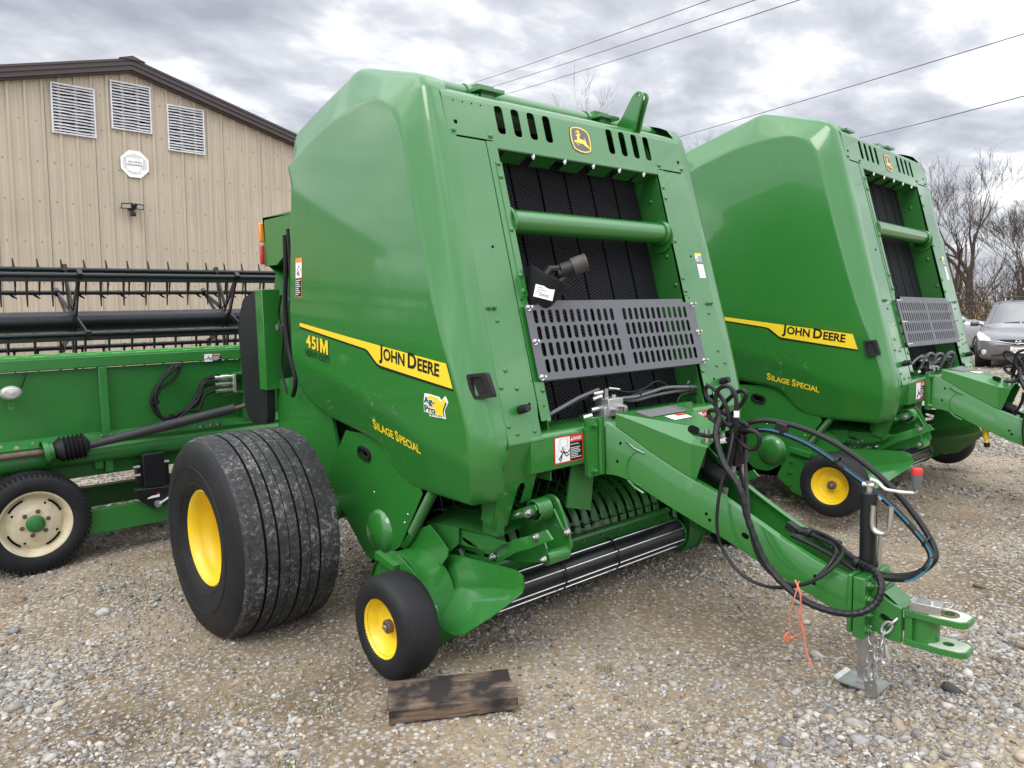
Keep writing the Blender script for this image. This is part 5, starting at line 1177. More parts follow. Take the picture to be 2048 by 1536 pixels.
        for x, z in ((-.60, .515), (-.57, .56), (-.86, .62)): m.dome((x, s * .955, z), (0, s, 0), .006)
        P('plate_rivets', m, CHROME, lp)
        # tension spring
        a, b_ = Vector((-.39, s * .93, .70)), Vector((-.572, s * .93, .468)); d = b_ - a; u_ = d.normalized(); p1 = u_.cross(Vector((0, 1, 0))).normalized(); pts = []
        for k in range(26 * 10 + 1): t_ = k / 260; th = k / 10 * 2 * math.pi; pts.append(a + d * t_ + (p1 * math.cos(th) + Vector((0, 1, 0)) * math.sin(th)) * .021)
        m = MB(); m.tube(pts, .0048, 5); m.tube([b_ - u_ * .01, b_ + u_ * .03], .008, 6); P('lift_spring', m, GREEN2)
        m = MB(); m.tube([b_ + u_ * .02 + Vector((.01, 0, .01)), (-.655, s * .93, .385)], .022, 4); P('spring_arm', m, GREEN2)
        PZ[0] = .085 if other else 0.0
        m = MB(); m.plate(FLAP, [], lambda u, v, w: (u, s * (.915 - w), v), .006); P('flap_plate', m, GREEN)
        m = MB(); m.plate(SIDEPL, [], lambda u, v, w: (u, s * (.865 - w), v), .006); m.plate(BEAMPL, [fillet([(-.30, .485), (-.19, .462), (-.19, .452), (-.26, .455), (-.305, .468)], .008, 2)], lambda u, v, w: (u, s * (.848 - w), v), .008)
        m.add([(-.549, s * .862, .511), (-.301, s * .862, .529), (-.072, s * .845, .523), (-.06, s * .66, .55), (-.30, s * .66, .57), (-.549, s * .7, .55)], [(0, 1, 2, 3, 4, 5)])
        P('pickup_side_plate', m, GREEN2, fix=False)
        m = MB(); m.span((-.16, s * .80 if s > 0 else -.84, .53), (-.06, s * .84 if s > 0 else -.80, .70)); P('hanger_strut', m, GREEN2)
        # flared end guard
        rows = []
        for q in (G_TOP, G_FOLD, G_MID, G_BOT):
            q = np.array(q); d = np.concatenate([[0], np.cumsum(np.linalg.norm(np.diff(q, axis=0), axis=1))]); u = np.linspace(0, d[-1], 22); rows.append([Vector((np.interp(k, d, q[:, 0]), s * abs(np.interp(k, d, q[:, 1])), np.interp(k, d, q[:, 2]))) for k in u])
        full = []
        for i in range(3):
            for k in range(4): full.append([rows[i][j].lerp(rows[i + 1][j], k / 4) for j in range(22)])
        full.append(rows[3]); m = MB(); vs = [p for r_ in full for p in r_]; K = 22
        ff = [(i * K + j, i * K + j + 1, (i + 1) * K + j + 1, (i + 1) * K + j) for i in range(len(full) - 1) for j in range(K - 1)]
        m.add(vs, ff); m.add([v + Vector((0, -s * .006, .002)) for v in vs], [tuple(reversed(f)) for f in ff]); eg = P('end_guard', m, GREEN, angle=14, fix=False)
        g_ = rows[3]
        m = MB(); m.tube(g_, .0035, 6); P('guard_rim', m, GREEN, eg)
        # drum end
        fr_ = .70 if other else 1.0; zd = .205 if other else .155; m = MB(); m.lathe([(a_ * fr_, b_) for a_, b_ in [(.0005, 0), (.215, 0), (.232, .002), (.243, .010), (.243, .02), (.243, .155), (.20, .157)]], (-.53, s * 1.05, zd), (0, -s, 0), 44); P('end_drum', m, GREEN, angle=30)
        m = MB(); m.lathe([(a_ * fr_, b_) for a_, b_ in [(.2445, 0), (.250, 0), (.250, .022), (.2445, .022)]], (-.53, s * 1.055, zd), (0, -s, 0), 44, True); P('drum_band', m, GREEN2)
        # gauge wheel on its bracket
        zg = .215; xg = -.235 if other else -.240; yg = 1.255
        br = [(-.72, .18), (-.62, .37), (-.56, .415), (-.47, .415), (-.36, .37), (-.27, .30), (-.18, zg + .03), (-.19, zg - .06), (-.28, .07), (-.58, .07)]
        m = MB(); m.plate(fillet(br, .03, 3), [oval(-.47, .335, .03, .05, 0, 4), oval(-.40, .29, .05, .05, 0, 5)], lambda u, v, w: (u, s * (1.085 - w), v), .010); m.box((-.54, s * 1.10, .375), (.16, .03, .035), Matrix.Rotation(R(12), 3, 'Y')); gb = P('gauge_wheel_bracket', m, GREEN)
        m = MB()
        for x, z in ((-.61, .30), (-.56, .36), (-.62, .13), (-.50, .31), (-.50, .12), (-.62, .22), (-.48, .25)): m.hexa((x, s * 1.085, z), (0, s, 0), .012, .012)
        P('bracket_bolts', m, GREEN2, gb)
        m = MB(); m.tube([(xg, s * 1.06, zg), (xg, s * 1.285, zg)], .014, 12); gw = P('gauge_wheel', m, STEEL)
        pr = [(.122, .075), (.128, .083), (.150, .088), (.180, .086), (.202, .074), (.213, .050), (.217, .02), (.217, -.02), (.213, -.050), (.202, -.074), (.180, -.086), (.150, -.088), (.128, -.083), (.122, -.075)]
        m = MB(); m.lathe(pr, (xg, s * yg, zg), (0, s, 0), 64); P('tyre', m, RUB, gw, angle=60)
        m = MB(); m.lathe([(.126, -.078), (.118, -.07), (.108, -.06), (.108, .045), (.116, .068), (.126, .080), (.131, .083), (.127, .077), (.113, .064), (.100, .040), (.094, .026), (.078, .018), (.052, .014), (.046, .020), (.030, .020), (.026, .03), (.0005, .03)], (xg, s * yg, zg), (0, s, 0), 56); P('rim', m, YELLOW, gw, angle=38)
        m = MB(); m.lathe([(.028, .028), (.029, .048), (.018, .052), (.018, .05)], (xg, s * yg, zg), (0, s, 0), 24); P('hub', m, RUST, gw)
        m = MB(); m.hexa((xg, s * (yg + .045), zg), (0, s, 0), .016, .012); P('hub_nut', m, STEEL, gw)
        # lift linkage in front
        m = MB(); m.plate(ARM, [fillet(ARMSLOT, .006, 2)], lambda u, v, w: (u, s * (.80 - w + .018 * max(0, min(1, (u + .12) / .08)) * (1 if u < .08 else max(0, 1 - (u - .08) / .04))), v), .010, grid=[(-.05, .45), (0, .49), (.03, .51), (.06, .53), (.09, .545), (.0, .47), (.05, .50)]); la = P('lift_arm', m, GREEN, angle=20)
        m = MB()
        for (x, y, z) in ((-.132, .805, .419), (.144, .805, .565)): m.hexa((x, s * y, z), (0, s, 0), .012, .014)
        P('arm_bolts', m, CHROME, la)
        br = fillet(BRK, .012, 2)
        m = MB(); m.plate(br, [oval(.09, .556, .06, .012, R(-22), 3)], lambda u, v, w: (u, s * (.615 - w), v), .012); bk = P('lift_bracket', m, GREEN)
        m = MB(); m.plate([(.0, .41), (-.16, .385), (.02, .50), (.115, .56), (.14, .50), (.13, .44)], [], lambda u, v, w: (u, s * (.745 - w), v), .010); m.tube([(.125, s * .735, .452), (.125, s * .61, .452)], .030, 18); P('bracket_ear', m, GREEN, bk)
        pts = []
        for k in range(7 * 14 + 1): th = k / 14 * 2 * math.pi; pts.append((.033 + .044 * math.cos(th), s * (.715 - .085 * k / 98), .637 + .044 * math.sin(th)))
        pts += [(.10, s * .628, .60), (.128, s * .627, .555), (.13, s * .627, .53)]
        m = MB(); m.tube(pts, .0062, 6); P('torsion_spring', m, GREEN, bk)
        m = MB(); m.tube([(.033, s * .60, .637), (.033, s * .735, .637)], .034, 18); P('spring_core', m, BLACK, bk)
        m = MB(); m.plate([(p[0], p[1]) for p in LINK], [oval(-.09, .60, .012, .012, 0, 3), oval(-.08, .578, .012, .012, 0, 3)], lambda u, v, w: (u, s * (.745 - w), v), .010); P('spring_link', m, GREEN, bk)
        m = MB()
        for (x, y, z, r_) in ((.033, .747, .637, .016), (-.03, .747, .618, .008), (.145, .622, .547, .014), (.125, .747, .452, .013)): m.hexa((x, s * y, z), (0, s, 0), r_, .014)
        P('bracket_bolts', m, CHROME, bk)
    m = MB(); m.tube([(-.355, -.76, .285), (-.355, .76, .285)], .022, 10); m.span((-.352, -.76, .215), (-.342, .76, .285)); m.add([(-.345, -.76, .262), (-.345, .76, .262), (-.29, .76, .235), (-.29, -.76, .235)], [(0, 1, 2, 3)]); cbp = P('pickup_crossbar', m, GREEN2)
    m = MB()
    for k in range(9): m.hexa((-.343, -.60 + k * .15, .268), (1, 0, .4), .010, .008)
    P('crossbar_bolts', m, GREEN2, cbp)
    pc = (-.62, .27)
    for k in range(19):
        y = -.68 + k * .0755; m = MB(); vs = []
        for q in range(13):
            a = R(-35 + 150 * q / 12); r_ = .250
            for rr, yy in ((r_, y - .026), (r_ + .008, y - .018), (r_ + .008, y + .018), (r_, y + .026)): vs.append((pc[0] + rr * math.cos(a), yy, pc[1] + rr * math.sin(a)))
        m.add(vs, [(i * 4 + j, i * 4 + j + 1, (i + 1) * 4 + j + 1, (i + 1) * 4 + j) for i in range(12) for j in range(3)]); P('stripper_band', m, GREEN2, fix=False)
    for b_ in range(4):
        a = R(20 + 48 * b_); m = MB(); m.tube([(pc[0] + .19 * math.cos(a), -.72, pc[1] + .19 * math.sin(a)), (pc[0] + .19 * math.cos(a), .72, pc[1] + .19 * math.sin(a))], .016, 8); P('tine_bar', m, GREEN2)
        for k in range(18):
            y = -.642 + k * .0755; t_ = MB(); p0 = Vector((pc[0] + .19 * math.cos(a), y, pc[1] + .19 * math.sin(a))); dd = Vector((math.cos(a - .2), 0, math.sin(a - .2)))
            t_.tube([p0, p0 + dd * .09, p0 + dd * .175 + Vector((-.01, 0, .015))], .0030, 5); P('tine', t_, GREEN2)
    m = MB()
    for k in range(5): y = -.55 + .28 * k; m.tube(smooth([(-.36, y, .42), (-.52, y, .55), (-.80, y, .62)], 4), .008, 6)
    P('hold_down_rods', m, GREEN2)
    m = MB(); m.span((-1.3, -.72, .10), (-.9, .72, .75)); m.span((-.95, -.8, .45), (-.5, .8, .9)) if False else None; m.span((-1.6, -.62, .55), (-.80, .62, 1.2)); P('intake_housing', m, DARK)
    # windguard roller
    m = MB(); wc = (-.30, .165); m.tube([(wc[0], -.74, wc[1]), (wc[0], .745, wc[1])], .078, 40); wr = P('windguard_roller', m, BSTEEL, angle=40)
    m = MB()
    for a in (-68, -20, 28, 76, 124, 172, 220): m.tube([(wc[0] + .083 * math.cos(R(a)), -.745, wc[1] + .083 * math.sin(R(a))), (wc[0] + .083 * math.cos(R(a)), .745, wc[1] + .083 * math.sin(R(a)))], .0052, 8)
    P('roller_rods', m, CHROME, wr)
    for y in (-.745, .748): m = MB(); m.lathe([(.0005, -.003), (.089, -.003), (.091, 0), (.089, .003), (.0005, .003)], (wc[0], y, wc[1]), (0, 1, 0), 36); P('roller_end', m, GREEN, wr)
    for y in (-.25, .16): m = MB(); m.lathe([(.0885, -.004), (.0915, -.004), (.0915, .004), (.0885, .004)], (wc[0], y, wc[1]), (.12, 1, 0), 30, True); m.tube([(wc[0] + .03, y, wc[1] + .088), (wc[0] + .05, y + .01, wc[1] + .105)], .003, 5); P('cable_tie', m, BLACK, wr)
    m = MB()
    for s in (-1, 1): m.tube([(wc[0], s * .77, wc[1]), (-.33, s * .79, .30), (-.38, s * .80, .40)], .018, 8)
    P('roller_arm', m, GREEN2, wr)
    # ---- running gear
    PZ[0] = 0.0
    m = MB(); ax_ = -1.52 if other else -1.27; m.tube([(ax_, -1.2, .47), (ax_, 1.2, .47)], .065, 14); m.span((ax_ - .09, -.9, .42), (ax_ + .09, .9, .56)); P('axle', m, GREEN2)
    for s in (-1, 1):
        wx, wy, wz = (-1.52 if other else -1.262), s * 1.425, .455
        pr = [(.222, .205), (.232, .222), (.262, .248), (.300, .262), (.345, .267), (.392, .264), (.428, .253)]
        tr = [(.452, .243, 0), (.466, .228, 1)]; crn = lambda q: .489 - .55 * (abs(q) ** 2.6)
        gv = [(.138, .012), (.080, .010), (.030, .004), (-.022, .011), (-.072, .004), (-.122, .010)]; e0 = .215; eds = []
        for gc, gw in gv: eds.append((e0, gc + gw / 2)); e0 = gc - gw / 2
        eds.append((e0, -.226))
        for i, (a_, b_) in enumerate(eds):
            tr += [(crn(a_), a_, 1), (crn((a_ + b_) / 2) + .001, (a_ + b_) / 2, 1), (crn(b_), b_, 2)]
            if i < len(eds) - 1: dp = .016 if gv[i][1] > .008 else .009; tr += [(crn(b_) - dp, b_ - .002, 2), (crn(eds[i + 1][0]) - dp, eds[i + 1][0] + .002, 2)]
        tr += [(.463, -.230, 1), (.452, -.242, 0)]
        prof = pr + tr + [(a_, -b_) for a_, b_ in reversed(pr)]
        m = MB(); m.lathe(prof, (wx, wy, wz), (0, s, 0), 128)
        m.v = [(v[0], v[1], v[2] if v[2] > .010 else .010 - .15 * (.010 - v[2])) for v in m.v]      # the tyre sits flat on the yard
        m2 = MB(); m2.tube([(wx, s * 1.1, wz), (wx, wy + s * .06, wz)], .07, 16); wh = P('wheel', m2, GREEN2)
        P('tyre', m, [RUB, TREAD, GROOVE], wh, angle=28)
        m = MB(); m.lathe([(.222, -.20), (.205, -.19), (.190, -.16), (.185, .02), (.190, .10), (.198, .14), (.207, .155), (.207, .175), (.215, .200), (.229, .214), (.233, .222), (.228, .226), (.222, .222), (.208, .204), (.199, .176), (.197, .158), (.188, .146), (.182, .10), (.178, .02), (.150, -.01), (.09, -.02), (.085, .0), (.0005, .0)], (wx, wy, wz), (0, s, 0), 72); P('rim', m, YELLOW, wh, angle=40)
        m = MB(); m.lathe([(.262, .2485), (.264, .252), (.268, .252), (.270, .251)], (wx, wy, wz), (0, s, 0), 90); m.lathe([(.345, .2670), (.347, .2695), (.350, .2695), (.352, .2665)], (wx, wy, wz), (0, s, 0), 90); P('sidewall_ring', m, RUB, wh)
    # ---- rear half
    for s in (-1, 1):
        m = MB(); m.plate([(-1.95, 1.08), (-1.90, 1.13), (-1.30, .955), (-1.20, .60), (-1.80, .55), (-1.95, .7)], [], lambda u, v, w: (u, s * (.93 - w), v), .02); m.add([(-1.90, s * .93, 1.13), (-1.30, s * .93, .955), (-1.30, s * .70, .975), (-1.90, s * .70, 1.15)], [(0, 1, 2, 3)]); P('rear_side_panel', m, GREEN, fix=False)
        m = MB(); fd = fillet([(-2.26, .93), (-2.30, 1.45), (-2.20, 1.62), (-1.95, 1.66), (-1.93, 1.05), (-1.95, .86), (-2.18, .85)], .05, 3); m.plate(fd, [], lambda u, v, w: (u, s * (1.0 - w), v), .05); P('rear_fender', m, BLACK)
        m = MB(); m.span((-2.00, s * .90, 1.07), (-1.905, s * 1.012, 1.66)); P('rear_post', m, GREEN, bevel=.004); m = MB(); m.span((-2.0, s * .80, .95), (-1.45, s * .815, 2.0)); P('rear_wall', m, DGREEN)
        m = MB(); lb = [(-2.02, 2.085), (-1.60, 2.07), (-1.60, 1.92), (-1.86, 1.80), (-1.99, 1.80)]; m.plate(lb, [], lambda u, v, w: (u, s * (.93 - w), v), .02); m.plate(lb, [], lambda u, v, w: (u, s * (.60 - w), v), .02); m.span((-2.02, s * .60, 1.80), (-2.0, s * .93, 2.085)); m.span((-2.02, s * .60, 2.07), (-1.55, s * .93, 2.085)); m.add([(-1.99, s * .92, 1.80), (-1.60, s * .92, 1.60), (-1.60, s * .60, 1.60), (-1.99, s * .60, 1.80)], [(0, 1, 2, 3)])
        lb_ = P('light_box', m, GREEN, fix=False)
        m = MB(); m.box((-2.032, s * .90, 2.0), (.028, .10, .115)); P('amber_lamp', m, AMBER, lb_, bevel=.008)
        m = MB(); m.box((-2.032, s * .90, 1.87), (.028, .10, .115)); P('red_lamp', m, REDL, lb_, bevel=.008)
        for k, q in enumerate(([(-1.72, 1.95), (-1.73, 1.75), (-1.76, 1.55), (-1.75, 1.35), (-1.68, 1.15), (-1.72, 1.05)], [(-1.68, 1.98), (-1.67, 1.7), (-1.69, 1.45), (-1.64, 1.2), (-1.56, 1.12)], [(-1.80, 1.62), (-1.85, 1.50), (-1.81, 1.38), (-1.84, 1.2), (-1.79, 1.06)])):
            m = MB(); m.tube(smooth([(a + .07, s * .975, b_) for a, b_ in q], 6), .013 - .003 * k, 8); P('wiring_hose', m, HOSE)
        m = MB()
        for x, z in ((-1.72, 1.60), (-1.70, 1.53), (-1.70, 1.30), (-1.74, 1.14)): m.hexa((x - .03, s * .90, z), (0, s, 0), .011, .012)
        m.tube([(-1.83, s * .93, 1.44), (-1.83, s * .965, 1.44)], .018, 12); P('post_bolts', m, STEEL)
        m = MB(); m.tube(smooth([(-1.62, s * .80, 2.30), (-1.72, s * .80, 2.28), (-1.74, s * .82, 2.18), (-1.72, s * .84, 2.07)], 6), .016, 8); m.tube(smooth([(-1.60, s * .74, 2.28), (-1.66, s * .76, 2.22), (-1.66, s * .80, 2.07)], 6), .012, 8); P('wiring_hose', m, HOSE)
    m = MB(); tg = fillet([(-1.35, .62), (-1.30, 1.0), (-1.52, 2.30), (-1.62, 2.36), (-1.95, 2.10), (-2.20, 1.70), (-2.22, 1.0), (-1.95, .60)], .12, 4); m.plate(tg, [], lambda u, v, w: (u, -.80 + w, v), 1.60); P('tailgate', m, GREEN2, angle=30)
    m = MB(); m.plate([(-1.52, 2.45), (-.90, 2.62), (-.42, 2.50), (-.42, 2.44), (-.90, 2.56), (-1.52, 2.39)], [], lambda u, v, w: (u, -.93 + w, v), 1.86); P('roof_panel', m, GREEN2)
    # ---- torque tube along the top
    tx, tz = -.52, 2.525
    m = MB(); m.lathe([(.030, 0), (.042, 0), (.042, 1.28), (.030, 1.28)], (tx, -.88, tz), (0, 1, 0), 22, True); m.tube([(tx, .38, tz), (tx, .86, tz)], .042, 22); tt_ = P('torque_tube', m, GREEN, rigid=True)
    m = MB(); m.span((tx - .06, -.90, tz - .02), (tx - .045, -.86, tz + .03))
    for y in (-.58, .26): m.lathe([(.043, -.012), (.049, -.012), (.049, .012), (.043, .012)], (tx, y, tz), (0, 1, 0), 22, True); m.span((tx + .02, y + .0, tz + .0), (tx + .12, y + .15, tz + .016)); m.span((tx + .03, y + .03, tz - .08), (tx + .09, y + .11, tz)); m.span((tx - .05, y + .05, tz + .01), (tx + .03, y + .16, tz + .055))
    P('tube_clamp', m, GREEN, tt_, rigid=True)
    if not other:
        for y in (.455, .500):
            m = MB(); m.plate(fillet([(-.50, 2.48), (-.335, 2.46), (-.31, 2.54), (-.275, 2.635), (-.285, 2.662), (-.315, 2.668), (-.345, 2.65), (-.42, 2.55)], .012, 3), [oval(-.305, 2.64, .020, .028, 0, 5)], lambda u, v, w: (u, y + w, v), .012); P('lift_lug', m, GREEN)
    return root

make_baler('near green round baler in the foreground with dealer sticker, black hoses and jack', loc=(0, 0, 0))
make_baler('farther green round baler on the right, partly hidden behind the near one', tall=0.226, other=True, loc=(0.254, 3.249, -0.017), rot=(R(-.92), R(-.22), R(3.35)))

# ================================================================== COMBINE HEADER ON ITS TRAILER
hx = -3.05
hd = thing('combine_header', 'long green grain header with black reel and bats, parked before the barn', 'combine header', (hx, -1.6, 0))
def hl(x, y, z): return (x - hx, y + 1.6, z)
HY0, HY1 = -6.4, 0.55
m = MB(); m.add([hl(-3.07, HY0, 1.20), hl(-3.07, HY1, 1.20), hl(-3.10, HY1, .78), hl(-3.10, HY0, .78)], [(0, 1, 2, 3)]); m.add([hl(-3.10, HY0, .78), hl(-3.10, HY1, .78), hl(-3.02, HY1, .735), hl(-3.02, HY0, .735)], [(0, 1, 2, 3)]); m.add([hl(-3.02, HY0, .735), hl(-3.02, HY1, .735), hl(-3.03, HY1, .70), hl(-3.03, HY0, .70)], [(0, 1, 2, 3)]); m.build('back_sheet', HGREEN, hd, fix=False, angle=15)
m = MB(); m.span(hl(-3.16, HY0, 1.205), hl(-3.04, HY1, 1.277)); m.build('top_beam', HGREEN, hd, bevel=.006)
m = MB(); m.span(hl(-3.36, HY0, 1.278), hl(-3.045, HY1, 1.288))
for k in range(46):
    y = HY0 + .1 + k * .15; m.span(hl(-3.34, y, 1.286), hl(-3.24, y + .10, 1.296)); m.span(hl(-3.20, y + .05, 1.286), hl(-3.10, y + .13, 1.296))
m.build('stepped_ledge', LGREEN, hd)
m = MB(); m.tube([hl(-3.05, HY0, .655), hl(-3.05, HY1, .655)], .062, 20); m.build('lower_tube', HGREEN, hd)
m = MB(); m.span(hl(-4.3, HY0, .50), hl(-3.1, HY1, .52)); m.span(hl(-3.12, HY0, .52), hl(-3.1, HY1, .70)); m.build('platform_floor', GREEN2, hd)
for y in (-6.0, -3.8, -1.60, -.66): m = MB(); m.span(hl(-3.09, y - .025, .52), hl(-3.035, y + .025, 1.205)); m.box(hl(-3.05, y - .06, .62), (.04, .05, .14)); m.build('post', HGREEN, hd, bevel=.004)
m = MB()
for y in np.arange(-6.2, .4, .055): m.hexa(hl(-3.025, y, .765), (1, 0, 0), .006, .006) if (int(y * 100) % 3) else None
for y in (-2.105, -1.0, -.93, -.88): m.hexa(hl(-3.03, y, .745), (1, 0, 0), .011, .01)
m.build('sheet_bolts', CHROME, hd)
# drive shaft with rubber boot
m = MB(); m.tube([hl(-2.96, -4.6, .70), hl(-2.96, -1.98, .712)], .021, 14); m.tube([hl(-2.94, -.80, .857), hl(-2.94, -.66, .885)], .016, 8); sf = m.build('drive_shaft', RUST, hd)
m = MB(); m.tube([hl(-2.95, -1.73, .722), hl(-2.95, -1.3, .785), hl(-2.94, -.80, .860)], [.024, .034, .033], 16); m.build('shaft_shield', mat('faded_black_plastic', (.030, .030, .033), .6, var=.3, var_scale=12), sf)
prof = [(.045, 0)] + [(.062 if k % 2 else .082, .045 + .012 * k) for k in range(11)] + [(.05, .185), (.03, .20)]
m = MB(); m.lathe(prof, hl(-2.96, -1.925, .712), (0, 1, .08), 26); m.build('rubber_boot', BLACK, sf, angle=50)
m = MB(); m.lathe([(.075, 0), (.075, .03), (.06, .03), (.06, .055), (.0005, .055)], hl(-2.96, -1.985, .705), (0, 1, .08), 26); m.build('boot_flange', HGREEN, sf)
m = MB(); m.lathe([(.02, 0), (.035, .0), (.03, .025), (.02, .025)], hl(-2.94, -.672, .882), (0, 1, .1), 14); m.build('yoke_end', CREAM, sf)
# hoses and coupler
base = [(-1.154, 1.187), (-1.256, 1.086), (-1.309, .992), (-1.307, .909), (-1.264, .838), (-1.193, .830), (-1.109, .871), (-1.02, .965), (-.972, 1.064), (-.876, 1.091)]
for k, (dx, dy, r_) in enumerate(((0, 0, .013), (.012, .018, .011), (-.006, .02, .010), (.01, -.012, .012))):
    pts = [hl(-3.02 + dx, a + dy * (1 - i / 9), b_ + dy * .8 * math.sin(i) - (.03 * k if i > 6 else 0)) for i, (a, b_) in enumerate(base)]; m = MB(); m.tube(smooth(pts, 7), r_, 8); m.build('hydraulic_hose', HOSE, hd)
m = MB(); m.tube(smooth([hl(-3.03, -1.11, 1.187), hl(-3.02, -1.16, 1.10), hl(-3.02, -1.26, 1.03), hl(-3.02, -1.30, .95)], 6), .010, 8); m.build('hydraulic_hose', HOSE, hd)
m = MB()
for (y, z) in ((-1.303, .95), (-1.20, .83)): m.box(hl(-3.01, y, z), (.05, .05, .022) if z > .9 else (.05, .022, .05))
m.build('hose_strap', HOSE, hd)
m = MB(); m.span(hl(-3.03, -.875, .955), hl(-2.99, -.865, 1.105)); m.span(hl(-3.03, -.875, 1.095), hl(-2.99, -.70, 1.105)); m.span(hl(-3.03, -.875, .955), hl(-2.99, -.78, .962)); m.span(hl(-3.06, -.76, .96), hl(-3.02, -.68, .975)); m.span(hl(-3.06, -.76, 1.09), hl(-3.02, -.68, 1.112)); cp = m.build('coupler_bracket', HGREEN, hd)
m = MB(); m.span(hl(-3.02, -.775, .97), hl(-2.975, -.755, 1.10)); m.build('coupler_plate', ALU, cp, bevel=.003)
m = MB()
for z in (.99, 1.035, 1.08): m.tube([hl(-2.995, -.90, z), hl(-2.995, -.765, z)], .016, 10); m.tube([hl(-2.995, -.86, z), hl(-2.995, -.80, z)], .019, 10)
m.build('quick_couplers', CHROME, cp)
# lamp and labels
m = MB(); rr = [(.0005, .03), (.03, .026), (.042, .01), (.044, 0), (.040, -.02), (.02, -.035), (.0005, -.036)]; m.lathe(rr, hl(-3.0, -2.115, 1.085), (1, 0, 0), 24); m.v = [(v[0], v[1] if abs(v[1]) > 9 else (v[1] + .515) * 1.35 - .515, v[2]) for v in m.v]; lm = m.build('work_lamp', GLASSY, hd)
m = MB(); m.plate(oval(-2.117, 1.005, .036, .05, 0, 3, .004), [oval(-2.117, 1.010, .016, .016, 0, 4)], lambda u, v, w: hl(-3.02 + w, u, v), .008); m.build('lamp_bracket', HGREEN, lm)
m = MB(); m.tube(smooth([hl(-3.04, -2.075, 1.095), hl(-3.03, -2.05, 1.12), hl(-3.04, -2.02, 1.2)], 4), .005, 6); m.build('lamp_cable', HOSE, lm)
m = MB(); m.span(hl(-3.0405, -.948, 1.196), hl(-3.039, -.826, 1.253)); lb = m.build('danger_label', DBLK, hd)
m = MB(); m.span(hl(-3.0395, -.946, 1.198), hl(-3.0382, -.890, 1.251)); m.build('label_picture', DWHT, lb)
m = MB(); m.span(hl(-3.0395, -.888, 1.238), hl(-3.0382, -.828, 1.251)); m.build('label_heading', DRED, lb)
m = MB()
for k in range(4): m.span(hl(-3.0395, -.884, 1.230 - k * .008), hl(-3.0382, -.884 + (.05, .04, .047, .03)[k], 1.233 - k * .008))
vs, fs, W = lettering([('DANGER', 1)], .02); m.add([hl(-3.0378, -.882 + a * .048, 1.2405 + b_ * .008) for a, b_ in vs], fs); m.build('label_lettering', DWHT, lb, fix=False)
m = MB()
for pth in ([(-.94, 1.212), (-.925, 1.222), (-.905, 1.220), (-.895, 1.228)], [(-.92, 1.224), (-.915, 1.238)], [(-.912, 1.220), (-.905, 1.208), (-.895, 1.212)]): m.tube([hl(-3.038, a, b_) for a, b_ in pth], .0026, 5)
m.build('label_pictogram', DBLK, lb)
# reel: central tube, spiders, six bats, tines
RX, RZ_ = -3.95, 1.50
BATS = [(-3.67, 1.822), (-4.08, 1.885), (-4.38, 1.725), (-4.33, 1.30), (-3.98, 1.08), (-3.56, 1.412)]
m = MB(); m.tube([hl(RX, HY0 + .2, RZ_), hl(RX, -1.545, RZ_)], .075, 30); m.tube([hl(RX, -1.545, RZ_), hl(RX, HY1 - .15, RZ_)], .075, 30); m.lathe([(.0755, -.02), (.10, -.015), (.10, .015), (.0755, .02)], hl(RX, -1.545, RZ_), (0, 1, 0), 24); reel = m.build('reel', BSTEEL, hd)
for b_ in range(6):
    bx, bz = BATS[b_]
    m = MB(); m.tube([hl(bx, HY0 + .15, bz), hl(bx, HY1 - .1, bz)], .017, 12)
    if b_ in (0, 1, 5): m.span(hl(bx - .008, HY0 + .15, bz - .045), hl(bx + .006, HY1 - .1, bz - .01))
    for k in range(44):
        y = HY0 + .28 + k * .152; m.tube([hl(bx, y - .014, bz), hl(bx, y + .014, bz)], .0195, 10)
    bt = m.build('reel_bat', BSTEEL, reel)
    rest = MB()
    for k in range(44):
        y = HY0 + .28 + k * .152; near = -2.35 < y < -.3; m = MB() if near else rest
        if b_ == 1: m.tube([hl(bx - .03, y - .002, bz - .19), hl(bx, y, bz - .09), hl(bx, y, bz + .0), hl(bx - .004, y - .006, bz + .075)], [.0045, .008, .009, .0045], 5)
        elif b_ == 2: m.tube([hl(bx, y, bz), hl(bx, y + .03, bz - .03), hl(bx, y + .055, bz - .045)], [.011, .009, .004], 5)
        else: m.tube([hl(bx, y, bz), hl(bx - .01, y - .004, bz - .11), hl(bx - .03, y - .002, bz - .215)], [.0105, .008, .0045], 5)
        if near: m.build1('tine', BLACK, bt)
    tag(rest.build1('other_tines', BLACK, bt), kind='stuff')
for y in (-5.6, -4.25, -2.9, -1.545, -.42, .35):
    m = MB()
    for b_ in range(6):
        d = Vector((BATS[b_][0] - RX, 0, BATS[b_][1] - RZ_)); RB = d.length; d.normalize(); a = math.atan2(d.z, d.x); n_ = Vector((-d.z, 0, d.x)); c = Vector(hl(RX, y, RZ_))
        for o in (-1, 1):
            q0 = c + d * .07 + n_ * .05 * o; q1 = c + d * RB; m.add([q0 - n_ * .02 + Vector((0, -.006, 0)), q0 + n_ * .02 + Vector((0, -.006, 0)), q1 + n_ * .014 + Vector((0, -.006, 0)), q1 - n_ * .014 + Vector((0, -.006, 0)), q0 - n_ * .02 + Vector((0, .006, 0)), q0 + n_ * .02 + Vector((0, .006, 0)), q1 + n_ * .014 + Vector((0, .006, 0)), q1 - n_ * .014 + Vector((0, .006, 0))], [(0, 1, 2, 3), (4, 5, 6, 7), (0, 1, 5, 4), (1, 2, 6, 5), (2, 3, 7, 6), (3, 0, 4, 7)])
        m.box(c + d * (RB + .01), (.05, .03, .05), Matrix.Rotation(-a, 3, 'Y'))
    m.build('reel_spider', BSTEEL, reel)
m = MB()
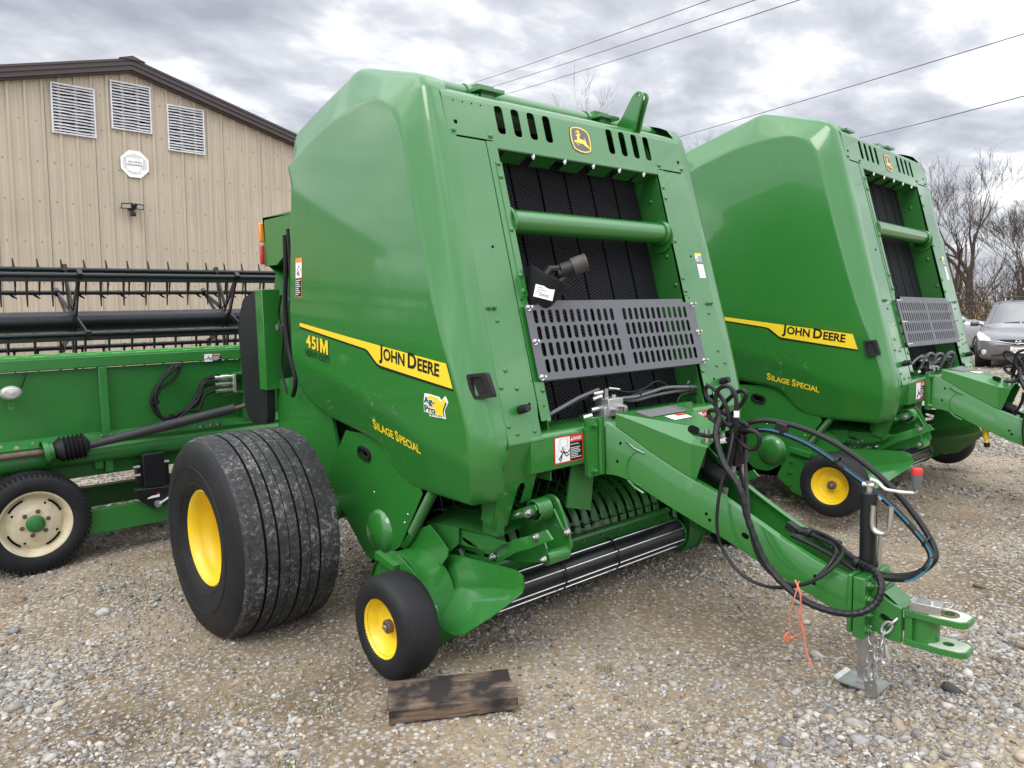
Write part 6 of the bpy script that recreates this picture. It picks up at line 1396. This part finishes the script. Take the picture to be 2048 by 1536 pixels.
for y in (HY0 - .03, HY1): m.plate([(-4.45, .45), (-3.05, .45), (-3.05, 1.3), (-3.3, 1.3), (-4.2, .9), (-4.6, .6)], [], lambda u, v, w: hl(u, y + w, v), .03)
m.build('end_sheet', HGREEN, hd)

# trailer
tr = thing('header_trailer', 'low green header trailer with cream wheel under the grain header', 'trailer', (-2.95, -1.6, 0))
def tl(x, y, z): return (x + 2.95, y + 1.6, z)
m = MB(); m.add([tl(-2.92, -6, .31), tl(-2.92, .8, .31), tl(-2.92, .8, .16), tl(-2.92, -6, .16), tl(-2.98, -6, .31), tl(-2.98, .8, .31), tl(-2.98, .8, .16), tl(-2.98, -6, .16)], [(0, 1, 2, 3), (4, 5, 6, 7), (0, 1, 5, 4), (3, 2, 6, 7)]); m.span(tl(-3.62, -6, .20), tl(-3.54, .8, .34)); m.span(tl(-3.6, -2.1, .22), tl(-2.95, -2.0, .30)); m.span(tl(-3.6, -.3, .22), tl(-2.95, -.2, .30)); m.build('frame', HGREEN, tr)
m = MB(); m.span(tl(-2.96, -1.435, .40), tl(-2.90, -1.300, .625)); m.span(tl(-2.98, -1.47, .42), tl(-2.93, -1.435, .56)); m.span(tl(-2.98, -1.30, .40), tl(-2.93, -1.265, .56)); m.add([tl(-2.885, -1.50, .405), tl(-2.885, -1.24, .39), tl(-2.885, -1.25, .345), tl(-2.885, -1.33, .27), tl(-2.885, -1.40, .265), tl(-2.885, -1.49, .345), tl(-2.93, -1.50, .405), tl(-2.93, -1.24, .39), tl(-2.93, -1.25, .345), tl(-2.93, -1.33, .27), tl(-2.93, -1.40, .265), tl(-2.93, -1.49, .345)], [(0, 1, 2, 3, 4, 5), (6, 7, 8, 9, 10, 11), (0, 1, 7, 6), (1, 2, 8, 7), (2, 3, 9, 8), (3, 4, 10, 9), (4, 5, 11, 10), (5, 0, 6, 11)]); sad = m.build('saddle_bracket', BSTEEL, tr, bevel=.004)
m = MB(); m.lathe([(.0005, .02), (.022, .018), (.024, .006), (.024, 0)], tl(-2.885, -1.365, .29), (1, 0, 0), 16); m.tube([tl(-2.865, -1.36, .292), tl(-2.86, -1.28, .335)], .009, 8)
for y, z in ((-1.468, .545), (-1.468, .49), (-1.285, .555)): m.tube([tl(-2.93, y - .02, z), tl(-2.93, y + .02, z)], .01, 8)
m.build('crank', STEEL, sad)
m = MB(); m.add([tl(-2.8845, -1.43, .332), tl(-2.8845, -1.35, .335), tl(-2.8845, -1.35, .352), tl(-2.8845, -1.40, .348), tl(-2.8845, -1.42, .34)], [(0, 1, 2, 3, 4)]); m.add([tl(-2.884, -1.37, .352), tl(-2.884, -1.352, .352), tl(-2.884, -1.352, .367), tl(-2.884, -1.365, .362)], [(0, 1, 2, 3)], 1); m.build('label', [DWHT, DRED], sad, fix=False)
for (x, y) in ((-2.93, -2.068), (-3.62, -2.068), (-2.93, -5.2), (-3.62, -5.2)):
    wz = .304; m = MB(); m.tube([tl(x, y, wz), tl(x - .1, y, wz)], .03, 10); w_ = m.build('wheel', HGREEN, tr)
    m = MB(); pr = [(.190, .075), (.20, .088), (.235, .096), (.268, .092), (.290, .078), (.298, .060)] + [(.3025, .04), (.304, 0), (.3025, -.04)] + [(.298, -.060), (.290, -.078), (.268, -.092), (.2, -.088), (.19, -.075)]
    m.lathe(pr, tl(x, y, wz), (1, 0, 0), 72)
    for k in range(64):
        a = 2 * math.pi * k / 64
        for o, hw in ((.052, .018), (-.052, .018), (.018, .014), (-.018, .014)):
            aa = a + (.05 if o in (.018, -.052) else 0); c = Vector(tl(x + o, y + .3035 * math.cos(aa), wz + .3035 * math.sin(aa))); m.box(c, (hw * 1.6, .009, .016), Matrix.Rotation(aa, 3, 'X'))
        m.box(Vector(tl(x + .074, y + .288 * math.cos(a), wz + .288 * math.sin(a))), (.02, .018, .013), Matrix.Rotation(a, 3, 'X'))
    m.v = [(v[0], v[1], max(v[2], .004)) for v in m.v]; m.build('tyre', RUB, w_, angle=40)
    m = MB(); m.lathe([(.188, .072), (.196, .080), (.196, .086), (.186, .082), (.172, .060), (.165, .03), (.155, .028), (.148, .036), (.125, .046), (.10, .050), (.085, .058), (.075, .058), (.0005, .058)], tl(x, y, wz), (1, 0, 0), 60); rm = m.build('rim', CREAM, w_, angle=35)
    m = MB()
    for k in range(6): a = R(60 * k + 15); m.hexa(tl(x + .058, y + .072 * math.cos(a), wz + .072 * math.sin(a)), (1, 0, 0), .009, .010)
    m.build('wheel_nuts', RUST, rm)
    m = MB()
    for k in range(4):
        a0 = R(90 * k + 20); pts = []
        for q in range(7): a = a0 + R(38) * q / 6; pts.append((.157 * math.cos(a), .157 * math.sin(a)))
        for q in range(7): a = a0 + R(38) * (6 - q) / 6; pts.append((.145 * math.cos(a), .145 * math.sin(a)))
        m.plate(pts, [], lambda u, v, w: tl(x + .0385 + w, y + u, wz + v), .001)
    for k in range(4): a = R(90 * k + 62); m.box(tl(x + .045, y + .128 * math.cos(a), wz + .128 * math.sin(a)), (.004, .012, .012))
    m.build('rim_openings', DARK, rm)
    m = MB(); m.lathe([(.05, .055), (.052, .075), (.044, .08), (.034, .082), (.030, .10), (.0005, .104)], tl(x, y, wz), (1, 0, 0), 26); m.build('hub', HGREEN, rm)

# ================================================================== CARS
CARG = mat('car_grey_metallic', (0.135, 0.130, 0.138), 0.33, metal=0.45, coat=1.0, coat_r=0.05)
CARS = mat('car_silver_metallic', (0.40, 0.415, 0.43), 0.32, metal=0.4, coat=1.0, coat_r=0.05)
GLASS = mat('car_glass', (0.035, 0.042, 0.045), 0.04, spec=0.9, coat=1.0, coat_r=0.02)
TRIMB = mat('car_black_trim', (0.012, 0.012, 0.013), 0.5)
HLAMP = mat('headlamp_lens', (0.55, 0.55, 0.52), 0.12, metal=0.35, coat=1.0)
def car(label, loc, yaw, paint, h=1.60, ln=4.55, wd=1.78, plate=None, rack=False, suv=False):
    c = thing('parked_car', label, 'car', loc, (0, 0, yaw), 'cars parked at the back of the yard')
    hw = wd / 2
    # stations along the length: x, lower edge, shoulder height, half width, roof height, roof half width
    st = [(ln * .500, .42, .58, hw * .52, .58, 0), (ln * .492, .24, .66, hw * .72, .68, 0), (ln * .475, .20, .72, hw * .88, .76, 0), (ln * .44, .19, .82, hw * .96, .86, 0), (ln * .36, .18, .90, hw * .99, .95, 0), (ln * .26, .18, .96, hw, 1.02, 0), (ln * .205, .18, .99, hw, 1.06, .80),
          (ln * .13, .18, 1.0, hw, h * .80, .76), (ln * .06, .18, 1.0, hw, h * .93, .71), (-ln * .02, .18, 1.0, hw, h * .985, .68), (-ln * .12, .18, 1.01, hw, h, .67), (-ln * .26, .18, 1.02, hw, h * .99, .66), (-ln * .38, .19, 1.03, hw * .99, h * .95, .64), (-ln * .45, .22, 1.03, hw * .96, h * .82, .62), (-ln * .49, .28, 1.0, hw * .90, 1.05, .60), (-ln * .50, .40, .9, hw * .84, .95, .55)]
    K = 15; vs = []
    for (x, zl, zs, w, zr, rw) in st:
        zm = (zl + zs) / 2
        half = [(0, zl), (w * .80, zl), (w * .96, zl + .06), (w, zm), (w * .985, zs - .04), (w * .93, zs)]
        if rw: half += [(hw * rw + .03, zr - .06), (hw * rw * .82, zr - .005), (0, zr)]
        else: half += [(w * .72, zs + (zr - zs) * .65), (w * .4, zs + (zr - zs) * .92), (0, zr)]
        ring_ = half + [(-a, b_) for a, b_ in reversed(half[1:-1])]
        vs += [(x, a, b_) for a, b_ in ring_]
    K = len(ring_); body = MB(); glass = MB()
    for i in range(len(st) - 1):
        for j in range(K):
            f = (i * K + j, i * K + (j + 1) % K, (i + 1) * K + (j + 1) % K, (i + 1) * K + j); g_ = j in (5, K - 6) and 6 <= i <= 12; ws = i in (6, 7) and 5 <= j <= K - 6
            (glass if (g_ or ws) else body).f.append(f); (glass if (g_ or ws) else body).m.append(0)
    body.f.append(tuple(range(K))); body.m.append(0); body.f.append(tuple((len(st) - 1) * K + j for j in range(K))); body.m.append(0)
    body.v = list(vs); glass.v = list(vs); b_ = body.build('body', paint, c, angle=38, fix=False); g_ = glass.build('glass', GLASS, c, angle=60, fix=False)
    ss = b_.modifiers.new('s', 'SUBSURF'); ss.levels = 1; ss.render_levels = 2; ss = g_.modifiers.new('s', 'SUBSURF'); ss.levels = 1; ss.render_levels = 2
    fx = ln / 2
    for s in (-1, 1):
        for wx in (ln * .31, -ln * .30):
            m = MB(); m.lathe([(.20, .10), (.225, .115), (.29, .115), (.32, .09), (.325, 0), (.32, -.09), (.29, -.11), (.2, -.1)], (wx, s * (hw - .10), .325), (0, s, 0), 40); w_ = m.build('wheel', RUB, c)
            m = MB(); m.lathe([(.21, .10), (.20, .07), (.05, .05), (.0005, .06)], (wx, s * (hw - .10), .325), (0, s, 0), 30); m.build('rim', CARS, w_)
            m = MB(); m.lathe([(.36, .0), (.40, .01), (.36, -.3), (.30, -.3)], (wx, s * (hw + .004), .335), (0, s, 0), 30); m.v = [v for v in m.v]; m.build('wheel_arch', TRIMB, c)
        q = [(fx * .985, s * hw * .60, .66), (fx * .955, s * hw * .88, .68), (fx * .86, s * hw * .965, .80), (fx * .80, s * hw * .93, .885), (fx * .90, s * hw * .80, .83), (fx * .955, s * hw * .66, .745)]
        m = MB(); m.add([(a + .016, b__ * 1.012, z) for a, b__, z in q], [(0, 1, 2, 3, 4, 5)]); hl_ = m.build('headlight', HLAMP, c, fix=False)
        m = MB(); m.lathe([(.0005, .012), (.045, .01), (.05, 0)], (fx * .955, s * hw * .80, .735), (1, s * .35, .3), 16); m.lathe([(.0005, .012), (.034, .01), (.04, 0)], (fx * .968, s * hw * .69, .715), (1, s * .3, .3), 16); m.build('reflector', CHROME, hl_)
        m = MB(); m.lathe([(.0005, .01), (.045, .012), (.06, .006), (.06, -.03)], (fx * .965 + .03, s * hw * .78, .40), (1, s * .25, 0), 18); m.build('fog_lamp', HLAMP, c)
        m = MB(); m.box((fx * .955 + .012, s * hw * .80, .40), (.06, .24, .12), Matrix.Rotation(R(s * -16), 3, 'Z')); m.build('fog_recess', TRIMB, c, bevel=.02)
        m = MB(); m.lathe([(.0005, -.10), (.06, -.085), (.085, -.03), (.085, .03), (.06, .085), (.0005, .10)], (ln * .155, s * (hw + .12), 1.06), (.2, s, .1), 16); mi = m.build('mirror', paint, c)
        m = MB(); m.tube([(ln * .17, s * (hw - .05), 1.00), (ln * .155, s * (hw + .06), 1.04)], .025, 8); m.box((ln * .155 + .01, s * (hw + .12), 1.01), (.10, .17, .07)); m.build('mirror_base', TRIMB, mi)
    m = MB(); m.plate(fillet([(-hw * .62, .30), (hw * .62, .30), (hw * .55, .53), (-hw * .55, .53)], .04, 3), [], lambda u, v, w: (fx + .006 - w - .10 * (abs(u) / hw) ** 2, u, v), .03, grid=[(a_, .42) for a_ in (-.45, -.3, -.15, 0, .15, .3, .45)]); m.build('lower_grille', TRIMB, c)
    m = MB(); m.plate(fillet([(-.42, .70), (.42, .70), (.30, .62), (.0, .565), (-.30, .62)], .03, 3), [], lambda u, v, w: (fx * .985 + .022 + w - abs(u) * .06, u, v), .02); gr_ = m.build('grille', TRIMB, c)
    m = MB(); m.tube(smooth([(fx * .985 + .046 - abs(u) * .06, u, .665 - (.055 * (1 - (u / .40) ** 2))) for u in np.linspace(-.40, .40, 9)], 3), .007, 8); m.build('grille_bar', CHROME, gr_)
    m = MB(); m.lathe([(.052, -.006), (.062, -.006), (.062, .006), (.052, .006)], (fx * .985 + .062, 0, .645), (1, 0, .1), 24, True); m.tube([(fx * .985 + .065, -.055, .662), (fx * .985 + .067, -.025, .658), (fx * .985 + .067, 0, .632), (fx * .985 + .067, .025, .658), (fx * .985 + .065, .055, .662)], .0085, 6); m.build('badge', CHROME, gr_)
    if plate:
        m = MB(); m.span((fx + .012, -.152, .385), (fx + .022, .152, .535)); pl = m.build('licence_plate', DWHT, c, bevel=.004)
        m = MB(); vs_, fs_, W = lettering([(plate, 1)], .01, .10); m.add([(fx + .0235, -.115 + a * .23, .42 + b__ * .065) for a, b__ in vs_], fs_); m.build('plate_lettering', mat('plate_blue', (.02, .03, .12), .5), pl, fix=False)
        m = MB(); m.span((fx + .0215, -.10, .515), (fx + .0232, .10, .530)); m.build('plate_band', DRED, pl)
    if rack:
        for s in (-1, 1): m = MB(); m.tube(smooth([(-ln * .02, s * hw * .62, h - .02), (-ln * .05, s * hw * .62, h + .05), (-ln * .25, s * hw * .61, h + .06), (-ln * .36, s * hw * .60, h - .03)], 5), .016, 8); m.build('roof_rail', TRIMB, c)
        m = MB()
        for x in (-ln * .08, -ln * .22): m.tube([(x, -hw * .66, h + .065), (x, hw * .66, h + .065)], .018, 8)
        m.build('roof_bar', TRIMB, c)
    m = MB()
    for s in (-1, 1): m.tube([(ln * .205, s * .35, 1.055), (ln * .20, s * .02, 1.075)], .012, 6)
    m.build('wiper', TRIMB, c)
    return c
car('grey minivan with roof bars, facing the viewer, licence plate showing', (-3.50, 20.0, -.15), R(-77), CARG, 1.62, 4.58, 1.76, 'DA19AW', True)
car('silver hatchback parked behind the grey minivan, mostly hidden by a baler', (-6.75, 23.3, -.15), R(23), CARS, 1.64, 4.4, 1.84)

# ================================================================== LOOSE THINGS ROUND THE NEAR BALER
WOOD = bpy.data.materials.new('weathered_board'); WOOD.use_nodes = True; t = WOOD.node_tree; n = t.nodes; l = t.links; b = n['Principled BSDF']
tcn = n.new('ShaderNodeTexCoord'); mpn = n.new('ShaderNodeMapping'); mpn.inputs['Scale'].default_value = (2.2, 34, 34); l.new(tcn.outputs['Object'], mpn.inputs[0])
q1 = n.new('ShaderNodeTexNoise'); q1.inputs['Scale'].default_value = 1.6; q1.inputs['Detail'].default_value = 8; q1.inputs['Roughness'].default_value = .65; q1.inputs['Distortion'].default_value = .6; l.new(mpn.outputs[0], q1.inputs['Vector'])
r1 = n.new('ShaderNodeValToRGB'); e = r1.color_ramp.elements; e[0].position = .32; e[0].color = (.055, .040, .030, 1); e[1].position = .72; e[1].color = (.250, .180, .128, 1); l.new(q1.outputs['Fac'], r1.inputs[0])
q2 = n.new('ShaderNodeTexNoise'); q2.inputs['Scale'].default_value = 7; q2.inputs['Detail'].default_value = 5; l.new(tcn.outputs['Object'], q2.inputs['Vector']); r2 = n.new('ShaderNodeValToRGB'); r2.color_ramp.elements[0].position = .50; r2.color_ramp.elements[1].position = .62; l.new(q2.outputs['Fac'], r2.inputs[0])
mxw = n.new('ShaderNodeMix'); mxw.data_type = 'RGBA'; l.new(r2.outputs[0], mxw.inputs[0]); l.new(r1.outputs[0], mxw.inputs[6]); mxw.inputs[7].default_value = (.028, .024, .022, 1); l.new(mxw.outputs[2], b.inputs['Base Color']); b.inputs['Roughness'].default_value = .85; b.inputs['Specular IOR Level'].default_value = .2
bpw = n.new('ShaderNodeBump'); bpw.inputs['Distance'].default_value = .004; l.new(q1.outputs['Fac'], bpw.inputs['Height']); l.new(bpw.outputs[0], b.inputs['Normal'])
ca = Vector(BOARD[0]); cb_ = Vector(BOARD[1]); dr = (cb_ - ca); ang = math.atan2(dr.y, dr.x); LB = dr.length
bo = MB(); nx, ny = 14, 6; wB = .235; tB = .052; r_ = random.Random(4); vs = []
for i in range(nx + 1):
    for j in range(ny + 1):
        for k in (0, 1):
            e_ = (i in (0, nx)) or (j in (0, ny)); vs.append((LB * i / nx + (r_.gauss(0, .0022) if i in (0, nx) else 0), -wB * j / ny + (r_.gauss(0, .0014) if j in (0, ny) else 0), k * tB - (.004 if e_ and k else 0) + r_.gauss(0, .0006)))
ix = lambda i, j, k: (i * (ny + 1) + j) * 2 + k
fs = []
for i in range(nx):
    for j in range(ny): fs += [(ix(i, j, 1), ix(i + 1, j, 1), ix(i + 1, j + 1, 1), ix(i, j + 1, 1)), (ix(i, j, 0), ix(i, j + 1, 0), ix(i + 1, j + 1, 0), ix(i + 1, j, 0))]
for i in range(nx):
    for j in (0, ny): fs.append((ix(i, j, 0), ix(i + 1, j, 0), ix(i + 1, j, 1), ix(i, j, 1)))
for j in range(ny):
    for i in (0, nx): fs.append((ix(i, j, 0), ix(i, j + 1, 0), ix(i, j + 1, 1), ix(i, j, 1)))
bo.add(vs, fs); ob = bo.build('wooden_board', WOOD, angle=40); ob.location = (ca.x, ca.y, .004); ob.rotation_euler = (0, 0, ang); tag(ob, 'weathered dark brown wooden board lying on the gravel before the small wheel', 'board')
# twine
m = MB(); m.tube(smooth(TWINE1, 7), .0038, 6); m.tube(smooth(TWINE2, 7), .0026, 6); m.tube(smooth([(.962, -.24, .232), (.948, -.245, .205), (.958, -.235, .195), (.975, -.24, .215)], 5), .007, 6); ob = m.build('baler_twine', TWINE); tag(ob, 'frayed orange twine hanging in a knot from the corrugated hose', 'twine')
# safety chain with hook and tag
ch = thing('safety_chain', 'galvanised safety chain with hook and metal tag hanging from the hitch', 'chain', (1.26, -.08, .2))
off = Vector((-1.26, .08, -.2)); cpts = smooth([(1.285, -.066, .318), (1.262, -.085, .285), (1.245, -.092, .235), (1.222, -.085, .20), (1.21, -.09, .15), (1.205, -.092, .10), (1.207, -.095, .062)], 4) ; cp2 = smooth([(1.25, -.092, .225), (1.245, -.10, .19), (1.232, -.10, .15), (1.22, -.10, .10), (1.212, -.098, .055)], 4); cp3 = smooth([(1.20, -.06, .26), (1.212, -.075, .225), (1.235, -.085, .21)], 4)
m = MB()
for path in (cpts, cp2, cp3):
    acc = 0; k = 0; dist = [0]
    for i in range(1, len(path)): dist.append(dist[-1] + (path[i] - path[i - 1]).length)
    s = 0.0
    while s < dist[-1]:
        i = max(1, min(len(path) - 1, next((q for q in range(len(dist)) if dist[q] >= s), len(path) - 1))); f = (s - dist[i - 1]) / max(1e-6, dist[i] - dist[i - 1]); c = path[i - 1].lerp(path[i], f) + off; t_ = (path[i] - path[i - 1]).normalized(); sd_ = t_.cross(Vector((0, 1, 0)) if k % 2 else Vector((.7, .3, 0))).normalized()
        lk = [c + t_ * (.025 * math.cos(a)) + sd_ * (.0145 * math.sin(a)) for a in [2 * math.pi * q / 14 for q in range(15)]]; m.tube(lk, .0050, 6); s += .036; k += 1
m.build('links', STEEL, ch)
m = MB(); hk = [Vector((1.272, -.10, .235)) + off, Vector((1.278, -.105, .205)) + off, Vector((1.285, -.105, .18)) + off, Vector((1.278, -.105, .160)) + off, Vector((1.262, -.103, .165)) + off, Vector((1.258, -.10, .182)) + off]; m.tube(smooth(hk, 6), [.0085] * 15 + [.010] * 10 + [.006] * 6, 8); hk = [Vector((1.225, -.105, .165)) + off, Vector((1.215, -.107, .13)) + off, Vector((1.216, -.107, .10)) + off, Vector((1.232, -.107, .085)) + off, Vector((1.238, -.105, .11)) + off]; m.tube(smooth(hk, 6), .0075, 8); m.lathe([(.008, -.004), (.016, -.004), (.016, .004), (.008, .004)], Vector((1.212, -.105, .058)) + off, (.3, 1, 0), 16, True); m.build('hook', STEEL, ch)
m = MB(); m.plate(fillet([(-.024, .0), (.026, .0), (.024, -.078), (.012, -.090), (-.026, -.078)], .006, 3), [], lambda u, v, w: (1.222 + u * .75 - 1.26, -.115 + u * .5 + w + v * -.28 + .08, .078 + v * .80 - .2), .0015); m.build('metal_tag', STEEL, ch)
# driveline half left in the opening, resting on the guard panel
dv = thing('driveline_joint', 'black driveline joint and bell shield with white tag, lying in the baler opening', 'driveline', (-.10, -.50, 1.54))
def dl(p): return Vector(p)
ax = Vector((.35, .28, .80)).normalized(); o = Vector((-.02, .0, .03))
m = MB(); m.lathe([(.052, -.10), (.062, -.06), (.085, .03), (.104, .085), (.106, .10), (.099, .10), (.090, .05), (.0005, .03)], o, ax, 30); m.build('bell_shield', BLACK, dv, angle=30)
m = MB(); p0 = o + ax * .06; yk = p0 + ax * .06 + Vector((.01, .05, 0)); ax2 = Vector((.55, .70, .30)).normalized()
m.tube([p0 + Vector((0, -.04, 0)), p0 + ax * .07 + Vector((0, -.02, .0)), yk + Vector((0, .02, .012))], .017, 8); m.tube([p0 + Vector((.03, .03, -.01)), yk + Vector((.01, .02, -.02))], .017, 8); m.tube([yk - Vector((.0, .03, .01)), yk + Vector((.02, .03, -.01))], .020, 10)
m.tube([yk + ax2 * .0, yk + ax2 * .055], .034, 16); m.build('joint_yoke', mat('dark_cast_steel', (.035, .033, .030), .5, metal=.5, var=.3, var_scale=20), dv)
m = MB(); m.lathe([(.030, .05), (.041, .052), (.041, .10), (.039, .108), (.041, .112), (.041, .122), (.027, .124), (.024, .10), (.0005, .095)], yk, ax2, 26); m.build('collar', mat('worn_collar', (.075, .07, .062), .5, metal=.3, var=.3, var_scale=25), dv)
m = MB(); tn = Vector((.80, -.58, .12)).normalized(); u_ = Vector((.42, .72, -.22)).normalized(); v_ = tn.cross(u_).normalized(); v_ = v_ if v_.z > 0 else -v_; tcn_ = o + tn * .104 + Vector((0, .008, -.005)); m.add([tcn_ - u_ * .045 - v_ * .028, tcn_ + u_ * .045 - v_ * .028, tcn_ + u_ * .045 + v_ * .028, tcn_ - u_ * .045 + v_ * .028], [(0, 1, 2, 3)]); tgp = m.build('paper_tag', DWHT, dv, fix=False)
m = MB()
for k in range(16): a = tcn_ + tn * .0012 - u_ * (.020 - .0028 * k) - v_ * .018; m.add([a, a + u_ * (.0012 if k % 3 else .002), a + u_ * (.0012 if k % 3 else .002) + v_ * .011, a + v_ * .011], [(0, 1, 2, 3)])
for k, w_ in enumerate((.03, .045, .025)): a = tcn_ + tn * .0012 - u_ * .036 + v_ * (.016 - .010 * k); m.add([a, a + u_ * w_, a + u_ * w_ + v_ * .0025, a + v_ * .0025], [(0, 1, 2, 3)])
m.build('tag_print', DPRT, tgp, fix=False)
# a few bigger stones
for (x, y, s, lb, sd_) in ((.55, .62, .022, 'grey flat stone on bare dirt below the orange twine', 1), (.70, .42, .018, 'pale fist sized stone left of the jack on bare dirt', 2), (1.72, -.10, .028, 'smooth tan stone at the lower right edge of the yard', 3), (-1.95, -2.35, .028, 'dark grey angular stone on gravel at the lower left', 4), (-.02, -1.88, .016, 'round tan stone below the large ribbed tyre', 5)):
    bm = bmesh.new(); bmesh.ops.create_icosphere(bm, subdivisions=3, radius=1); r_ = random.Random(sd_); f3 = [Vector((r_.gauss(0, 1), r_.gauss(0, 1), r_.gauss(0, 1))).normalized() for _ in range(9)]
    for v in bm.verts:
        d = v.co.normalized(); k = 1 - sum(.22 * max(0, d.dot(f) - .72) for f in f3); v.co = Vector((d.x * k * s * 1.35, d.y * k * s, d.z * k * s * .62))
    me = bpy.data.meshes.new('stone'); bm.to_mesh(me); bm.free(); me.polygons.foreach_set('use_smooth', [True] * len(me.polygons)); me.materials.append(mat('stone_%d' % sd_, ((.30, .30, .31), (.46, .44, .40), (.42, .34, .25), (.20, .20, .22), (.40, .33, .25))[sd_ - 1], .8, var=.35, var_scale=40, bump=.001, bump_scale=120))
    ob = bpy.data.objects.new('stone', me); COL.objects.link(ob); ob.location = (x, y, float(gz(x, y)) + s * .35); ob.rotation_euler = (0, 0, r_.uniform(0, 6)); tag(ob, lb, 'stone')
